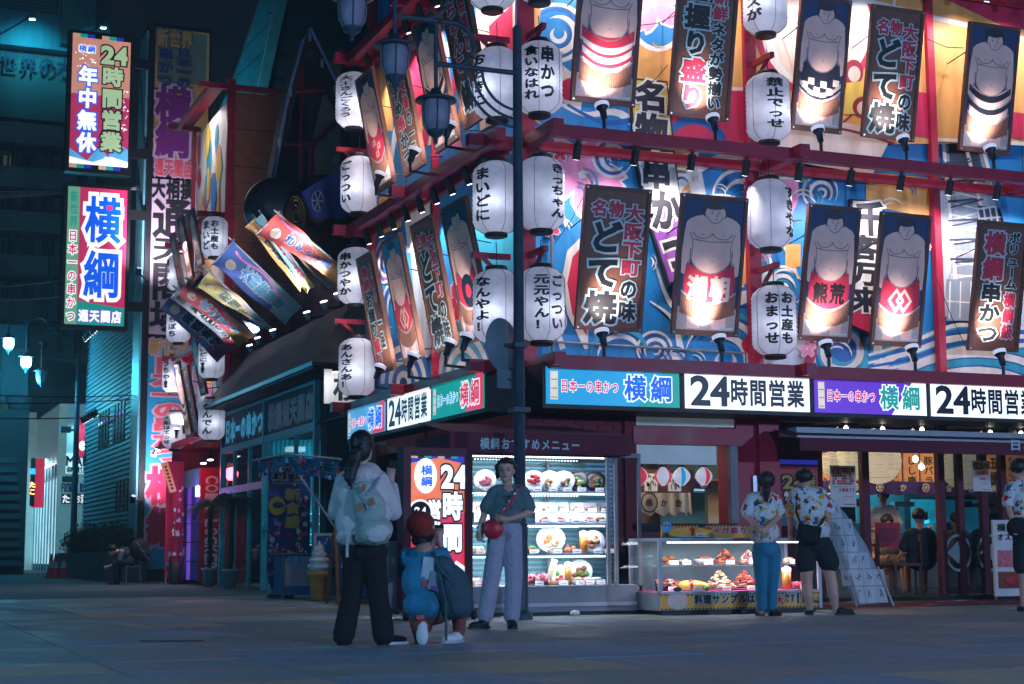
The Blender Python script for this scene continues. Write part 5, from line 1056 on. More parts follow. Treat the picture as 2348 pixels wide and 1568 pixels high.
def leaves(mb, c, rad, n, size, m='leaf', flat=1.):
    for _ in range(n):
        while True:
            q = Vector((random.uniform(-1, 1), random.uniform(-1, 1), random.uniform(-1, 1)))
            if .35 < q.length < 1: break
        p = Vector(c)+Vector((q.x*rad[0], q.y*rad[1], q.z*rad[2])); s_ = size*random.uniform(.6, 1.3)
        R = rotm(random.uniform(-3, 3), random.uniform(-3, 3), random.uniform(-3, 3)); mb.add([p+R @ Vector(v) for v in ((0, 0, 0), (s_, s_*.3, 0), (s_*1.6, 0, s_*.2), (s_, -s_*.3, 0))], [(0, 1, 2, 3)], m)
for k in range(9):
    sh = thing('shrub', ('low shrub at the near end of the planter', 'second shrub of the planter behind the seated person', 'third shrub from the near end of the planter', 'tallest shrub in the middle of the planter', 'dense shrub right of the lamp post', 'shrub directly behind the dark lamp post', 'shrub left of the dark lamp post', 'shrub near the traffic cones', 'last shrub at the far end of the planter')[k], 'shrub', (-.75, 26.4+k*1.1, .7), group='shrubs in the brick planter')
    m = MB(); leaves(m, (0, 0, .35), (.55, .75, .45+.15*math.sin(k*2)), 900, .07); m.build('foliage', sh)
    m = MB('trunk'); 
    for q in range(5): m.tube([(0, 0, 0), (random.uniform(-.3, .3), random.uniform(-.4, .4), .55)], [.02, .006], 4)
    m.build('stem', sh)
fs = thing('convenience_store', 'bright white convenience store with ceiling spots and a red awning patch', 'store', (0, 52, 0))
S0 = 50
def s_(px, py, y=S0): return PY(px, py, y)
m = MB('storewhite'); a = s_(138, 925); b_ = s_(215, 1290); m.bx(a.x, 6, S0, S0+.3, 0, a.z); m.bx(a.x, a.x+.3, S0, 66, 3.9, a.z); m.bx(a.x-1.2, a.x, S0+9, S0+16, 0, 7.2); bw(fs, 'wall', m)
m = MB('storeglow'); m.bx(a.x+.02, a.x+.1, S0+.4, 60, .3, 3.8); bw(fs, 'lit_window', m)
for k in range(7): m = MB('glow'); m.box((a.x-.15, S0+1+k*1.5, 4.4), (.15, .5, .05)); bw(fs, 'ceiling_lamp', m)
for k in range(9): m = MB('tealframe'); m.bx(a.x-.06, a.x+.0, S0+.6+k*1.1, S0+.7+k*1.1, 0, 4.4); bw(fs, 'window_bar', m)
m = MB('storered'); q = s_(171, 1050); r = s_(196, 960); m.bx(q.x, r.x+.3, S0-.06, S0-.01, q.z, r.z); m.ell((q.x+.3, S0-.07, q.z+.5), (.15, .02, .2), m='swhite'); bw(fs, 'red_panel', m)
q = s_(92, 1160); r = s_(118, 1045); m = MB('storered'); m.bx(a.x-.75, a.x-.3, S0+2, S0+2.6, q.z, r.z); bw(fs, 'red_banner', m)
m = MB('swhite'); q = s_(150, 1085); r = s_(205, 1040); m.bx(q.x, r.x+.6, S0-.05, S0-.01, q.z, r.z, 'storeglow'); bw(fs, 'sign_panel', m)
m = MB('ink'); text(m, 'MARU', q.x, q.z+.3, r.x-q.x+.4, (r.z-q.z)*.5, ((4, 'ink'),), y=S0-.06); text(m, '新世界', q.x, q.z, r.x-q.x+.3, .3, ((1, 'ink'),), y=S0-.06); q = s_(140, 1128); r = s_(195, 1108); text(m, 'Family 15', q.x, q.z, r.x-q.x, r.z-q.z, ((1, 'tblue'),), y=S0-.02)
q = s_(140, 1155); r = s_(162, 1132); m.bx(q.x, r.x, S0-.03, S0-.01, q.z, r.z, 'mdred'); text(m, 'た', q.x, q.z, r.x-q.x, r.z-q.z, ((1, 'swhite'),), y=S0-.035); q = s_(172, 1155); r = s_(196, 1132); m.bx(q.x, r.x, S0-.03, S0-.01, q.z, r.z, 'mdred'); text(m, 'お酒', q.x, q.z, r.x-q.x, r.z-q.z, ((1, 'swhite'),), y=S0-.035)
q = s_(142, 1105); r = s_(180, 1092); m.bx(q.x, r.x, S0-.03, S0-.01, q.z, r.z, 'leaf'); bw(fs, 'lettering', m)
light('AREA', (a.x-.9, S0+5, 4.6), (a.x+.0, S0+5, 1), 500, 'a0f0ff', sx=1, sy=8, name='ceiling_lamp_light'); q = s_(185, 950, S0-.8); light('SPOT', q, q+Vector((0, .6, -2)), 160, 'a0f0ff', .1, 110, 1, name='sign_lamp_light')
# tall apartment-like block, lit teal
tb = thing('tall_block', 'tall teal lit building with balcony bands and a lettered parapet at the top left', 'building', (-5, 66, 0))
BYY = 66
def t_(px, py): return PY(px, py, BYY)
xr_ = t_(245, 300).x; xl_ = xr_-24; ztop = t_(200, -200).z
m = MB('concrete'); m.bx(xl_, xr_, BYY+1.2, BYY+14, 10.5, ztop); bw(tb, 'wall', m)
zz = [t_(120, v).z for v in (-60, 110, 280, 300, 395, 415, 445, 560, 590, 690)]
m = MB('siding'); m.bx(xl_, t_(240, 100).x, BYY, BYY+1.2, t_(120, 278).z, t_(120, 140).z); bw(tb, 'parapet', m)
m = MB('tealpanel'); m.bx(xl_, t_(222, 50).x, BYY+.4, BYY+1.2, t_(120, 108).z, t_(120, -90).z, 'mteal'); bw(tb, 'upper_wall', m)
m = MB('concrete'); m.bx(t_(140, 50).x, t_(192, 50).x, BYY-.3, BYY+.4, t_(120, 100).z, t_(120, -90).z, 'tealpanel'); m.bx(t_(222, 50).x, xr_, BYY-.2, BYY+1.2, t_(120, 130).z, t_(120, -90).z, 'sidingd'); bw(tb, 'pier', m)
for k in range(14): m = MB('sidingd'); z = t_(60, 20).z+k*.18; m.bx(xl_, t_(135, 50).x, BYY+.3, BYY+.4, z, z+.08); bw(tb, 'louvre', m)
for k, v in enumerate((300, 400, 500, 600, 700)):
    z0 = t_(120, v+38).z; z1 = t_(120, v-8).z
    m = MB('concrete'); m.bx(xl_, xr_-1+(-.6*k), BYY-.4, BYY-.1, z0, z1); bw(tb, 'balcony_band', m)
    m = MB('darkconc'); m.bx(xl_, xr_-1, BYY-.1, BYY+1.2, z0-.1, z0); bw(tb, 'balcony_floor', m)
for k in range(6):
    x = t_(30+k*40+ (170-4*42 if False else 0), 500).x; m = MB('darkconc'); m.bx(x-.12, x+.12, BYY-.3, BYY+1.2, 11, t_(120, 285).z); bw(tb, 'column', m)
random.seed(2)
for r_i, v in enumerate((345, 445, 545, 645)):
    for k in range(5):
        px = 8+k*46; a = t_(px, v+32); b = t_(px+30, v); lit = (r_i == 0 and k < 1); m = MB('black'); m.bx(a.x, b.x, BYY+1.05, BYY+1.19, a.z, b.z); wi = bw(tb, 'window', m)
        for hf in (0, 1): m = MB('curtain' if lit else 'sidingd'); w2 = (b.x-a.x)/2; m.bx(a.x+.06+hf*w2, a.x+w2-.06+hf*w2, BYY+1.0, BYY+1.04, a.z+.06, b.z-.06); m.build('pane', wi, world=True)
m = MB('navy'); text(m, '世界の大温', t_(0, 160).x-.0, t_(0, 168).z, t_(208, 160).x-t_(0, 160).x, t_(0, 112).z-t_(0, 162).z, ((1, 'navy'),), y=BYY-.3); bw(tb, 'lettering', m)
for k, (px, py) in enumerate(((75, 35), (238, 55))):
    p = PY(px, py, BYY-3); f = thing('flood_light', ('upper left floodlight on a stay above the teal parapet', 'right floodlight on a stay above the teal parapet')[k], 'lamp', p); m = MB(); m.tube([(0, 0, 0), (-1.4, 2.6, -.4)], .04, 5, 'blackmetal'); m.box((0, 0, 0), (.35, .3, .3), 'grey'); m.box((0, .17, -.1), (.28, .04, .2), 'cyanbulb'); m.build('lamp_body', f)
    light('SPOT', p+Vector((0, .5, -.1)), PY(px-10, py+95, BYY), 560, '40e0f0', .2, 95, 1, name='flood_light_light')
# dark shops at the left edge
ls = thing('dark_shop_row', 'dark shuttered shop front at the left edge with a small yellow and blue sign', 'building', (-6, 46, 0))
a = PY(60, 700, 48); m = MB('sidingd'); m.bx(-14, a.x, 48, 60, 0, PY(40, 745, 48).z); bw(ls, 'wall', m)
for k in range(12): m = MB('tealpanel'); x = PY(4+k*5, 900, 47.9).x; m.bx(x, x+.05, 47.8, 47.99, 5.2, PY(40, 800, 48).z); bw(ls, 'fin', m)
m = MB('darkstone'); q = PY(55, 950, 46); m.bx(-12, q.x, 44, 48, 0, q.z); m.lathe([(.01, 0), (.5, .02), (.6, .6), (.55, .62)], PY(28, 960, 45), 16, 'wood'); m.lathe([(.01, 0), (.4, .02), (.5, .5)], PY(42, 940, 44.6), 16, 'darkconc'); bw(ls, 'porch', m)
for k in range(12): m = MB('darkconc'); z = .3+k*.34; m.bx(-12, PY(58-k*1.2, 1000, 43.5).x, 43.4+k*.05, 43.6+k*.05, z, z+.2); bw(ls, 'stair_slat', m)
m = MB('black'); q = PY(68, 1160, 42); r = PY(82, 1050, 42); m.bx(q.x, r.x, 42, 42.1, q.z, r.z); bw(ls, 'menu_sign', m)
m = MB('amber'); q = PY(66, 1135, 41.9); text(m, 'たこ', q.x, q.z, .25, .5, ((1, 'amber'),), True, y=41.98); q = PY(66, 1088, 41.9); text(m, '酒', q.x, q.z, .25, .25, ((1, 'screen'),), y=41.98); bw(ls, 'lettering', m)
# ================================================================ STREET LAMPS
def glasslamp(mb, p, s=1., lit=False):
    p = Vector(p); L = lambda pr, m: mb.lathe([(r*s, z*s) for r, z in pr], p, 16, m)
    L([(.001, .1), (.05, .09), (.08, .02), (.215, -.02), (.225, -.045), (.19, -.05), (.12, -.04)], 'pole')
    L([(.135, -.05), (.155, -.12), (.145, -.28), (.09, -.37)], 'cyanbulb' if lit else 'lampfrost')
    L([(.1, -.36), (.09, -.4), (.03, -.44), (.02, -.5), (.001, -.52)], 'pole')
    for k in range(6):
        a = k*math.pi/3+.3; mb.tube([p+Vector((r*s*math.cos(a), r*s*math.sin(a), z*s)) for r, z in ((.137, -.05), (.158, -.12), (.148, -.28), (.095, -.37))], .007*s, 4, 'pole')
def arcpts(c, ax, r, a0, a1, n=14, sz=1.): return [Vector(c)+Vector(ax)*r*math.cos(math.radians(a0+(a1-a0)*i/n))+Vector((0, 0, 1))*r*sz*math.sin(math.radians(a0+(a1-a0)*i/n)) for i in range(n+1)]
sl_ = thing('street_lamp', 'dark street lamp post with three hanging lanterns on scroll arms before the corner', 'street lamp', PG(1193, 1420))
LYY = PG(1193, 1420).y; gx = PG(1193, 1420)
def l_(px, py): return PY(px, py, LYY)
tp = l_(1179, 68); m = MB('pole'); m.tube([(gx.x, LYY, 0), (gx.x, LYY, 1.0), (gx.x, LYY, 1.02), (gx.x, LYY, tp.z)], [.085, .085, .065, .05], 14); m.ell((gx.x, LYY, tp.z), .055, m='pole'); m.lathe([(.13, 0), (.13, .06), (.09, .1)], (gx.x, LYY, 0), 14); bw(sl_, 'pole', m)
m = MB('pole'); X_ = gx.x
zA = l_(1100, 158).z; zB = l_(1000, 48).z
x1 = l_(999, 150).x; x2 = l_(905, 50).x; x3 = l_(808, -40).x
m.tube([(X_, LYY, zA), (x1, LYY, zA)], .03, 8); m.tube([(x1+.06, LYY, zB), (x2, LYY, zB)], .03, 8)
dz = (zB-zA)/2; m.tube(arcpts((x1+.2, LYY, zA+dz), (1, 0, 0), dz, 90, -90), .028, 8); m.tube([(x1+.2, LYY, zB), (x1, LYY, zB)], .03, 8)
m.tube(arcpts((x2+.3, LYY, zB+.3), (1, 0, 0), .3, 90, -90), .028, 8); m.tube([(x2-.5, LYY, zB+.62), (x2+.3, LYY, zB+.6)], .028, 8)
for r in (.42, .52, .62): m.tube(arcpts((X_, LYY, zA), (-1, 0, 0), r, 0, -90), .016, 6)
bw(sl_, 'arm', m)
for k, (x, zt_, py) in enumerate(((x1, zA+.5, 222), (x2, zB+.6, 108), (x3, zB+.9, 10))):
    z = l_(990, py).z; m = MB('pole'); m.tube([(x, LYY, zt_ if k else zB), (x, LYY, z)], .024, 8); bw(sl_, 'hanger', m); m = MB(); glasslamp(m, (x, LYY, z), 1.02); bw(sl_, 'lantern', m)
rs = thing('road_sign', 'round grey road sign seen from behind on the street lamp post', 'road sign', (gx.x-.2, LYY, 3))
c = l_(1150, 790); R = rotm(rx=math.pi/2, rz=math.radians(32)); m = MB('signback'); m.lathe([(.001, .008), (.285, .008), (.29, 0), (.285, -.008), (.001, -.008)], c, 28, 'signback', R); bw(rs, 'disc', m)
m = MB('signback'); c2 = l_(1157, 869); m.box(c2, (.24, .015, .2), R=rotm(rz=math.radians(25))); bw(rs, 'plate', m); m = MB('pole'); m.tube([c+Vector((-.05, .03, 0)), (gx.x, LYY, c.z)], .02, 6); m.tube([c2+Vector((0, .02, 0)), (gx.x, LYY, c2.z)], .015, 6); m.box((gx.x, LYY, c.z), (.16, .16, .05)); m.box((gx.x, LYY, l_(1190, 940).z), (.19, .19, .05)); bw(rs, 'bracket', m)
def smalllamp(px, py, yy, lit, label, n3):
    base = PY(px, 1300, yy); t = thing('street_lamp', label, 'street lamp', (base.x, yy, 0)); zt = PY(px, py, yy).z
    m = MB('pole'); m.tube([(0, 0, 0), (0, 0, zt)], [.12, .08], 10); m.build('pole', t); m = MB('pole')
    for k, (ax, ay, li) in enumerate(n3):
        p = PY(ax, ay, yy)-Vector((base.x, yy, 0)); m.tube([(p.x, 0, p.z+.1), (p.x, 0, p.z+1.2)], .03, 6); m.tube(arcpts((p.x+.35, 0, p.z+.9), (1, 0, 0), .45, 100, -90), .025, 6); m.tube([(p.x, 0, p.z+1.2), (p.x+.35, 0, p.z+1.35)], .03, 6)
        if k == 0: m.tube([(p.x, 0, p.z+.45), (0, 0, p.z+.45)], .035, 6)
        g_ = MB(); glasslamp(g_, p, 1.2, li); g_.build('lantern', t)
        if li: light('POINT', PY(ax, ay, yy)+Vector((0, 0, -1.05)), None, 500, '50d8ff', .15, name='street_lamp_light')
    m.build('arm', t)
smalllamp(166, 800, 40, True, 'far street lamp post at the left with two lit cyan lanterns', [(95, 848, False), (60, 815, True), (20, 772, True)])
m = MB('grey'); p = PY(150, 985, 39.8); o = thing('camera_box', 'small camera box strapped to the far lamp post', 'camera', p); m.box((0, 0, 0), (.35, .3, .2)); m.tube([(0, 0, 0), (.3, .1, 0)], .04, 5); m.build('body', o)
def addedlamp(x, y, label, power, col):  # unseen lamps added outside the frame to light the square and left buildings
    t = thing('street_lamp', label, 'street lamp', (x, y, 0)); m = MB('pole'); m.tube([(0, 0, 0), (0, 0, 5.6)], [.09, .06], 10); m.tube([(0, 0, 5.3), (.6, 0, 5.3)], .03, 6); m.tube([(.6, 0, 5.3), (.6, 0, 5.1)], .02, 6); m.build('pole', t)
    g_ = MB(); glasslamp(g_, (.6, 0, 5.0), 1.1, True); g_.build('lantern', t); light('POINT', (x+.6, y, 4.2), None, power, col, .15, name='street_lamp_light')
for z_, pw in ((2.2, 1300), (8.2, 1700)): light('SPOT', (-.75, 24.6, z_), (.55, 26, z_+1.8), pw, 'f4e4f8', .1, 120, 1, name='added_sign_flood_light')  # floods added to brighten the panels of the sign tower
for z_ in (2.2, 8.2):
    m = MB('blackmetal'); m.tube([(-.75, 24.7, z_-.1), (-.3, 26, z_-.1)], .03, 5); m.tube([(-.75, 24.7, z_-.15), (-.75, 24.6, z_-.02)], .08, 8); bw(tw, 'added_sign_flood', m)
addedlamp(-7.4, 17, 'street lamp on the left pavement outside the picture', 260, '30c8ff')
addedlamp(-17, 34, 'farther street lamp on the left pavement outside the picture', 300, '30b8e0')
addedlamp(-13, 54, 'distant street lamp on the left pavement outside the picture', 20000, '30b8e0')
addedlamp(-1.5, -24, 'street lamp behind the photographer', 6000, '90b4e4')
addedlamp(-17, -9, 'street lamp on the far side of the square at the left', 2600, '70b4e0')
addedlamp(11, -19, 'street lamp on the far side of the square at the right', 5000, '98b4e4')
# wires
for k, (x0, y0, x1, y1, sag) in enumerate(((-30, 905, 330, 905, 6), (-30, 925, 325, 914, 5), (-30, 958, 322, 950, 6), (-30, 660, 158, 640, 3), (-30, 690, 158, 678, 3), (-30, 455, 330, 428, 3), (-30, 440, 330, 434, 2), (-30, 448, 330, 432, 2))):
    yy = 27.3; a = PY(x0, y0, yy); b_ = PY(x1, y1, yy); m = MB('black' if k < 3 else 'grey'); m.tube([a+(b_-a)*(i/10)-Vector((0, 0, sag*.01*4*(i/10)*(1-i/10))) for i in range(11)], .018, 5)
    o = m.build('overhead_wire'); tag(o, ('topmost of the black wires crossing in front of the siding building', 'middle black wire crossing in front of the siding building', 'lowest black wire crossing in front of the siding building', 'pale wire ending at the lower lit sign box, upper one', 'pale wire ending at the lower lit sign box, lower one', 'upper pale wire passing between the two lit sign boxes', 'middle pale wire passing between the two lit sign boxes', 'lower pale wire passing between the two lit sign boxes')[k], 'wire', 'overhead wires at the left')
# ================================================================ FOOD DISPLAY CASES
VR = math.radians(-22.25)
random.seed(21)
def led(mb, p0, p1, n, r=.009):
    p0 = Vector(p0); p1 = Vector(p1)
    for i in range(n): mb.box(p0+(p1-p0)*((i+.5)/n), (r*1.6, r*1.6, r*1.6), 'led')
def blob(mb, c, r, h, m, n=7, s=.5):
    for i in range(n): a = random.uniform(0, 6.28); q = random.uniform(0, .65)*r; mb.ell((c[0]+q*math.cos(a), c[1]+q*math.sin(a), c[2]+h*random.uniform(.2, .7)), (r*s*random.uniform(.5, 1), r*s*random.uniform(.5, 1), h*random.uniform(.3, .6)), n=7, k=5, m=m if isinstance(m, str) else random.choice(m))
def dish(p, kind, label, r=.11, cols=('orangef', 'greenf'), cat='food sample'):
    t = thing('food_sample', label, cat, p, VR); m = MB(); f = MB(); tag_ = MB('paper')
    if kind == 'stand':     # plate propped up towards the street
        R = rotm(rx=math.radians(68)); m.lathe([(.001, 0), (r*.6, 0), (r, .02), (r*.98, .03), (r*.6, .012), (.001, .012)], (0, .03, r*.95), 18, 'plate' if cols[0] != 'brownf' else 'darkplate', R)
        for i in range(9): a = random.uniform(0, 6.28); q = random.uniform(0, .5)*r; f.ell(Vector((q*math.cos(a), -.02, r*.95+q*math.sin(a))), (r*.25, .02, r*.2), n=7, k=5, m=random.choice(cols))
    elif kind == 'bowl': m.lathe([(.001, 0), (r*.5, 0), (r, r*.55), (r*.95, r*.55), (r*.5, .02), (.001, .02)], (0, 0, 0), 18, 'darkplate' if cols[0] == 'creamf' else 'plate'); blob(f, (0, 0, r*.3), r, r*.5, cols, 9)
    elif kind == 'tray': m.box((0, 0, .012), (r*2, r*1.5, .02), 'plate'); m.box((0, r*.7, .07), (r*1.9, .012, .12), 'plate', R=rotm(rx=-.5)); blob(f, (0, 0, .025), r*.8, .05, cols, 7, .4)
    elif kind == 'glass': m.lathe([(.001, 0), (r, 0), (r*1.08, .2), (r*.98, .2)], (0, 0, 0), 14, 'beer'); f.lathe([(r*1.1, .2), (r*1.12, .25), (.001, .27)], (0, 0, 0), 14, 'plate')
    elif kind == 'cone': m.box((0, 0, .15), (.07, .05, .3), 'creamf', R=rotm(ry=.3)); f.ell((0, 0, .03), (.09, .05, .03), m='orangef')
    elif kind == 'slab': m.box((0, 0, .06), (r*2.2, r*1.2, .02), 'darkplate', R=rotm(rx=.7)); 
    else: m.lathe([(.001, 0), (r*.7, 0), (r, .02), (r*.7, .012), (.001, .012)], (0, 0, 0), 18, 'plate' if kind != 'dplate' else 'darkplate'); 
    if kind == 'slab':
        for i in range(40): f.box((random.uniform(-r, r), random.uniform(-.05, .0)-.02, .05+random.uniform(0, .08)), (.035, .03, .012), random.choice(cols), R=rotm(.7, random.uniform(-1, 1), 0))
    if kind == 'plate' or kind == 'dplate': blob(f, (0, 0, .015), r*.8, r*.55, cols, 12, .45)
    if kind == 'mound':
        for i in range(70): a = random.uniform(0, 6.28); q = random.uniform(0, 1); z = (1-q)*r*1.1; f.tube([(q*r*math.cos(a), q*r*math.sin(a), z+.02), (q*r*math.cos(a+.5)*1.05, q*r*math.sin(a+.5), z+.03)], .012, 4, random.choice(cols))
    if kind == 'omelet': f.ell((0, 0, .05), (r*1.1, r*.55, .07), m='egg', n=20, k=10); f.ell((0, -.005, .056), (r*.25, r*.57, .073), m='ketchup'); f.ell((r*.9, -.06, .03), (.04, .03, .03), m='greenf')
    m.build('dish', t); 
    if f.v: f.build('food', t)
    if kind not in ('cone', 'glass'): tag_.box((r*.3, -r*1.05-.01, .03), (.1, .004, .05), R=rotm(rx=-.4)); tag_.box((r*.3, -r*1.05-.014, .025), (.06, .002, .008), 'redf', R=rotm(rx=-.4)); tag_.build('price_card', t)
    return t
tc_ = thing('display_case', 'tall glass showcase with four lit shelves of food samples under a maroon canopy', 'showcase', (.1, -1.2, 0))
# axis-aligned with the street front
yf = -1.25; x0 = PY(1010, 1300, yf).x; x1 = PY(1396, 1300, yf).x; yb = yf+.7
zb_ = PY(1250, 1345, yf).z; zt_ = PY(1250, 1046, yf).z
m = MB('grey'); m.bx(x0, x1+.42, yf, yb, .04, zb_); m.bx(x0+.05, x1+.38, yf+.03, yb, .0, .04, 'black'); m.bx(x0-.02, x1+.44, yf-.02, yf, .1, .14, 'lightgrey'); bw(tc_, 'base', m)
m = MB('grey')
for x in (x0, x1, x1+.1): m.bx(x-.018, x+.018, yf-.01, yf+.03, zb_, zt_)
m.bx(x1+.38, x1+.42, yf-.0, yf+.03, 0.05, zt_); m.bx(x1+.38, x1+.42, yb-.03, yb, zb_, zt_); m.bx(x0, x1+.42, yf-.008, yf+.03, zt_, zt_+.05); m.bx(x0, x1+.42, yb-.03, yb, zt_, zt_+.05); m.bx(x1-.5, x1-.47, yf+.6, yf+.63, zb_, zt_); bw(tc_, 'frame', m)
m = MB('glass'); m.bx(x0+.02, x1-.02, yf, yf+.006, zb_, zt_); m.bx(x1+.12, x1+.37, yf, yf+.006, zb_, zt_); bw(tc_, 'glass_panel', m)
m = MB('tealframe'); m.bx(x0, x1+.42, yb-.02, yb-.005, zb_, zt_)
bw(tc_, 'back_panel', m)
m = MB('concrete')
for k in range(26): m.bx(x0+.02, x1+.4, yb-.035, yb-.02, zb_+.06+k*.055, zb_+.09+k*.055)
bw(tc_, 'back_louvre', m)
shz = [PY(1250, v, yf).z for v in (1126, 1200, 1270, 1343)]
for k, z in enumerate(shz):
    if k < 3: m = MB('glass'); m.bx(x0+.03, x1+.36, yf+.06, yb-.05, z-.012, z); bw(tc_, 'shelf', m)
    else: m = MB('plate'); m.bx(x0+.03, x1+.36, yf+.02, yb-.04, z-.005, z+.001); bw(tc_, 'shelf', m)
for z in [zt_-.01, shz[0]-.03, shz[1]-.03, shz[2]-.03]:
    m = MB(); m.bx(x0+.03, x1, yf+.03, yf+.05, z+.004, z+.03, 'steel'); led(m, (x0+.05, yf+.025, z), (x1-.03, yf+.025, z), 62); led(m, (x0+.05, yb-.1, z), (x1-.1, yb-.1, z), 50, .006); bw(tc_, 'led_strip', m)
    light('AREA', ((x0+x1)/2, yf+.2, z-.005), ((x0+x1)/2, yf+.35, z-1), 17, 'f4f4ff', sx=x1-x0-.1, sy=.2, name='led_strip_light')
cn = thing('canopy', 'maroon cloth canopy with white lettering over the tall showcase', 'canopy', (.1, -1.2, 2))
ya = -1.45; a = PY(1031, 1012, ya); b_ = PY(1446, 1012, ya); zc0 = PY(1230, 1040, ya).z; zc1 = PY(1230, 996, ya).z
m = MB('maroon'); m.bx(a.x, b_.x, ya, ya+.015, zc0, zc1); m.bx(b_.x-.015, b_.x, ya+.016, -.3, zc0, zc1); m.bx(a.x, a.x+.015, ya+.016, -.3, zc0, zc1); m.prism([(a.x, ya, zc1), (b_.x, ya, zc1), (b_.x-.25, -.1, zc1+.2), (a.x+.1, -.1, zc1+.2)], (0, 0, .012)); bw(cn, 'cloth', m)
m = MB('pale'); q = PY(1099, 1012, ya).x; r = PY(1330, 1012, ya).x; text(m, '横綱おすすめメニュー', q, zc0+.03, r-q, zc1-zc0-.07, ((1, 'pale'),), y=ya-.004)
def wps(X, Y, Z): return (b_.x+.002, X, Z)
text(m, '横綱', ya+.25, zc0+.07, .3, .13, ((1, 'pale'),), y=0, warp=wps); bw(cn, 'lettering', m)
S1, S2, S3, S4 = shz
def cdx(px, z_, dy=.3): return (PY(px, 1200, yf+dy).x, yf+dy, z_)
for px, lab, cols in ((1112, 'white plate with pink topping behind the posing woman, top shelf', ('pinkf',)), (1224, 'upright white plate with one red item in the middle, top shelf', ('redf',)), (1261, 'dark bowl with pale noodles next to the red topped plate, top shelf', ('creamf', 'creamf', 'orangef')), (1293, 'dark bowl with green garnish in the middle of the top shelf', ('creamf', 'greenf', 'brownf')), (1325, 'dark bowl with brown meat and green, top shelf', ('brownf', 'greenf', 'creamf')), (1366, 'big dark bowl with mixed toppings at the right of the top shelf', ('brownf', 'greenf', 'orangef'))):
    dish(cdx(px, S1), 'stand', lab, .13, cols)
for k, px in enumerate((1100, 1227, 1256, 1288, 1322, 1352, 1382)): dish(cdx(px, S2+.13, .42), 'tray', 'raised tray of skewered food, %s on the second shelf' % ('behind the posing woman', 'leftmost in view', 'with cucumber green', 'with long green stalks', 'with an orange ball', 'with a bright orange ball', 'at the right end')[k], .085, (('orangef', 'creamf'), ('orangef', 'redf'), ('greenf', 'creamf'), ('greenf', 'greenf'), ('orangef', 'creamf'), ('orangef', 'orangef'), ('creamf', 'brownf'))[k])
for k, px in enumerate((1104, 1245, 1281, 1315, 1349, 1377)): dish(cdx(px, S2, .2), 'tray', 'white tray with %s in the front row of the second shelf' % ('pale slices behind the woman', 'a red brown skewer', 'dark red skewers', 'thin pale orange slices', 'one thin red slice', 'brown skewers at the right'[:24])[k], .09, (('creamf',), ('redf', 'brownf'), ('redf', 'redf'), ('orangef', 'creamf'), ('redf', 'creamf'), ('brownf', 'orangef'))[k])
for px, kd, r, cols, lab in ((1095, 'plate', .12, ('creamf', 'greenf'), 'plate of greens at the far left of the third shelf'), (1215, 'dplate', .13, ('greenf', 'redf'), 'dark dish with greens and red slices at the left of the third shelf'), (1262, 'stand', .17, ('creamf', 'orangef', 'greenf'), 'largest white plate with shrimp coloured slices, third shelf'), (1272, 'bowl', .09, ('brownf', 'greenf'), 'small bowl in front of the largest white plate'),
    (1313, 'plate', .13, ('orangef', 'brownf', 'orangef'), 'petal shaped plate with fried pieces in the middle of the third shelf'), (1337, 'glass', .045, (), 'white topped cup on the third shelf'), (1360, 'stand', .14, ('orangef', 'creamf', 'brownf'), 'upright oval plate with long fried shrimp, third shelf'), (1388, 'bowl', .11, ('brownf', 'redf'), 'bowl at the right corner of the third shelf')):
    dish(cdx(px, S3, .42 if 'largest' in lab and kd == 'stand' else .25), kd, lab, r, cols)
for px, kd, r, cols, lab in ((1092, 'plate', .12, ('redf', 'creamf'), 'red and white sashimi sample left of the posing woman'), (1130, 'bowl', .1, ('orangef', 'redf'), 'orange heaped bowl behind the legs of the posing woman'), (1226, 'slab', .15, ('pinkf', 'pinkf', 'redf'), 'tilted board covered with pink marbled meat'), (1262, 'cone', .1, (), 'upright cream coloured long bread in the bottom row'), (1283, 'stand', .12, ('creamf', 'greenf', 'redf'), 'shell dish with red prawns in the bottom row'), (1284, 'bowl', .1, ('redf', 'redf', 'orangef'), 'heap of bright red prawns at the bottom middle'),
    (1301, 'glass', .04, (), 'tall frosted drink glass in the bottom row'), (1328, 'stand', .15, ('greenf', 'greenf', 'brownf'), 'dark round plate with green leaves at the bottom'), (1322, 'bowl', .1, ('redf', 'greenf', 'creamf', 'orangef'), 'colourful sashimi boat sample at the bottom'), (1368, 'bowl', .11, ('greenf', 'redf', 'creamf'), 'green and pink salad sample at the bottom right'), (1345, 'plate', .08, ('orangef', 'redf'), 'small orange sample beside the salad')):
    dish(cdx(px, S4, .45 if kd == 'stand' else .22), kd, lab, r, cols)
for z9, nm in ((S1, 'top'), (S2+.13, 'second'), (S3, 'third'), (S4, 'bottom')):
    for k in range(7):
        c9 = random.choice((('orangef', 'redf', 'greenf'), ('redf', 'pinkf', 'creamf'), ('brownf', 'orangef', 'egg'), ('greenf', 'redf', 'creamf')))
        o = dish((x0+.2+k*(x1-x0-.2)/6.6+random.uniform(-.03, .03), yf+.52 if nm != 'second' else yf+.56, z9), 'bowl' if k % 2 else 'plate', 'small filler %s at the back of the %s shelf, %s' % ('bowl' if k % 2 else 'plate', nm, ('leftmost', 'second from the left', 'third from the left', 'in the middle', 'third from the right', 'second from the right', 'rightmost')[k]), .075, c9); o['group'] = 'small filler dishes on the %s shelf' % nm
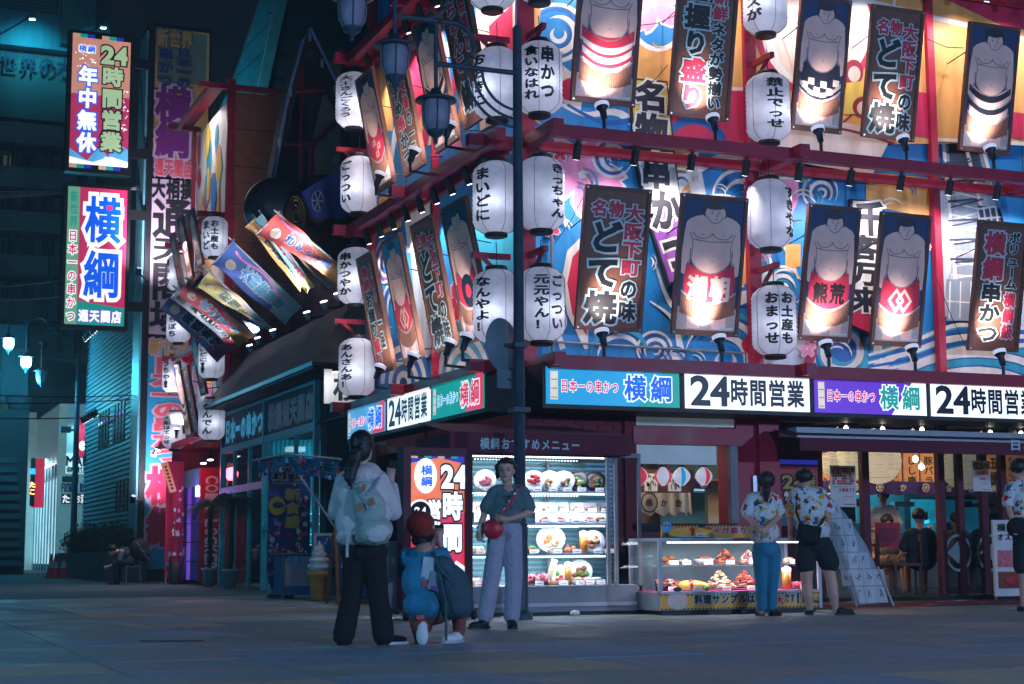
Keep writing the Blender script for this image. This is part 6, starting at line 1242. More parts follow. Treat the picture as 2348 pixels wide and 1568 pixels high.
# low case
lc = thing('display_case', 'low glass showcase with a yellow lettered base panel and giant portions', 'showcase', (2, -1.6, 0))
yl = -1.85; xa = PY(1515, 1400, yl).x; xb = PY(1881, 1395, yl).x; ylb = yl+.75
ztc = PY(1700, 1240, yl).z; zmid = PY(1700, 1354, yl).z
m = MB('grey'); m.bx(xa, xb, yl+.012, ylb, .05, zmid-.01); m.bx(xa+.04, xb-.04, yl+.05, ylb-.04, 0, .05, 'black'); bw(lc, 'base', m)
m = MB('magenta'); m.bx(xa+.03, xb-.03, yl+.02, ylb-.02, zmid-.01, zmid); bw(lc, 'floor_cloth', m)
m = MB('banneryel'); zq = PY(1700, 1404, yl).z; m.bx(xa, xb, yl, yl+.011, .06, zmid-.03); bw(lc, 'banner', m)
m = MB(); bh = zmid-.03-.06
for k in range(44): m.bx(xa+k*(xb-xa)/44, xa+(k+.5)*(xb-xa)/44, yl-.003, yl-.001, .06, .075, 'blackmetal'); m.bx(xa+k*(xb-xa)/44, xa+(k+.5)*(xb-xa)/44, yl-.003, yl-.001, zmid-.045, zmid-.03, 'mblack')
wx = (xb-xa)
text(m, '料理サンプルは', xa+.2*wx, .11, .38*wx, bh*.7, ((3, 'pale'), (4, 'ink')), y=yl-.004); text(m, '原寸大', xa+.585*wx, .09, .18*wx, bh*.7, ((3, 'mwhite'), (4, 'mred')), y=yl-.004); text(m, 'です!!', xa+.765*wx, .11, .14*wx, bh*.7, ((3, 'pale'), (4, 'ink')), y=yl-.004)
m.poly([(xa+.915*wx, yl-.004, .12), (xa+.99*wx, yl-.004, .1), (xa+.985*wx, yl-.004, bh), (xa+.92*wx, yl-.004, bh-.02)], 'leaf'); text(m, '大盛', xa+.92*wx, .13, .065*wx, bh*.5, ((1, 'myellow'),), y=yl-.006)
disc2(m, xa+.1*wx, .16, .13, .1, yl-.004, 'skinp'); disc2(m, xa+.1*wx, .25, .05, .045, yl-.005, 'skinp'); disc2(m, xa+.1*wx, .285, .055, .025, yl-.006, 'mblack'); disc2(m, xa+.1*wx, .1, .08, .03, yl-.006, 'mcream'); bw(lc, 'lettering', m)
m = MB('lightgrey')
for x in (xa, xb): m.bx(x-.02, x+.02, yl-.01, yl+.03, zmid-.03 if x == xa else .05, ztc); m.bx(x-.02, x+.02, ylb-.03, ylb, .05, ztc)
m.bx(xa-.02, xb+.02, yl-.01, ylb, ztc, ztc+.035); m.bx(xa-.02, xb+.02, yl-.012, yl+.02, zmid-.028, zmid); bw(lc, 'frame', m)
m = MB('glass'); m.bx(xa+.02, xb-.02, yl, yl+.006, zmid, ztc); m.bx(xa, xa+.005, yl+.03, ylb-.03, zmid, ztc); bw(lc, 'glass_panel', m)
m = MB('concrete'); m.bx(xa, xb, ylb-.02, ylb-.01, zmid, ztc); bw(lc, 'back_panel', m)
zs_ = PY(1700, 1295, yl).z; m = MB('glass'); m.bx(xa+.03, xb-.03, yl+.25, ylb-.03, zs_-.01, zs_); bw(lc, 'shelf', m)
m = MB(); led(m, (xa+.1, yl+.03, ztc-.015), (xb-.1, yl+.03, ztc-.015), 60); bw(lc, 'led_strip', m)
light('AREA', ((xa+xb)/2, yl+.2, ztc-.02), ((xa+xb)/2, yl+.35, 0), 17, 'fff0f8', sx=wx-.1, sy=.2, name='led_strip_light')
light('AREA', ((xa+xb)/2, yl+.15, zs_-.02), ((xa+xb)/2, yl+.3, 0), 8, 'fff0f8', sx=wx-.1, sy=.1, name='led_strip_light')
lcx = lambda px, z, dy: (PY(px, 1300, yl+dy).x, yl+dy, z)
for px, kd, r, cols, lab in ((1533, 'plate', .15, ('brownf', 'egg', 'brownf'), 'dark brown cutlet sample with egg at the left of the low case'), (1566, 'plate', .1, ('creamf', 'greenf'), 'small pale sample behind the first price card'), (1613, 'bowl', .13, ('brownf', 'brownf', 'creamf'), 'brown heaped sample in the middle of the upper low shelf'), (1662, 'mound', .14, ('orangef', 'brownf', 'redf'), 'orange red noodle mountain on the upper low shelf'), (1715, 'mound', .13, ('creamf', 'pinkf'), 'pale noodle mountain beside the woman in the printed shirt'), (1810, 'plate', .12, ('pinkf', 'creamf'), 'pink topped sample at the right of the upper low shelf')):
    dish(lcx(px, zs_, .45), kd, lab, r, cols)
for px, kd, r, cols, lab, dy in ((1530, 'slab', .13, ('creamf', 'brownf', 'redf'), 'giant sandwich slices at the left of the low case floor', .3), (1582, 'omelet', .19, (), 'long omelette with a red ketchup band inside the low case', .22), (1584, 'plate', .1, ('brownf', 'orangef'), 'fried heap standing behind the omelette', .5), (1648, 'mound', .19, ('creamf', 'orangef', 'creamf'), 'big pale fried noodle mountain on a pink plate', .28), (1705, 'mound', .18, ('brownf', 'orangef', 'redf'), 'big brown fried noodle mountain on a pink plate', .3), (1747, 'bowl', .11, ('greenf', 'orangef', 'redf'), 'salad sample partly hidden by the woman', .25), (1802, 'glass', .05, (), 'beer glass with white foam between the two visitors', .2), (1830, 'plate', .13, ('pinkf', 'redf', 'creamf'), 'pink and white sample near the right end of the low case', .25)):
    dish(lcx(px, zmid, dy), kd, lab, r, cols)
dish((PY(1585, 1236, yl+.3).x, yl+.3, ztc+.04), 'omelet', 'omelette with a red band on a white stand on top of the low case', .24)
m = MB('plate'); sp = thing('counter_sign', 'orange counter sign with dark and red lettering on top of the low case', 'sign', (PY(1515, 1200, ylb-.1).x, ylb-.1, ztc+.035)); xe = PY(1722, 1230, ylb-.1).x-sp.location.x; hz = PY(1600, 1203, ylb-.1).z-ztc-.035
m = MB('banneryel'); m.bx(0, xe+.1, -.01, .01, .0, hz); m.build('board', sp)
m = MB(); text(m, 'これが', .16, .08, xe*.22, hz-.12, ((3, 'pale'), (1, 'ink')), y=-.012); text(m, '横綱メガ盛り', .16+xe*.22, .05, xe*.6, hz-.07, ((3, 'mwhite'), (4, 'mred')), y=-.012); text(m, 'タ', .16+xe*.82, .07, .2, hz-.12, ((3, 'pale'), (1, 'ink')), y=-.012)
for k in range(30): m.bx(k*(xe+.1)/30, (k+.5)*(xe+.1)/30, -.013, -.011, hz-.02, hz, 'blackmetal')
disc2(m, .07, .12, .07, .08, -.012, 'skyb'); m.build('lettering', sp)
# window view: small lanterns, split curtain, papers
for k, px in enumerate((1465, 1520, 1562, 1613)):
    p = PY(px, 1092, .35); t = thing('small_lantern', ('small red and white lantern at the left end of the window', 'small pink white lantern with lettering, second in the window', 'small white lantern with a blue foot, third in the window', 'small red white lantern at the right end of the window')[k], 'lantern', p, k*.8, group='small round lanterns in the window')
    m = MB(); n = 12
    prof = [(.1*math.sin(math.pi*(.08+.84*i/12)), -.12+.24*i/12) for i in range(13)]
    for j in range(12):
        vs = []
        for r, z in prof:
            for a in (j, j+1): vs.append((r*1.15*math.cos(a*math.pi/6), r*1.15*math.sin(a*math.pi/6), z))
        m.add(vs, [(2*i, 2*i+1, 2*i+3, 2*i+2) for i in range(12)], ('redlamp' if (j % 4 == 0 or (j % 4 == 1 and k % 2 == 0)) else 'lantern') if k != 2 else ('scyan' if j % 5 == 0 else 'lantern'), True)
    m.build('paper_shade', t); m = MB('black'); m.lathe([(.001, .12), (.05, .12), (.05, .14), (.001, .14)]); m.tube([(0, 0, .14), (0, 0, .3)], .004, 4); m.build('cap', t)
nr = thing('shop_curtain', 'beige split curtain with black characters inside the window', 'curtain', PY(1540, 1160, 1.6))
m = MB('ctn'); tx = MB()
for k, (p0, p1) in enumerate(((1452, 1466), (1468, 1502), (1503, 1534), (1536, 1568), (1570, 1582))):
    a = PY(p0, 1178, 1.6); b_ = PY(p1, 1130, 1.6); N = 8; V = []
    for i in range(N+1):
        u = i/N; w = .03*math.sin(u*7+k)
        V += [(a.x+(b_.x-a.x)*u, 1.6+w*.3, b_.z), (a.x+(b_.x-a.x)*u+(.04 if k == 2 else 0)*u, 1.6+w, a.z+.03*math.sin(u*6+k))]
    m.add(V, [(2*i, 2*i+2, 2*i+3, 2*i+1) for i in range(N)], sm=True)
    if k in (1, 2, 3):
        s_h = (b_.x-a.x)*.55; text(tx, ('', '串', 'か', '金')[k], a.x+(b_.x-a.x)*.22, (a.z+b_.z)/2-s_h*.45, s_h, s_h, ((1, 'ink'),), y=1.56)
        if k == 1: cc = Vector(((a.x+b_.x)/2, 1.555, (a.z+b_.z)/2+.01)); tx.tube([cc+Vector((.12*math.cos(q*.449), 0, .13*math.sin(q*.449))) for q in range(15)], .01, 4, 'ink')
bw(nr, 'cloth', m); bw(nr, 'lettering', tx)
pa_ = thing('menu_board', 'brown board with two pale handwritten menu sheets in the window', 'menu', PY(1540, 1110, 1.8))
m = MB('frame'); a = PY(1452, 1128, 1.8); b_ = PY(1590, 1078, 1.8); m.bx(a.x, b_.x, 1.8, 1.83, a.z, b_.z); bw(pa_, 'board', m)
for p0 in (1478, 1532): m = MB('paper'); a = PY(p0, 1126, 1.78); b_ = PY(p0+29, 1086, 1.78); m.bx(a.x, b_.x, 1.785, 1.79, a.z, b_.z); [m.box((a.x+.03+random.uniform(0, b_.x-a.x-.06), 1.784, random.uniform(a.z+.03, b_.z-.03)), (.012, .002, .04), 'ink') for _ in range(26)]; bw(pa_, 'menu_sheet', m)
m = MB('purplecloth'); o = thing('purple_curtain', 'purple curtain strip with a white wheel seen through the window', 'curtain', PY(1610, 1110, 2.2)); a = PY(1583, 1120, 2.2); b_ = PY(1628, 1098, 2.2); m.bx(a.x, b_.x, 2.2, 2.21, a.z, b_.z); cc = Vector(((a.x+b_.x)/2+.05, 2.19, (a.z+b_.z)/2)); m.tube([cc+Vector((.06*math.cos(q*.449), 0, .06*math.sin(q*.449))) for q in range(15)], .008, 4, 'mwhite'); bw(o, 'cloth', m)
m = MB('kitchen'); m.bx(1.6, 3.1, 2.6, 3.4, .0, .95); m.bx(2.5, 2.85, 2.65, 3, .95, 1.3, 'greenf'); o = thing('kitchen_counter', 'steel kitchen counter with a green box seen through the window', 'counter', (2.3, 3, 0)); bw(o, 'counter', m)
light('AREA', (2.3, 1.4, 2.35), (2.3, 1.9, 0), 22, 'ffe8d0', sx=1.2, sy=.6, name='ceiling_light'); light('AREA', (2.3, 3.2, 2.35), (2.3, 3.4, 0), 20, 'c0f0ff', sx=1.2, sy=.6, name='ceiling_light')
# ================================================================ RESTAURANT INTERIOR
for k, (px, py, r, yy) in enumerate(((1905, 1062, .17, 2.2), (1963, 1052, .3, 2.0), (2012, 1056, .34, 1.9), (2208, 1072, .33, 2.0))):
    p = PY(px, py, yy); t = thing('round_paper_lamp', ('small round paper lamp behind the white notice', 'round paper lamp overlapped by its larger neighbour', 'largest round paper lamp in the doorway', 'round paper lamp behind the dark glass door')[k], 'paper lamp', p, group='round paper lamps on the restaurant ceiling')
    m = MB('paperlamp'); n = 22; m.lathe([((r+(.004 if i % 2 else 0))*math.sin(math.pi*i/n), -r*math.cos(math.pi*i/n)) for i in range(n+1)], (0, 0, 0), 24); m.build('paper_shade', t); m = MB('ink')
    for i in range(3, 20, 2): z = -r+2*r*i/22; rr = math.sqrt(max(0, r*r-z*z))+.005; m.tube([(rr*math.cos(a*.5236), rr*math.sin(a*.5236), z+.01*math.sin(a+i)) for a in range(13)], .0025, 3, caps=False)
    m.build('rib', t)
PL_ = ((1893, 'ロモン'), (1950, '串'), (2048, 'ホルモン'), (2088, 'しし唐'), (2127, '豚バラ'), (2168, 'アスパラ'), (2277, '五穂'), (2318, 'なんこつ'), (2350, 'かつ'))
for k, (px, tx) in enumerate(PL_):
    p = PY(px, 1079, 3.6); t = thing('menu_plaque', 'wooden menu plaque %s' % ('at the left behind the white notice', 'hidden behind the paper lamps', 'right beside the largest paper lamp', 'with two curved strokes under a bare bulb', 'next to the dark door post in the open bay', 'cut by the dark door post', 'right of the notice on the dark glass', 'second from the right edge', 'at the right edge of the picture')[k], 'plaque', p, group='wooden menu plaques above the purple curtain')
    m = MB('plaque'); m.box((0, 0, 0), (.29, .03, .56)); m.build('board', t); m = MB('ink'); text(m, tx, -.1, -.24, .2, .48, ((1, 'ink'),), True, y=-.018); m.build('lettering', t)
m = MB('sidingd'); m.bx(3.7, 12, 3.63, 3.68, PY(2100, 1103, 3.6).z, 2.44); m.build('header_beam', bld)
m = MB('orangewood'); m.bx(3.7, 12, 3.6, 3.66, PY(2100, 1104, 3.6).z-.03, PY(2100, 1104, 3.6).z); m.build('header_rail', bld)
pc = thing('purple_curtain', 'long purple cloth with white round crests under the menu plaques', 'curtain', (6, 3.55, 1.5)); za = PY(2100, 1104, 3.55).z; 
V = []; m = MB('purplecloth'); N = 90; xs0 = PY(1880, 1110, 3.55).x
for i in range(N+1):
    x = xs0+i*.075; V += [(x, 3.55+.015*math.sin(i*1.3), za), (x, 3.55+.03*math.sin(i*1.3), za-.21+.015*math.sin(i*.9))]
m.add(V, [(2*i, 2*i+2, 2*i+3, 2*i+1) for i in range(N)], sm=True); bw(pc, 'cloth', m)
m = MB('mwhite')
for k in range(14):
    x = xs0+.2+k*.44; 
    if k % 2 == 0: m.tube([(x+.065*math.cos(a*.5), 3.51, za-.1+.065*math.sin(a*.5)) for a in range(14)], .01, 4); [m.tube([(x, 3.51, za-.1), (x+.06*math.cos(a*1.047), 3.51, za-.1+.06*math.sin(a*1.047))], .009, 4) for a in range(6)]
    else: text(m, '串か金横'[k//2 % 4], x-.07, za-.17, .14, .14, ((1, 'mwhite'),), y=3.5)
bw(pc, 'print', m)
kt = thing('open_kitchen', 'open kitchen with lit steel shelves and a wood pillar behind the curtain', 'kitchen', (6, 5.5, 0))
m = MB('kitchen'); m.bx(5.4, 12, 5.6, 6.3, 0, .95); m.bx(5.4, 12, 6.9, 6.95, .5, 2.4, 'concrete'); m.bx(7.0, 9, 6.3, 6.85, 1.25, 1.28); m.bx(7.0, 9, 6.3, 6.85, 1.6, 1.63); m.bx(5.4, 6.7, 6.3, 6.85, 1.72, 1.75); bw(kt, 'counter', m)
m = MB('orangewood'); m.bx(6.75, 7.05, 4.6, 4.8, 0, 2.4); m.bx(5.0, 5.25, 4.5, 4.6, 0, 2.4, 'ctn'); bw(kt, 'pillar', m)
m = MB('cyanwin'); m.bx(7.15, 9, 5.5, 5.55, 1.66, 1.72, 'storeglow'); m.bx(7.15, 9, 6.8, 6.85, 1.1, 1.6); m.bx(10, 11.5, 6.0, 6.1, 1.0, 1.6); m.bx(8.8, 9.8, 6, 6.05, 1, 1.9, 'tealframe'); bw(kt, 'lit_hood', m)
random.seed(5)
for k in range(16): m = MB(random.choice(('steel', 'darkclad', 'kitchen', 'mdgrey'))); x = random.uniform(7.1, 11); z = random.choice((.95, 1.2, 1.45, 1.75)); m.bx(x, x+random.uniform(.1, .5), 5.3, 5.45, z, z+random.uniform(.06, .28)); bw(kt, 'kitchen_box', m)
for k in range(22): m = MB(random.choice(('plate', 'steel', 'plate'))); x = 5.5+random.random()*3.3; z = random.choice((.95, 1.28, 1.63, 1.75)) ; m.lathe([(.001, 0), (.07, 0), (.08, .09), (.001, .09)], (x, 6.5, z if x > 7 or z > 1.7 or z < 1 else 1.75), 10); bw(kt, 'pot', m)
light('AREA', (8, 5.6, 2.35), (8, 5.8, 0), 45, '80e0f8', sx=3, sy=1, name='ceiling_light'); light('AREA', (5.8, 5.6, 2.35), (5.8, 5.8, 0), 40, 'e0f4ff', sx=1, sy=1, name='ceiling_light')
light('POINT', (6.3, 2.6, 2.1), None, 42, 'ffd8a8', .2, name='ceiling_light'); light('POINT', (9.5, 2.6, 2.1), None, 36, 'ffd8a8', .2, name='ceiling_light'); light('POINT', (4.8, 2.4, 2.1), None, 24, 'ffd8a8', .2, name='ceiling_light')
for k, (px, py, yy) in enumerate(((2098, 1052, 3.0), (2112, 1070, 3.1), (1939, 982, .2), (2023, 984, .2), (2113, 985, .2), (2270, 992, .2), (2340, 994, .2))):
    p = PY(px, py, yy); t = thing('bare_bulb', ('bare bulb in a white cap in front of a menu plaque', 'second bare bulb a little lower right', 'first ceiling spot above the awning', 'second ceiling spot above the awning', 'third ceiling spot above the awning', 'fourth ceiling spot above the awning', 'ceiling spot above the awning at the right edge')[k], 'lamp', p, group='small bulbs of the entrance'); m = MB('bulb'); m.ell((0, 0, 0), (.03, .03, .035) if k > 1 else (.045, .045, .05), n=10, k=7); m.lathe([(.02, .04), (.025, .1), (.001, .1)], m='plate'); m.build('bulb', t)
# notices
def notice(p0, p1, q0, q1, yy, label):
    a = PY(p0, q1, yy); b_ = PY(p1, q0, yy); t = thing('notice_poster', label, 'notice', (a.x, yy, a.z)); w = b_.x-a.x; h = b_.z-a.z; m = MB('paper'); m.bx(0, w, -.004, .004, 0, h); m.build('sheet', t)
    m = MB()
    for i in range(9):
        for j in range(7): m.bx(.03+i*(w-.06)/9, .03+(i+.9)*(w-.06)/9, -.006, -.005, h*.54+j*h*.06, h*.54+(j+.9)*h*.06, random.choice(('brownf', 'orangef', 'redf', 'mdgrey', 'creamf')))
    text(m, '大募集!!', .3*w, .36*h, .66*w, .1*h, ((1, 'mred'),), y=-.007); text(m, 'アルバイト', .05*w, .46*h, .6*w, .05*h, ((0, 'ink'),), y=-.007)
    for j in range(3): disc2(m, w*(.55+.13*j), .25*h, .03*w*2, .012*h, -.006, 'orangef', 8)
    m.bx(.5*w, .95*w, -.006, -.005, .06*h, .075*h, 'ink'); m.build('print', t)
notice(1905, 1960, 1068, 1162, .9, 'white notice with a food picture grid and red lettering at the doorway')
notice(2231, 2268, 1057, 1126, 1.1, 'white and brown notice taped to the dark glass door')
nb = thing('menu_stand', 'white upright menu board with two food pictures by the dark glass at the right', 'menu', PG(2320, 1385)); a = PY(2283, 1367, .3); b_ = PY(2347, 1192, .3); m = MB('paper'); m.bx(a.x, b_.x+.1, .3, .34, a.z, b_.z); bw(nb, 'board', m)
m = MB(); hh_ = b_.z-a.z; text(m, '横綱の', a.x+.05, a.z+hh_*.84, .5, hh_*.12, ((1, 'ink'),), y=.29); text(m, 'オススメ', a.x+.05, a.z+hh_*.72, .5, hh_*.11, ((1, 'ink'),), y=.29); m.bx(a.x+.05, b_.x, .29, .299, a.z+hh_*.38, a.z+hh_*.6, 'pinkf'); m.bx(a.x+.05, b_.x, .29, .299, a.z+hh_*.1, a.z+hh_*.32, 'brownf'); m.ell((a.x+.3, .28, a.z+hh_*.2), (.15, .006, .06), m='redf'); bw(nb, 'print', m)
for x in (a.x, b_.x): m = MB('steel'); m.bx(x, x+.03, .31, .33, 0, a.z); bw(nb, 'leg', m)
# orange poster in the entrance corner
ob = thing('wall_poster', 'orange and red poster with 24 and big white characters beside the red column', 'poster', PY(1830, 1180, .3)); a = PY(1790, 1205, .38); b_ = PY(1872, 1055, .38); m = MB('mred'); hq = b_.z-a.z; m.bx(a.x, b_.x, .37, .39, a.z+hq*.3, a.z+hq*.62); m.bx(a.x, b_.x, .37, .39, a.z+hq*.62, b_.z, 'tred'); m.bx(a.x, b_.x, .37, .39, a.z, a.z+hq*.3, 'skyb'); m.bx(a.x, b_.x, .36, .369, b_.z-.06, b_.z, 'snavy'); bw(ob, 'sheet', m)
m = MB(); text(m, '24時', a.x+.02, a.z+hq*.55, (b_.x-a.x)*.9, hq*.22, ((3, 'ink'), (1, 'gyel')), y=.355); text(m, '営業', a.x+.02, a.z+hq*.33, (b_.x-a.x)*.9, hq*.2, ((3, 'ink'), (4, 'mwhite')), y=.355); m.bx(a.x, b_.x, .35, .36, a.z+.1, a.z+.2, 'gyel'); bw(ob, 'lettering', m)
# sloping wall of autograph cards
su = thing('autograph_board', 'tall curved grey board of signed square cards leaning beside the entrance', 'board', PG(1990, 1400))
ySb = -.55; pts = [(1893, 1128), (1920, 1128), (1960, 1180), (1995, 1250), (2017, 1320), (2028, 1380), (1952, 1386), (1920, 1290), (1893, 1190)]
P3 = [PY(a, b, ySb+.0) for a, b in pts]; zmx = max(p.z for p in P3)
P3 = [Vector((p.x, ySb+.25*p.z-.1, p.z)) for p in P3]; m = MB('mgrey'); m.prism(P3, (0, .04, 0)); bw(su, 'board', m)
def sb_in(x, z):
    n = len(P3); ins = False
    for i in range(n):
        a, b = P3[i], P3[(i+1) % n]
        if (a.z > z) != (b.z > z) and x < (b.x-a.x)*(z-a.z)/(b.z-a.z)+a.x: ins = not ins
    return ins
xq0 = min(p.x for p in P3); k = 0
for r in range(7):
    for c in range(7):
        x = xq0+.01+c*.162+(.02 if r % 2 else 0); z = .04+r*.213
        if sb_in(x+.08, z+.1) and (sb_in(x+.02, z+.05) or sb_in(x+.14, z+.15)) and sb_in(x+.08, z+.2):
            m = MB('mlgrey'); m.box((x+.08, ySb+.25*(z+.1)-.1-.008, z+.11), (.158, .01, .209), R=rotm(rx=-.245)); cd_ = bw(su, 'card', m); m = MB('ink')
            q0 = Vector((x+.08, ySb+.25*(z+.1)-.1-.016, z+.11)); pp_ = [q0+Vector((random.uniform(-.05, .05), random.uniform(-.001, 0)-.004, random.uniform(-.07, .07))) for _ in range(6)]; m.tube(pp_, .003, 3); m.build('signature', cd_, world=True)
m = MB('lightgrey'); q = PY(2033, 1400, ySb); m.tube([(q.x, ySb-.15, 0), (q.x-.12, ySb, .5)], .015, 6); bw(su, 'leg', m); m = MB('lightgrey'); m.tube([(q.x-.55, ySb-.15, 0), (q.x-.55, ySb, .4)], .015, 6); bw(su, 'leg', m)
mt = MB('maroon'); mt.bx(3.9, 9.5, -.9, 1.1, -.001, .006); 
for k in range(60): x = random.uniform(4, 9.2); y = random.uniform(-.8, 1); mt.poly([(x, y, .0075+k*.00006), (x+random.uniform(.1, .5), y+.05, .0075+k*.00006), (x+random.uniform(.1, .4), y+random.uniform(.1, .3), .0075+k*.00006)], random.choice(('mred', 'mdgrey', 'mpink', 'mpurple', 'maroon', 'mlgrey')))
o = mt.build('door_mat'); tag(o, 'patterned purple and red floor mat in front of the restaurant entrance', 'mat')
mt = MB('leaf'); mt.bx(3.2, 3.8, -1.3, -.7, -.001, .006); mt.bx(3.6, 5.0, -1.25, -.92, -.001, .0055, 'coral'); o = mt.build('door_mat'); tag(o, 'green and orange strip of mat at the foot of the low showcase', 'mat')
# red menu holder, table, stools
tb_ = thing('dining_table', 'dark wooden dining table with a red menu holder in the doorway', 'table', (5.9, 2.3, .06)); m = MB('wood'); m.box((0, 0, .72), (1.2, .7, .04)); m.build('table_top', tb_)
for sx in (-.52, .52):
    for sy in (-.28, .28): m = MB('wood'); m.box((sx, sy, .35), (.05, .05, .7)); m.build('leg', tb_)
mh = thing('menu_holder', 'red menu board standing on the table edge in the doorway', 'menu', PY(2035, 1245, 1.9)); m = MB('aprred'); m.box((0, 0, .12), (.42, .03, .36)); m.box((0, -.02, .12), (.3, .004, .2), 'mdred'); m.build('board', mh)
def chair(x, y, rz, label):
    t = thing('wooden_chair', label, 'chair', (x, y, .06), rz, 'wooden chairs in the restaurant'); m = MB('frame'); m.box((0, 0, .44), (.42, .42, .04)); m.build('seat', t)
    for sx in (-.18, .18):
        for sy in (-.18, .18): m = MB('frame'); m.box((sx, sy, .21), (.04, .04, .42)); m.build('leg', t)
    m = MB('frame'); m.box((-.18, .2, .66), (.035, .03, .44)); m.box((.18, .2, .66), (.035, .03, .44)); m.box((0, .2, .82), (.4, .025, .1)); m.box((0, .2, .62), (.4, .02, .05)); m.build('backrest', t)
chair(6.0, 1.75, math.pi+.9, 'wooden chair under the man with the phone'); chair(6.75, 1.8, -2, 'wooden chair at the dark door post'); chair(5.3, 1.9, .5, 'wooden chair left of the red menu holder')
# ================================================================ ILLUMINATED STAND SIGN
ls_ = thing('lit_stand_sign', 'lit upright sign in a red frame on casters with large white 24 hour lettering', 'lit sign', PG(1000, 1405))
yy = PG(930, 1395).y-.0; yy = -1.55
a = PY(941, 1372, yy); b_ = PY(1064, 1047, yy); w = b_.x-a.x; h = b_.z-a.z
m = MB('darkred'); fr = .09; m.bx(a.x-fr, a.x-.005, yy-.02, yy+.2, .12, b_.z+fr); m.bx(b_.x+.005, b_.x+fr, yy-.02, yy+.2, .12, b_.z+fr); m.bx(a.x-.005, b_.x+.005, yy-.02, yy+.2, b_.z+.005, b_.z+fr); m.bx(a.x-.005, b_.x+.005, yy-.02, yy+.2, .12, a.z-.005); m.bx(a.x-.005, b_.x+.005, yy+.02, yy+.19, a.z-.005, b_.z+.005, 'black'); m.bx(a.x-fr-.08, b_.x+fr, yy-.25, yy+.4, .09, .12); bw(ls_, 'frame', m)
for x in (a.x-.12, b_.x+.03):
    for dy in (-.2, .35): m = MB('black'); m.lathe([(.001, -.02), (.045, -.02), (.045, .02), (.001, .02)], (x, yy+dy, .045), 12, R=rotm(rx=math.pi/2, rz=math.pi/2)); m.tube([(x, yy+dy, .05), (x, yy+dy, .1)], .015, 6); bw(ls_, 'caster', m)
m = MB('sorange'); m.bx(a.x, b_.x, yy, yy+.012, a.z+h*.66, b_.z); bw(ls_, 'lit_panel', m)
m = MB('scrimson'); m.bx(a.x, b_.x, yy, yy+.012, a.z+.0, a.z+h*.66); bw(ls_, 'lit_panel', m)
m = MB(); L_ = lambda u, v, l=0: (a.x+u*w, yy-.002-l*.0012, a.z+v*h)
def Q(c, pts, l=0): m.poly([L_(u, v, l) for u, v in pts], c)
Q('sorange', [(0, .7), (1, .7), (1, .6), (.5, .56), (0, .6)]); Q('scrimson', [(.75, 0), (1, 0), (1, .1), (.75, .1)], 1); Q('swhite', [(0, 0), (1, 0), (1, .22), (.85, .26), (.7, .2), (.55, .27), (.4, .2), (.2, .24), (0, .18)], 2); Q('slblue', [(0, 0), (1, 0), (1, .1), (.8, .14), (.6, .08), (.35, .13), (0, .08)], 3)
Q('snavy', [(0, .95), (.5, .99), (1, .95), (1, .985), (0, .985)], 1)
for k in range(8): Q(('stan', 'sink', 'steal', 'snavy')[k % 4], [(k/8, .985), ((k+1)/8, .985), ((k+1)/8, 1), (k/8, 1)], 2)
random.seed(9)
for k in range(50): u, v = random.uniform(.0, .3), random.uniform(.55, .78); m.box(L_(u, v, 2), (.016, .002, .016), 'speach')
disc2(m, a.x+.27*w, a.z+.86*h, .13, .19, yy-.006, 'swhite'); text(m, '横綱', a.x+.17*w, a.z+.78*h, .24*w, .16*h, ((1, 'sblue'),), True, y=yy-.009)
text(m, '24', a.x+.56*w, a.z+.77*h, .6*w*.78, .17*h, ((3, 'sink'), (4, 'swhite')), y=yy-.008); text(m, '時間', a.x+.56*w, a.z+.31*h, .42*w, .45*h, ((3, 'sink'), (4, 'swhite')), True, y=yy-.008); text(m, '営業', a.x+.28*w, a.z+.39*h, .3*w, .31*h, ((3, 'sink'), (4, 'swhite')), True, y=yy-.008)
disc2(m, a.x+.17*w, a.z+.6*h, .14, .14, yy-.01, 'swhite'); disc2(m, a.x+.17*w, a.z+.6*h, .12, .12, yy-.012, 'sink'); text(m, '24', a.x+.06*w, a.z+.57*h, .22*w, .07*h, ((1, 'swhite'),), y=yy-.014)
bw(ls_, 'lettering', m)
bx_ = thing('grey_box_post', 'grey metal box standing left of the lit stand sign', 'box', PG(905, 1395)); m = MB('grey'); q = PY(890, 1385, -1.3); r = PY(915, 1240, -1.3); m.bx(q.x, r.x, -1.3, -1.0, .05, r.z); bw(bx_, 'body', m)
gp = thing('grey_post', 'grey narrow post in front of the tall case left of the low case', 'post', PG(1205, 1420)); m = MB('mdgrey'); q = PY(1192, 1350, -2.0); r = PY(1208, 1215, -2.0); m.bx(q.x, r.x, -2.0, -1.9, 0, r.z); bw(gp, 'body', m)
# ================================================================ ICE CREAM CORNER
c = PG(730, 1378); ic = thing('ice_cream_model', 'large soft ice cream model in an orange waffle cone on the pavement', 'model', c)
sc = 230; m = MB('cone'); Hc = .306; m.lathe([(.001, 0), (.085, 0), (.1, .05), (.125, Hc*.8), (.15, Hc*.82), (.155, Hc), (.12, Hc)], n=24)
for k in range(10): a = k*math.pi/5; m.tube([(.088*math.cos(a), .088*math.sin(a), .01), (.127*math.cos(a), .127*math.sin(a), Hc*.8)], .004, 4)
for k in range(4): z = .06+k*.06; m.tube([((.1+.012*k+.002)*math.cos(q*.524), (.1+.012*k+.002)*math.sin(q*.524), z) for q in range(13)], .004, 4)
m.v = [(x*1.12, y*1.12, z*1.45) for x, y, z in m.v]; m.build('waffle_cone', ic); m = MB('cream'); pr = []; 
rr = [(.12, 0), (.15, .03), (.155, .06), (.12, .085), (.135, .11), (.125, .14), (.095, .16), (.105, .185), (.095, .21), (.068, .228), (.072, .25), (.055, .275), (.03, .295), (.018, .32), (.004, .345)]
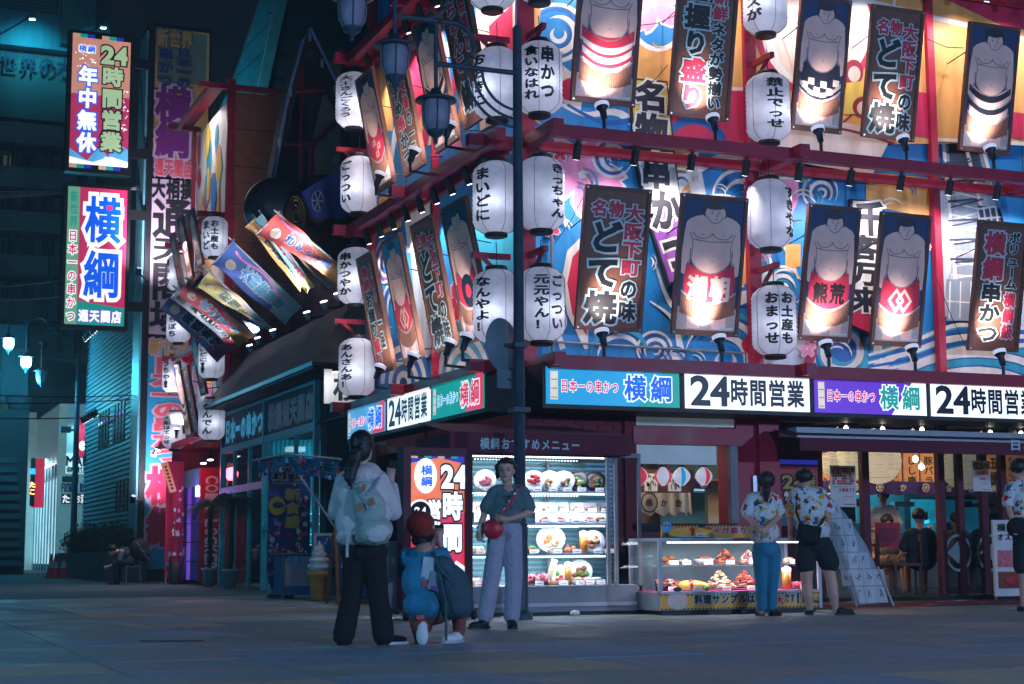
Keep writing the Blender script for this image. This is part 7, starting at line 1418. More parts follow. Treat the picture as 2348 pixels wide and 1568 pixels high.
for j in range(1): m.lathe([(r, Hc+z*.9) for r, z in rr], n=24, R=rotm(rx=.03))
m.v = [(x*1.12, y*1.12, z*1.45) for x, y, z in m.v]; m.build('soft_ice', ic)
dc = thing('ice_cream_cart', 'blue ice cream cart with a printed canopy flap and steel counter', 'cart', (-1.2, 6.5, 0))
yC = 5.6
def dcp(px, py, y=yC): return PY(px, py, y)
m = MB('lightgrey'); m.tube([dcp(580, 1056, 8), dcp(655, 1041, 6.5), dcp(782, 1053, 4.6)], .02, 6); m.tube([dcp(655, 1041, 6.5), dcp(700, 1110, 6), dcp(790, 1240, 5.6)], .018, 6); bw(dc, 'canopy_bar', m)
def patch(name, q4, cols, n=40, sd=1, txt=None):
    random.seed(sd); q4 = [Vector(v) for v in q4]; S = lambda u, v, o=0: (q4[0]*(1-u)+q4[1]*u)*(1-v)+(q4[3]*(1-u)+q4[2]*u)*v+Vector((0, -o, 0)); V = []; mm = MB(cols[0]); N = 10
    for i in range(N+1):
        for j in range(7): V.append(S(i/N, j/6)+Vector((0, .02*math.sin(i*1.7)*j/6, .008*math.sin(i*2.2)*(j == 6))))
    mm.add(V, [(i*7+j, i*7+j+1, (i+1)*7+j+1, (i+1)*7+j) for i in range(N) for j in range(6)], sm=True); bw(dc, name, mm); mm = MB()
    for k in range(n):
        u = random.random(); v = random.random()*.9+.05; r = random.uniform(.015, .045); mm.poly([tuple(S(u, v, .025+k*.0003)+Vector((r*math.cos(a), 0, r*math.sin(a)))) for a in (0, .8, 1.6, 2.4, 3.2, 4, 4.8, 5.6)], random.choice(cols[1:]))
    if txt:
        for s, u0, v0, uw, vh, mt_ in txt: text(mm, s, u0, v0, uw, vh, ((3, 'skyb'), (1, mt_)), y=0, warp=lambda X, Y, Z: tuple(S(X, 1-Z, .04-Y*1)))
    bw(dc, name+'_print', mm)
patch('canopy_flap', [dcp(660, 1046, 6.4), dcp(778, 1058, 4.7), dcp(772, 1100, 4.7), dcp(664, 1084, 6.4)], ['dotblue', 'coral', 'mwhite', 'skyb', 'mpink'], 46, 3, [('dip', .62, .35, .34, .45, 'ink')])
patch('canopy_side', [dcp(590, 1055, 8), dcp(655, 1045, 6.5), dcp(652, 1078, 6.5), dcp(592, 1095, 8)], ['dotnavy', 'coral', 'mwhite', 'mpurple'], 16, 4)
BY = 7.45; q0, q1 = PY(612, 1345, BY), PY(712, 1062, BY)
bn = thing('standing_banner', 'tall dark blue printed banner with yellow lettering and coloured ice cream beads', 'banner', (q0.x, BY, 0)); m = MB('dotnavy'); n = 20; w_ = q1.x-q0.x; pts = [(q0.x, BY, q1.z), (q1.x, BY, q1.z)]+[(q1.x-(1-math.cos(i/10*math.pi/2))*w_*.35, BY, .55-.5*math.sin(i/10*math.pi/2)) for i in range(11)]+[(q0.x+(math.cos(i/10*math.pi/2)*-1+1)*0+w_*.25*math.sin((10-i)/10*math.pi/2)*0+w_*.2*(1-i/10)**2, BY, .05+.4*(i/10)) for i in range(11)]
m.prism(pts, (0, .015, 0)); bw(bn, 'cloth', m); m = MB(); random.seed(12)
for k in range(230):
    u = random.random(); v = random.random()
    if .28 < u < .75 and .28 < v < .75: continue
    if v > .82 or (u < .25 and v > .5): continue
    r = random.uniform(.012, .045); x = q0.x+.03+u*(w_-.09); z = .32+v*(q1.z-.3); 
    if z < .6 and (x > q0.x+w_*.72): continue
    m.poly([(x+r*math.cos(a), BY-.007-k*.0001, z+r*math.sin(a)) for a in (0, .8, 1.6, 2.4, 3.2, 4, 4.8, 5.6)], random.choice(('coral', 'mpink', 'skyb', 'mwhite', 'mred', 'mlgrey')))
zz_ = lambda py: PY(650, py, BY).z
text(m, "dippin' dots", q0.x+.04, zz_(1100), w_*.8, zz_(1072)-zz_(1100), ((3, 'mlgrey'), (1, 'ink')), y=BY-.04); text(m, 'ディッピンドッツアイスクリーム', q0.x+.05, zz_(1112), w_*.85, .06, ((1, 'mlgrey'),), y=BY-.04)
text(m, '新食感', q0.x+.36*w_, zz_(1212), w_*.4, zz_(1118)-zz_(1212), ((3, 'dotblue'), (4, 'gyel')), True, y=BY-.04); text(m, 'アイス', q0.x+.35*w_, zz_(1262), .2, zz_(1220)-zz_(1262), ((1, 'mred'),), True, y=BY-.04); text(m, 'クリーム', q0.x+.62*w_, zz_(1300), .17, zz_(1225)-zz_(1300), ((1, 'mred'),), True, y=BY-.04)
text(m, 'Ice Cream of the Future', q0.x+.1*w_, zz_(1318), w_*.7, .08, ((1, 'coral'),), y=BY-.04); disc2(m, q0.x+.2*w_, zz_(1160), .14, .15, BY-.03, 'gyel'); disc2(m, q0.x+.22*w_, zz_(1158), .09, .05, BY-.035, 'dotnavy'); bw(bn, 'print', m)
m = MB('grey'); m.tube([(q0.x+w_*.5, BY+.15, 0), (q0.x+w_*.5, BY+.1, q1.z)], .015, 6); m.lathe([(.22, 0), (.22, .05), (.18, .09), (.001, .1)], (q0.x+w_*.35, BY+.1, 0), 16, 'black'); bw(bn, 'stand', m)
a = PY(648, 1362, 6.7); b_ = PY(722, 1267, 6.7); m = MB('dotblue'); m.bx(a.x, b_.x, 6.7, 7.3, .06, b_.z-.03); bw(dc, 'body', m); m = MB('steel'); m.bx(a.x-.05, b_.x+.05, 6.65, 7.35, b_.z-.03, b_.z); 
for x in (a.x, b_.x): m.bx(x-.02, x+.02, 6.68, 6.71, 0, b_.z-.03)
bw(dc, 'counter_top', m); m = MB('lightgrey'); m.bx(a.x+.02, b_.x-.02, 6.685, 6.699, .2, b_.z-.08, 'mgrey'); 
for k in range(4): x = a.x+.05+k*.1; m.poly([(x, 6.67, b_.z-.05), (x+.1, 6.67, b_.z-.05), (x+.05, 6.67, b_.z-.2)], 'skyb')
bw(dc, 'front_print', m)
m = MB('glass'); m.bx(a.x+.05, b_.x-.1, 6.8, 6.81, b_.z, b_.z+.28); bw(dc, 'sneeze_guard', m)
q = PY(720, 1222, 5.7); r = PY(778, 1300, 5.7); m = MB('white'); m.bx(q.x, r.x, 5.7, 5.73, r.z, q.z); m.bx(q.x+.04, r.x-.02, 5.685, 5.699, r.z+.04, q.z-.04, 'dotblue'); bw(dc, 'side_board', m)
m = MB(); random.seed(6); 
for k in range(40): x = random.uniform(q.x+.05, r.x-.03); z = random.uniform(r.z+.06, q.z-.06); m.poly([(x+.014*math.cos(v), 5.68, z+.014*math.sin(v)) for v in (0, 1.2, 2.4, 3.6, 4.8)], random.choice(('mpink', 'mwhite', 'skyb')))
bw(dc, 'side_print', m)
af = thing('sandwich_board', 'blue dotted sandwich board behind the ponytailed woman', 'sandwich board', PG(800, 1380)); a = PY(768, 1378, 3.9); b_ = PY(850, 1215, 3.9); m = MB('dotblue'); m.prism([(a.x+.05, 3.85, .1), (b_.x-.05, 3.85, .1), (b_.x-.08, 4.05, b_.z), (a.x+.08, 4.05, b_.z)], (0, .02, 0)); bw(af, 'board', m)
m = MB('tan'); 
for x in (a.x, b_.x-.05):
    m = MB('tan'); m.prism([(x, 3.8, 0), (x+.045, 3.8, 0), (x+.06, 4.03, b_.z+.02), (x+.015, 4.03, b_.z+.02)], (0, .02, 0)); bw(af, 'leg', m)
    m = MB('tan'); m.prism([(x, 4.4, 0), (x+.045, 4.4, 0), (x+.06, 4.08, b_.z), (x+.015, 4.08, b_.z)], (0, .02, 0)); bw(af, 'leg', m)
m = MB(); random.seed(16)
for k in range(90): u = random.random(); z = .16+random.random()*(b_.z-.25); x = a.x+.09+u*(b_.x-a.x-.2); m.poly([(x+.02*math.cos(v), 3.84+.2*(z-.1)/b_.z-.012, z+.02*math.sin(v)) for v in (0, 1.05, 2.1, 3.15, 4.2, 5.25)], random.choice(('coral', 'mpink', 'skyb', 'mwhite', 'gyel')))
bw(af, 'print', m)
# potted palms
for k, (px, yy) in enumerate(((478, 16.9), (547, 14.4))):
    p = PY(px, 1340, yy); xx = p.x if k == 0 else -.42; t = thing('potted_palm', ('potted palm in front of the red locker lettering', 'potted palm in front of the teal shop window')[k], 'potted palm', (xx, yy, 0), group='potted palms')
    m = MB('lightgrey'); m.lathe([(.001, 0), (.11, 0), (.145, .34), (.165, .35), (.165, .4), (.14, .4), (.13, .36), (.001, .35)], n=20); m.build('pot', t); m = MB('trunk'); m.tube([(0, 0, .33), (.03, 0, .8), (.0, .02, 1.3), (.05, 0, 1.75)], [.05, .045, .05, .045], 8)
    for q in range(20): m.lathe([(.05, 0), (.062, .02), (.048, .04)], (.02, .01, .5+q*.06), 8)
    m.build('trunk', t); random.seed(40+k)
    for f in range(46):
        m = MB('palm'); az = random.uniform(0, 6.28); up = random.uniform(.1, 1.3); L = random.uniform(.5, .8); d = Vector((math.cos(az), math.sin(az), 0)); pts = [Vector((.05, 0, 1.75))+d*L*s_*(1-.25*s_)+Vector((0, 0, up*L*s_*(1-s_*1.1)*1.1-.25*s_*s_)) for s_ in (0, .2, .4, .6, .8, 1)]
        m.tube(pts, [.008, .007, .006, .004, .003, .001], 4); side = Vector((-d.y, d.x, 0))
        for j in range(1, 16):
            s_ = j/15*4.99; i0 = int(s_); p0 = pts[i0]+(pts[min(5, i0+1)]-pts[i0])*(s_-i0)
            for sg in (-1, 1): e_ = p0+side*sg*.16*(1.1-j/18)+d*.1+Vector((0, 0, -.05)); m.add([p0, p0+d*.02, e_], [(0, 1, 2)])
        m.build('frond', t)
# traffic cones
for k, (px, py) in enumerate(((117, 1303), (127, 1303), (147, 1303))):
    yy = 33-k*.2; p = PY(px, 1290, yy); t = thing('traffic_cone', ('leftmost traffic cone of the three at the far left', 'middle traffic cone partly covering its left neighbour', 'traffic cone standing next to the dark lamp post')[k], 'traffic cone', (p.x, yy, 0), group='traffic cones at the left')
    m = MB('orangecone'); m.box((0, 0, .02), (.38, .38, .04)); m.lathe([(.15, .04), (.1, .3)], n=16); m.lathe([(.06, .5), (.025, .72), (.001, .73)], n=16); m.build('body', t); m = MB('cyanwin'); m.lathe([(.1005, .3), (.06, .5)], n=16, m='mlgrey'); m.build('reflective_sleeve', t)
fc = thing('folding_chair', 'pale metal folding chair beside the seated person with the backpack', 'chair', (-.35, 20.6, 0), VR); m = MB('steel')
for sx in (-.2, .2): m.tube([(sx, -.2, 0), (sx, .18, .85)], .012, 6); m.tube([(sx, .25, 0), (sx, -.15, .47)], .012, 6)
m.tube([(-.2, .18, .85), (.2, .18, .85)], .012, 6); m.tube([(-.2, .1, .2), (.2, .1, .2)], .01, 6); m.build('leg', fc); m = MB('mteal'); m.box((0, 0, .45), (.4, .38, .03)); m.build('seat', fc); m = MB('mteal'); m.box((0, .15, .74), (.38, .02, .2), R=rotm(rx=-.25)); m.build('backrest', fc)
o = thing('stool', 'low pale stool under the seated person', 'stool', (-1.3, 21, 0)); m = MB('steel'); m.box((0, 0, .42), (.36, .36, .03)); [m.tube([(sx, sy, 0), (sx*.8, sy*.8, .42)], .012, 5) for sx in (-.18, .18) for sy in (-.18, .18)]; m.build('seat', o)
o = thing('paper_scrap', 'crumpled white paper on the ground below the tall case', 'litter', PG(1318, 1412)); m = MB('white'); m.ell((0, 0, .03), (.06, .04, .035), n=7, k=5); m.build('paper', o)
# ================================================================ PEOPLE
def skinmesh(mb, name, parent, vox=.011, smooth=2):
    o = mb.build(name, parent); r = o.modifiers.new('merge', 'REMESH'); r.mode = 'VOXEL'; r.voxel_size = vox; r.use_smooth_shade = True
    s = o.modifiers.new('soften', 'SMOOTH'); s.iterations = smooth; s.factor = .5
    if name not in ('body', 'shoe', 'sandal', 'pouch'):
        key = 'hair' if name == 'hair' else 'folds'
        tx = bpy.data.textures.get(key)
        if tx is None:
            tx = bpy.data.textures.new(key, 'CLOUDS'); tx.noise_scale = .035 if key == 'hair' else .08; tx.noise_depth = 3; tx.noise_basis = 'VORONOI_CRACKLE' if key == 'folds' else 'BLENDER_ORIGINAL'
        dm = o.modifiers.new('creases', 'DISPLACE'); dm.texture = tx; dm.strength = .014 if key == 'hair' else .012; dm.mid_level = .5; dm.texture_coords = 'GLOBAL'
    return o
def hand(mb, w, d, side=Vector((1, 0, 0)), curl=.5, s=1.):
    """palm and five unequal fingers; w wrist point, d direction of the hand."""
    d = Vector(d).normalized(); w = Vector(w); side = Vector(side); side = (side-d*side.dot(d)).normalized(); nrm = d.cross(side)
    mb.cap(w, .026*s, w+d*.07*s, .034*s); 
    for i, (o, L) in enumerate(((-.03, .07), (-.01, .08), (.01, .075), (.03, .06))):
        b = w+d*.08*s+side*o*s; e1 = b+(d*math.cos(curl)+nrm*math.sin(curl))*L*.5*s; e2 = e1+(d*math.cos(curl*2.2)+nrm*math.sin(curl*2.2))*L*.5*s
        mb.cap(b, .0105*s, e1, .0095*s); mb.cap(e1, .0095*s, e2, .0085*s)
    b = w+d*.02*s-side*.03*s; e1 = b+(d*.6-side*.7+nrm*.3).normalized()*.04*s; mb.cap(b, .014*s, e1, .0115*s); mb.cap(e1, .0115*s, e1+(d*.9-side*.2+nrm*.3).normalized()*.03*s, .0095*s)
def head(mb, c, yaw=0, tilt=0, r=.098):
    """head with nose, ears and chin; yaw 0 looks to local -y"""
    R = rotm(rx=tilt, rz=yaw); c = Vector(c); E = lambda p, q: mb.ell(c+R @ Vector(p), q, R=R, n=16, k=12)
    E((0, .01, .02), (r*.82, r, r*1.05)); E((0, -.022, -.035), (r*.66, r*.72, r*.85)); E((0, -.1, -.012), (.013, .017, .022)); E((0, -.085, -.088), (.025, .02, .018)); E((-r*.82, .01, -.01), (.012, .02, .028)); E((r*.82, .01, -.01), (.012, .02, .028))
    return R
def face(t, c, R, smile=True):
    c = Vector(c)
    for sx in (-1, 1): m = MB('ink'); m.ell(c+R @ Vector((sx*.034, -.091, .006)), (.014, .006, .007), R=R, n=8, k=6); m.build('eye', t); m = MB('hair'); m.ell(c+R @ Vector((sx*.036, -.093, .028)), (.02, .005, .004), R=R, n=8, k=6); m.build('eyebrow', t)
    m = MB('aprred'); m.ell(c+R @ Vector((0, -.092, -.055)), (.024, .008, .007), R=R, n=8, k=6); m.build('mouth', t)
def shoe(t, p, yaw, m1, m2='ink', L=.25, name='shoe', lift=0):
    p = Vector(p); R = rotm(rz=yaw); a = MB(m1); a.ell(p+R @ Vector((0, -.02, .045)), (.045, .06, .045), R=R); a.ell(p+R @ Vector((0, -.09, .035)), (.046, L*.42, .035), R=R); o = skinmesh(a, name, t, .009, 2)
    s = MB(m2); s.add([tuple(p+R @ Vector((x*.048*(1 if abs(y+.09) < .1 else .6), y, z))) for z in (0, .02) for x, y in ((-1, .04), (1, .04), (1.05, -.09), (.8, -.19), (-.8, -.19), (-1.05, -.09))], [(0, 1, 2, 3, 4, 5), (11, 10, 9, 8, 7, 6)]+[(i, (i+1) % 6, (i+1) % 6+6, i+6) for i in range(6)]); s.build('sole', t)
V3 = Vector
# ---- woman taking the photo, seen from behind
def world_px(px, py, base, yoff=0): return None
b0 = PG(832, 1478); t = thing('person', 'ponytailed woman in a pale jacket and black trousers holding up a phone', 'person', b0, VR)
s = 1/300.
def L(px, py, y=0): return V3(((px-832)*s, y, (1478-py)*s))
m = MB('skin'); hc = L(827, 1017); Rh = head(m, hc, math.pi-.55, 0); m.cap(L(825, 1040, .0), .05, L(828, 1075), .055); m.cap(L(828, 1090), .1, L(830, 1240), .11)
sl, sr = L(783, 1098), L(872, 1098); m.cap(sr, .05, L(893, 1165, .12), .04); m.cap(L(893, 1165, .12), .036, L(889, 1098, .33), .027); hand(m, L(889, 1098, .33), (-.05, .1, 1), (1, 0, 0), .4)
m.cap(sl, .05, L(768, 1165, .15), .04); m.cap(L(768, 1165, .15), .036, L(800, 1110, .35), .027); hand(m, L(800, 1110, .35), (.2, .1, 1), (-1, 0, 0), .4)
for hx, kx, fx in ((814, 805, 786), (854, 866, 880)): m.cap(L(hx, 1250), .09, L(kx, 1360), .06); m.cap(L(kx, 1360), .06, L(fx, 1462), .035); m.cap(L(fx, 1462), .04, L(fx, 1470, -.0)+V3((0, .1, 0)), .03)
skinmesh(m, 'body', t)
m = MB('hair'); m.ell(hc+V3((-.005, -.012, .03)), (.098, .112, .108), n=18, k=12); m.ell(hc+V3((-.01, -.06, -.03)), (.085, .07, .09)); m.tube([hc+V3((-.02, -.1, -.03)), L(812, 1050, -.12), L(805, 1072, -.15), L(804, 1096, -.18), L(808, 1112, -.19)], [.05, .052, .055, .042, .012], 12); skinmesh(m, 'hair', t, .01, 1)
m = MB('jacket')
m.cap(L(815, 1082, .01), .1, L(842, 1082, .01), .1); m.ell(L(829, 1130), (.205, .15, .2)); m.ell(L(829, 1190), (.215, .16, .2)); m.ell(L(829, 1228), (.212, .155, .09)); m.cap(sl+V3((.02, 0, 0)), .085, L(765, 1168, .13), .075); m.cap(L(765, 1168, .13), .07, L(796, 1120, .31), .05); m.cap(sr-V3((.02, 0, 0)), .085, L(897, 1168, .1), .075); m.cap(L(897, 1168, .1), .07, L(891, 1108, .3), .05); m.ell(L(829, 1084, -.08), (.11, .06, .07))
skinmesh(m, 'jacket', t, .013, 3)
m = MB('blackcloth'); m.ell(L(833, 1262), (.19, .13, .11))
for hx, kx, fx in ((813, 805, 787), (855, 867, 880)): m.cap(L(hx, 1262), .1, L(kx, 1365), .078); m.cap(L(kx, 1365), .078, L(fx, 1456), .085)
skinmesh(m, 'trousers', t, .012, 2)
shoe(t, L(786, 1478, .02), math.pi+.3, 'blackcloth', 'white'); shoe(t, L(884, 1478, .0), math.pi-1.0, 'blackcloth', 'white')
m = MB('black'); m.box(L(893, 1066, .36), (.075, .012, .15), R=rotm(ry=.1)); o = thing('smartphone', 'phone held up by the ponytailed woman', 'phone', b0, VR); m.build('body', o); 
for px_, ex in ((893, 'x'),): pass
# backpack on her back (camera side)
bp = thing('backpack', 'pale grey backpack with tan leather tabs worn by the ponytailed woman', 'backpack', b0, VR)
m = MB('packgrey'); m.ell(L(850, 1160, -.2), (.125, .09, .16), R=rotm(ry=-.35)); m.ell(L(866, 1215, -.23), (.135, .1, .11), R=rotm(ry=-.3)); m.ell(L(838, 1130, -.19), (.1, .07, .1)); skinmesh(m, 'bag', bp, .012, 2)
m = MB('jacket'); m.ell(L(872, 1222, -.3), (.1, .04, .07), R=rotm(ry=-.2)); skinmesh(m, 'pocket', bp, .01, 2)
for px, py, r_ in ((839, 1118, .3), (860, 1148, -.3), (832, 1160, .1), (852, 1228, 0), (893, 1228, .4)): m = MB('tan'); m.box(L(px, py, -.315), (.035, .012, .06), R=rotm(ry=r_)); m.build('leather_tab', bp)
m = MB('mgrey'); m.tube([L(800, 1092, -.14), L(815, 1112, -.2), L(835, 1140, -.28), L(850, 1165, -.3)], .014, 6); m.tube([L(870, 1092, -.12), L(860, 1115, -.24), L(845, 1135, -.28)], .014, 6); m.tube([L(800, 1220, -.18), L(798, 1275, -.16)], .012, 5, 'jacket'); m.build('strap', bp)
for k in range(7): m = MB(('aprred', 'mblue', 'mpurple')[k % 3]); p_ = L(788+k*4.5, 1086+k*7.5, -.135-k*.006); m.ell(p_, (.012, .008, .012), n=8, k=5); m.build('strap_ornament', bp)
# ---- crouching photographer with beret
b0 = PG(1008, 1476); t = thing('person', 'crouching person in a red beret and blue printed coat aiming a camera', 'person', b0, VR)
def L(px, py, y=0): return V3(((px-1008)*s, y, (1476-py)*s))
m = MB('skin'); hc = L(968, 1212, .1); head(m, hc, math.pi+.75, 0, .096); m.cap(L(968, 1235, .08), .05, L(970, 1262, .03), .055)
m.cap(L(970, 1270), .1, L(975, 1380), .11); m.cap(L(1000, 1270, .03), .045, L(1022, 1300, .2), .038); m.cap(L(1022, 1300, .2), .034, L(1003, 1240, .33), .026); hand(m, L(1003, 1240, .33), (-.1, .05, 1), (1, 0, 0), .6); m.cap(L(940, 1270, .03), .045, L(928, 1300, .2), .038); m.cap(L(928, 1300, .2), .034, L(985, 1250, .35), .026); hand(m, L(985, 1250, .35), (.1, .05, 1), (-1, 0, 0), .6)
skinmesh(m, 'body', t)
m = MB('brownleg'); m.cap(L(1005, 1395, .05), .1, L(1052, 1360, .35), .075); m.cap(L(1052, 1360, .33), .072, L(1052, 1452, .06), .045); m.cap(L(962, 1400, .05), .1, L(962, 1440, .38), .075); m.cap(L(962, 1440, .36), .07, L(970, 1430, -.02), .05); m.cap(L(960, 1420, .0), .08, L(962, 1462, .1), .055); m.ell(L(985, 1400, .03), (.17, .13, .11)); skinmesh(m, 'tights', t, .012, 2)
m = MB('hair'); m.ell(hc+V3((-.005, -.015, -.01)), (.098, .1, .1)); m.ell(hc+V3((-.02, -.03, -.075)), (.08, .075, .05)); skinmesh(m, 'hair', t, .01, 1)
m = MB('beret'); m.ell(hc+V3((-.025, -.03, .055)), (.112, .12, .095), R=rotm(ry=-.15)); m.ell(hc+V3((-.01, -.02, .0)), (.102, .108, .07)); m.cap(hc+V3((-.03, -.02, .14)), .008, hc+V3((-.03, -.02, .165)), .006); skinmesh(m, 'beret', t, .011, 2)
m = MB('bluecoat'); m.ell(L(968, 1278, .02), (.17, .13, .1)); m.ell(L(970, 1330, .0), (.18, .15, .17)); m.ell(L(976, 1385, -.01), (.185, .16, .12)); m.cap(L(930, 1275, .03), .075, L(925, 1305, .15), .07); m.cap(L(925, 1305, .15), .065, L(955, 1275, .26), .055); m.cap(L(1004, 1275, .03), .075, L(1026, 1305, .15), .07); m.cap(L(1026, 1305, .15), .065, L(1012, 1265, .25), .05); skinmesh(m, 'coat', t, .013, 3)
m = MB('mlgrey'); m.box(L(985, 1300, -.135), (.11, .01, .17), R=rotm(rx=-.1, ry=.12)); m.box(L(1000, 1330, -.16), (.1, .008, .14), 'mgrey', R=rotm(ry=.25)); m.box(L(975, 1335, -.158), (.04, .008, .05), 'coral'); m.box(L(1000, 1345, -.168), (.07, .008, .03), 'mpurple'); m.box(L(965, 1412, -.168), (.06, .008, .03), 'coral'); text(m, 'ichiran', -.22, .24, .16, .06, ((1, 'skyb'),), y=-.172) if False else None; m.build('coat_patch', t)
m = MB('white'); m.ell(L(968, 1455, -.06), (.05, .035, .085)); m.ell(L(968, 1432, -.05), (.042, .03, .05)); skinmesh(m, 'shoe', t, .01, 2); shoe(t, L(1052, 1474, .06), math.pi+2.5, 'white', 'lightgrey'); 
m = MB('black'); m.box(L(996, 1208, .38), (.11, .05, .075)); m.lathe([(.03, -.03), (.03, .05)], L(996, 1208, .42), 10, R=rotm(rx=math.pi/2)); o = thing('camera', 'small dark camera held by the crouching person', 'camera', b0, VR); m.build('body', o)
bp = thing('backpack', 'dark teal slouchy backpack hanging from the crouching person', 'backpack', b0, VR); m = MB('tealpack'); m.ell(L(1040, 1345, -.1), (.14, .11, .19), R=rotm(ry=-.35)); m.ell(L(1050, 1385, -.08), (.13, .11, .11)); m.ell(L(1022, 1305, -.1), (.09, .08, .12), R=rotm(ry=-.5)); skinmesh(m, 'bag', bp, .012, 1)
m = MB('tealpack'); m.tube([L(1000, 1275, -.12), L(1012, 1320, -.21), L(1025, 1380, -.21), L(1025, 1465, -.18)], .012, 6); m.tube([L(995, 1262, -.1), L(1010, 1300, -.2), L(1035, 1330, -.2)], .014, 6); m.build('strap', bp)
# ---- woman posing, facing the camera
s = 1/247.; b0 = PG(1140, 1440); t = thing('person', 'smiling woman in a grey T-shirt and pale wide trousers posing for the photo', 'person', b0, VR)
def L(px, py, y=0): return V3(((px-1140)*s, y, (1440-py)*s))
m = MB('skin'); hc = L(1162, 1075, -.0); Rh = head(m, hc, -.12, .08); m.cap(L(1163, 1090), .048, L(1166, 1118), .052); m.cap(L(1167, 1130), .1, L(1160, 1200), .1)
sl, sr = L(1131, 1128), L(1204, 1128); m.cap(sl, .048, L(1112, 1172, .0), .038); m.cap(L(1112, 1172), .036, L(1099, 1212, -.06), .026); hand(m, L(1099, 1212, -.06), (-.05, -.1, -1), (0, 1, 0), .7)
m.cap(sr, .048, L(1216, 1174, -.02), .038); m.cap(L(1216, 1174, -.02), .036, L(1168, 1190, -.19), .026); hand(m, L(1168, 1190, -.19), (-1, -.1, .1), (0, 0, 1), .5)
for hx, kx, fx in ((1145, 1128, 1112), (1172, 1178, 1172)): m.cap(L(hx, 1220), .085, L(kx, 1320), .06); m.cap(L(kx, 1320), .058, L(fx, 1418), .035)
skinmesh(m, 'body', t); face(t, hc, Rh)
m = MB('hair'); m.ell(hc+V3((0, .03, .035)), (.096, .1, .098)); m.ell(hc+V3((0, -.055, .085)), (.07, .04, .03)); m.cap(hc+V3((-.085, .0, .04)), .025, hc+V3((-.08, .02, -.06)), .02); m.cap(hc+V3((.085, .0, .04)), .025, hc+V3((.08, .02, -.06)), .02); skinmesh(m, 'hair', t, .01, 1)
m = MB('tee'); m.cap(L(1145, 1126), .075, L(1188, 1126), .075); m.ell(L(1166, 1150), (.165, .125, .15)); m.ell(L(1162, 1180), (.16, .125, .12)); m.cap(sl+V3((.02, 0, 0)), .072, L(1116, 1160), .068); m.cap(sr-V3((.02, 0, 0)), .072, L(1214, 1160), .068); skinmesh(m, 'shirt', t, .012, 3)
m = MB('ink'); 
for q in range(3): m.box(L(1166, 1136+q*6, -.135), (.1-.02*q, .006, .008)); 
m.build('shirt_print', t)
m = MB('lavender'); m.ell(L(1160, 1212), (.155, .12, .1))
for hx, kx, fx in ((1144, 1128, 1112), (1174, 1179, 1174)): m.cap(L(hx, 1225), .1, L(kx, 1320), .082); m.cap(L(kx, 1320), .082, L(fx, 1412), .075)
skinmesh(m, 'trousers', t, .012, 2)
shoe(t, L(1112, 1440, -.02), -.9, 'ink', 'black'); shoe(t, L(1172, 1440, -.02), .15, 'ink', 'black')
o = thing('crossbody_pouch', 'red crossbody pouch with a patterned strap worn by the posing woman', 'bag', b0, VR); m = MB('redbag'); m.ell(L(1131, 1212, -.17), (.1, .045, .095)); skinmesh(m, 'pouch', o, .01, 2); m = MB('redbag'); m.tube([L(1196, 1112, -.06), L(1180, 1140, -.14), L(1158, 1170, -.15), L(1135, 1195, -.17)], .014, 6); m.build('strap', o)
for k in range(9): m = MB('mwhite' if k % 2 else 'mblue'); m.box(L(1188-k*6, 1122+k*9, -.125-.006*k), (.022, .006, .03), R=rotm(ry=.6)); m.build('strap_pattern', o)
o = thing('drink_bottle', 'small drink with a yellow label in the hand of the posing woman', 'bottle', b0, VR); m = MB('plate'); m.lathe([(.001, -.07), (.03, -.07), (.032, .05), (.018, .07), (.018, .09), (.001, .09)], L(1101, 1222, -.1), 12); m.lathe([(.033, -.04), (.034, .02)], L(1101, 1222, -.1), 12, 'gyel'); m.build('bottle', o)
o = thing('bracelet', 'dark bracelet on the wrist beside the drink', 'bracelet', b0, VR); m = MB('ink'); m.lathe([(.03, -.012), (.034, 0), (.03, .012)], L(1100, 1207, -.05), 12); m.build('band', o)
# ---- couple in printed shirts, from behind
s = 1/207.; b0 = PG(1758, 1412); t = thing('person', 'woman in a printed shirt and jeans with hands clasped behind her back', 'person', b0, VR)
def L(px, py, y=0): return V3(((px-1758)*s, y, (1412-py)*s))
m = MB('skin'); hc = L(1764, 1110, .02); head(m, hc, math.pi-.3, .15, .095); m.cap(L(1764, 1122), .05, L(1758, 1142), .055); m.cap(L(1755, 1152), .1, L(1755, 1240), .11)
sl, sr = L(1726, 1150), L(1784, 1150); m.cap(sl, .05, L(1718, 1188, -.05), .04); m.cap(L(1718, 1188, -.05), .038, L(1738, 1215, -.19), .028); hand(m, L(1738, 1215, -.19), (.7, -.1, -.6), (0, 0, 1), .5); m.cap(sr, .05, L(1790, 1188, -.04), .04); m.cap(L(1790, 1188, -.04), .038, L(1758, 1212, -.2), .028); hand(m, L(1758, 1212, -.2), (-.7, -.1, -.5), (0, 0, 1), .5)
for hx, kx, fx in ((1748, 1746, 1745), (1772, 1770, 1766)): m.cap(L(hx, 1270), .09, L(kx, 1340), .055); m.cap(L(kx, 1340), .055, L(fx, 1400), .035); m.cap(L(fx, 1402), .035, L(fx, 1406)+V3((0, .12, 0)), .025)
skinmesh(m, 'body', t)
m = MB('hairbrown'); m.ell(hc+V3((0, -.02, .03)), (.1, .108, .1)); m.tube([hc+V3((-.01, -.1, -.02)), hc+V3((-.02, -.13, -.1)), hc+V3((-.02, -.12, -.22))], [.045, .05, .02], 10); skinmesh(m, 'hair', t, .01, 1)
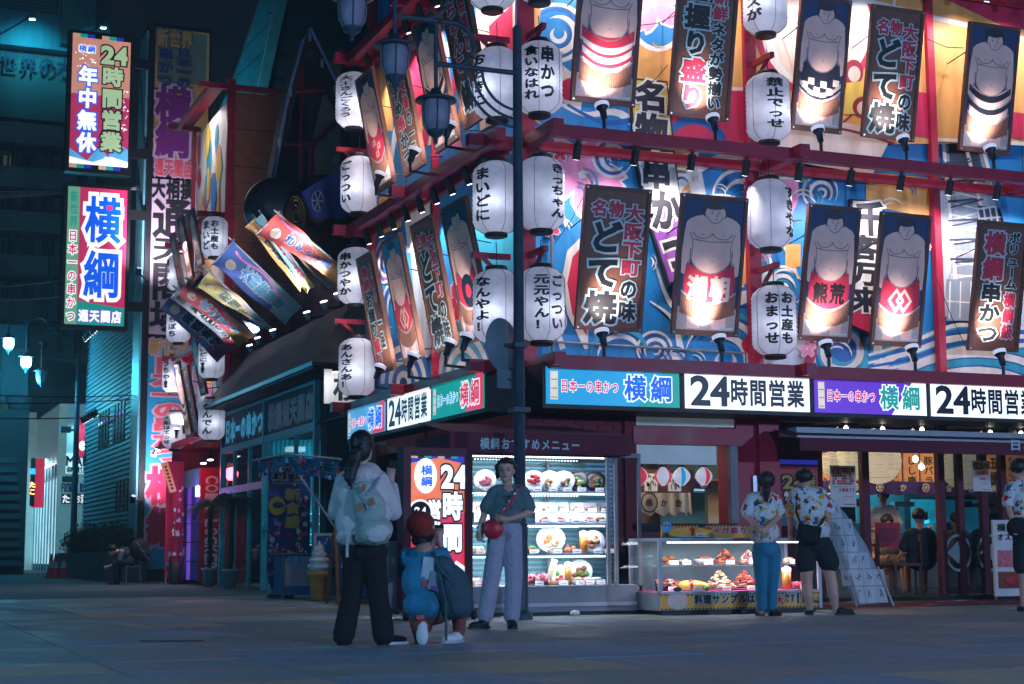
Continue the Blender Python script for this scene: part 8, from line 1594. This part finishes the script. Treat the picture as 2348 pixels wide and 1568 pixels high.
m = MB('printshirt'); m.cap(L(1738, 1150), .09, L(1774, 1150), .09); m.ell(L(1754, 1180), (.17, .13, .17)); m.ell(L(1757, 1225), (.165, .135, .16)); m.cap(sl+V3((.02, 0, 0)), .075, L(1718, 1176, -.03), .075); m.cap(sr-V3((.02, 0, 0)), .075, L(1790, 1176, -.03), .07); skinmesh(m, 'shirt', t, .012, 2)
m = MB('jeans'); m.ell(L(1760, 1262), (.15, .13, .12))
for hx, kx, fx in ((1748, 1747, 1746), (1773, 1771, 1768)): m.cap(L(hx, 1270), .1, L(kx, 1335), .07); m.cap(L(kx, 1335), .07, L(fx, 1392), .055)
skinmesh(m, 'jeans', t, .012, 2)
shoe(t, L(1746, 1412, .02), math.pi+.1, 'ink', 'black', name='sandal'); shoe(t, L(1770, 1412, -.02), math.pi-.6, 'ink', 'black', name='sandal')
b0 = PG(1880, 1410); t = thing('person', 'man in a printed shirt and black shorts with his back to the camera', 'person', b0, VR); s = 1/203.
def L(px, py, y=0): return V3(((px-1880)*s, y, (1410-py)*s))
m = MB('skin'); hc = L(1852, 1108, .02); head(m, hc, math.pi+.35, .15, .1); m.cap(L(1853, 1120), .055, L(1858, 1138), .06); m.cap(L(1860, 1150), .11, L(1868, 1240), .12)
sl, sr = L(1832, 1142), L(1890, 1142); m.cap(sr, .055, L(1902, 1190, -.05), .046); m.cap(L(1902, 1190, -.05), .042, L(1903, 1228, .02), .03); hand(m, L(1903, 1228, .02), (-.3, .4, -.8), (0, 1, 0), .8); m.cap(sl, .055, L(1822, 1185, .1), .044); m.cap(L(1822, 1185, .1), .04, L(1826, 1225, .22), .03); hand(m, L(1826, 1225, .22), (.1, .5, -.6), (0, 1, 0), .6)
for hx, kx, ky, fx in ((1852, 1852, 1340, 1858), (1892, 1908, 1335, 1915)): m.cap(L(hx, 1265), .095, L(kx, ky), .062); m.cap(L(kx, ky+2), .064, L((kx+fx)/2-2, 1365, -.03), .062); m.cap(L((kx+fx)/2-2, 1365, -.03), .06, L(fx, 1398), .036); m.cap(L(fx, 1401), .036, L(fx+(12 if fx > 1900 else 0), 1404)+V3((0, .1, 0)), .03)
skinmesh(m, 'body', t)
m = MB('hair'); m.ell(hc+V3((0, -.02, .045)), (.102, .112, .095)); skinmesh(m, 'hair', t, .01, 1)
m = MB('printshirt'); m.cap(L(1842, 1143), .1, L(1882, 1143), .1); m.ell(L(1862, 1175), (.2, .15, .18)); m.ell(L(1868, 1222), (.195, .15, .15)); m.cap(sl+V3((.02, 0, 0)), .088, L(1822, 1174, .05), .085); m.cap(sr-V3((.02, 0, 0)), .088, L(1903, 1174, -.03), .085); skinmesh(m, 'shirt', t, .012, 2)
m = MB('shorts'); m.ell(L(1874, 1252), (.185, .15, .12)); m.cap(L(1854, 1262), .115, L(1850, 1295), .115); m.cap(L(1892, 1262), .115, L(1903, 1293), .115); skinmesh(m, 'shorts', t, .012, 2)
shoe(t, L(1858, 1410, .0), math.pi, 'ink', 'black', name='sandal'); shoe(t, L(1922, 1410, -.02), math.pi-1.2, 'ink', 'black', name='sandal')
o = thing('shoulder_bag', 'black shoulder bag hanging at the back of the man in shorts', 'bag', b0, VR); m = MB('blackcloth'); m.box(L(1852, 1230, -.2), (.25, .1, .2), R=rotm(ry=.2)); m.box(L(1852, 1234, -.26), (.2, .03, .12), R=rotm(ry=.2)); b_o = m.build('bag', o); bv = b_o.modifiers.new('round', 'BEVEL'); bv.width = .03; bv.segments = 3
m = MB('blackcloth'); m.tube([L(1838, 1215, -.2), L(1826, 1180, -.17), L(1833, 1140, -.08), L(1845, 1125, .05)], .012, 6); m.tube([L(1868, 1218, -.2), L(1884, 1205, -.17), L(1895, 1190, -.05)], .012, 6); m.build('strap', o)
# ---- person cut by the right edge
b0 = PG(2358, 1402); t = thing('person', 'person in a printed shirt cut off by the right edge of the picture', 'person', b0, VR); s = 1/178.
def L(px, py, y=0): return V3(((px-2358)*s, y, (1402-py)*s))
m = MB('skin'); hc = L(2350, 1112); head(m, hc, math.pi+.8, 0); m.cap(L(2352, 1125), .05, L(2356, 1145), .05); m.cap(L(2358, 1150), .1, L(2358, 1240), .11); m.cap(L(2335, 1150), .05, L(2326, 1190), .04); m.cap(L(2326, 1190), .038, L(2330, 1225, -.1), .028); hand(m, L(2330, 1225, -.1), (0, -.2, -1), (1, 0, 0), .5)
for hx, fx in ((2350, 2348), (2370, 2376)): m.cap(L(hx, 1260), .09, L(hx, 1335), .055); m.cap(L(hx, 1335), .055, L(fx, 1395), .035)
skinmesh(m, 'body', t); m = MB('hair'); m.ell(hc+V3((0, -.01, .035)), (.1, .108, .1)); skinmesh(m, 'hair', t, .01, 1)
m = MB('printshirt'); m.cap(L(2345, 1148), .085, L(2372, 1148), .085); m.ell(L(2358, 1180), (.17, .13, .17)); m.ell(L(2358, 1220), (.165, .135, .15)); m.cap(L(2336, 1150), .075, L(2326, 1180), .075); skinmesh(m, 'shirt', t, .012, 2)
m = MB('shorts'); m.ell(L(2360, 1255), (.16, .13, .12)); m.cap(L(2350, 1265), .1, L(2349, 1310), .1); m.cap(L(2371, 1265), .1, L(2372, 1310), .1); skinmesh(m, 'shorts', t, .012, 2); shoe(t, L(2348, 1402, 0), math.pi, 'ink', 'black'); shoe(t, L(2376, 1402, 0), math.pi, 'ink', 'black')
o = thing('waist_bag', 'dark bag at the side of the person at the right edge', 'bag', b0, VR); m = MB('blackcloth'); m.ell(L(2338, 1232, -.1), (.13, .09, .12)); skinmesh(m, 'bag', o, .014, 2)
# ---- seated far person with a backpack
b0 = V3((-1.35, 21, 0)); t = thing('person', 'person bent forward on a stool at the left with a dark cap and dark vest', 'person', b0, VR)
m = MB('skin'); hc = V3((-.42, -.05, .8)); head(m, hc, -1.2, .5); m.cap(hc+V3((.05, 0, -.03)), .05, (-.25, 0, .78), .05); m.cap((-.1, 0, .75), .11, (.05, 0, .5), .12)
for sy in (-.16, .16): m.cap((-.18, sy, .74), .048, (-.22, sy, .5), .038); m.cap((-.22, sy, .5), .036, (-.5, sy*.5, .42), .026); hand(m, (-.5, sy*.5, .42), (-1, 0, -.2), (0, 0, 1), .8); m.cap((.05, sy*.7, .5), .085, (-.32, sy*.8, .5), .06); m.cap((-.32, sy*.8, .5), .058, (-.3, sy*.8, .08), .035)
skinmesh(m, 'body', t, .013); m = MB('hair'); m.ell(hc+V3((0, 0, .04)), (.105, .11, .09)); skinmesh(m, 'cap', t, .012)
m = MB('darktee'); m.ell((-.1, 0, .72), (.2, .2, .14), R=rotm(ry=.5)); m.ell((.02, 0, .56), (.17, .19, .16)); skinmesh(m, 'vest', t, .014, 2)
m = MB('greytee'); [m.cap((-.17, sy, .75), .07, (-.2, sy, .6), .065) for sy in (-.17, .17)]; skinmesh(m, 'sleeve', t, .013, 2)
m = MB('blackcloth'); [(m.cap((.05, sy*.7, .5), .1, (-.32, sy*.8, .5), .078), m.cap((-.32, sy*.8, .5), .075, (-.3, sy*.8, .1), .06)) for sy in (-.16, .16)]; skinmesh(m, 'trousers', t, .014, 2); shoe(t, (-.3, -.13, 0), -1.4, 'ink', 'black'); shoe(t, (-.3, .13, 0), -1.4, 'ink', 'black')
o = thing('backpack', 'bulky black backpack on the person sitting at the left', 'backpack', b0, VR); m = MB('blackcloth'); m.ell((.2, -.02, .82), (.22, .2, .26), R=rotm(ry=.5)); m.ell((.32, -.05, .7), (.14, .17, .18)); skinmesh(m, 'bag', o, .016, 1)
for k in range(8): m = MB('mgrey'); m.box((.2+.04*k, -.22, .95-.05*k+random.uniform(-.05, .05)), (.015, .02, .06)); m.build('buckle', o)
# ---- diners and worker
def diner(base, label, hcol, top, facing, z0=.5, leanx=0, r=1., phone=False, stand=False):
    t = thing('person', label, 'person', base, VR); m = MB('skin'); hz_ = z0+.62 if not stand else 1.52; hc = V3((leanx, 0, hz_)); R = head(m, hc, facing, .15); m.cap(hc+V3((0, .01, -.08)), .05, hc+V3((0, .02, -.17)), .055); b = hc.z-.25; m.cap((leanx*.8, .03, b), .1, (0, .03, z0 if not stand else .95), .12)
    for sx in (-1, 1):
        e = V3((sx*.26+leanx, -.05 if facing == 0 else .05, b-.28)); m.cap((sx*.17+leanx, .03, b), .05, e, .042)
        hd = V3((.2+leanx, .2, b+.02)) if (phone and sx == 1) else V3((sx*.12+leanx, (-.25 if abs(facing) < 1 else .25), b-.3)); m.cap(e, .038, hd, .028); hand(m, hd, (0, .1, 1) if phone and sx == 1 else (-sx*.3, (-1 if abs(facing) < 1 else 1), 0), (1, 0, 0), .6)
        if not stand: m.cap((sx*.1, .03, z0), .09, (sx*.13, (-.4 if abs(facing) < 1 else .4), z0), .065); m.cap((sx*.13, (-.4 if abs(facing) < 1 else .4), z0), .06, (sx*.12, (-.38 if abs(facing) < 1 else .38), .05), .04)
        else: m.cap((sx*.1, .03, .95), .09, (sx*.1, .03, .05), .045)
    skinmesh(m, 'body', t, .014)
    if abs(facing) < 1.3: face(t, hc, R)
    m = MB(hcol); m.ell(hc+R @ V3((0, .02, .04)), (.104*r, .108*r, .1*r)); skinmesh(m, 'hair', t, .011, 1)
    m = MB(top); m.cap((-.12+leanx, .03, b), .1, (.12+leanx, .03, b), .1); m.ell((leanx*.7, .03, b-.15), (.24, .16, .19)); m.ell((leanx*.3, .03, b-.35), (.23, .17, .18)); [m.cap((sx*.16+leanx, .03, b), .075, (sx*.24+leanx, .0, b-.18), .07) for sx in (-1, 1)]; skinmesh(m, 'shirt', t, .013, 3)
    m = MB('khaki'); m.ell((0, .03, z0 if not stand else .95), (.18, .16, .12)); [m.cap((sx*.1, .03, z0 if not stand else .95), .105, (sx*.13, (-.4 if abs(facing) < 1 else .4), z0) if not stand else (sx*.1, .03, .1), .085) for sx in (-1, 1)]; skinmesh(m, 'trousers', t, .014, 2)
    return t
p = PY(2098, 1300, 1.95); diner(V3((p.x-.02, 1.75, .06)), 'man in a dark teal T-shirt sitting in the doorway holding up a phone', 'hair', 'darktee', math.pi-.7, .5, -.02, 1., True)
o = thing('smartphone', 'phone with a glowing blue screen in the doorway', 'phone', PY(2124, 1196, 2.0)); m = MB('screen'); m.box((0, 0, 0), (.09, .01, .05), R=rotm(ry=-.2)); m.box((0, .012, 0), (.1, .012, .06), 'black', R=rotm(ry=-.2)); m.build('body', o)
p = PY(2040, 1250, 2.9); diner(V3((p.x, 2.95, .06)), 'dark haired diner looking down behind the red menu holder', 'hair', 'greytee', 0, .45)
p = PY(2028, 1250, 4.3); diner(V3((p.x, 4.3, .06)), 'kitchen worker in a pale shirt standing behind the diners', 'hair', 'jacket', -.6, .5, 0, 1., False, True)
p = PY(2206, 1250, 2.6); diner(V3((p.x-.1, 2.6, .06)), 'dark haired guest behind the glass left of the crest print', 'hairbrown', 'greytee', math.pi+.3, .48)
p = PY(2262, 1250, 2.4); diner(V3((p.x, 2.4, .06)), 'dark haired guest behind the glass at the taped notice', 'hair', 'darktee', math.pi-.4, .5)
# ================================================================ HAZE ADDED TO LIFT THE BLACKS
hz = bpy.data.materials.new('haze'); MT['haze'] = hz; hz.use_nodes = True; T = hz.node_tree; T.nodes.remove(T.nodes['Principled BSDF'])
pvn = T.nodes.new('ShaderNodeVolumePrincipled'); pvn.inputs['Color'].default_value = (.75, .9, 1, 1); pvn.inputs['Density'].default_value = .0016; pvn.inputs['Anisotropy'].default_value = .2
T.links.new(pvn.outputs[0], T.nodes['Material Output'].inputs['Volume'])
m = MB('haze'); m.bx(-121, 161, -61, 261, -1.2, 48); o = m.build('haze'); o['kind'] = 'stuff'
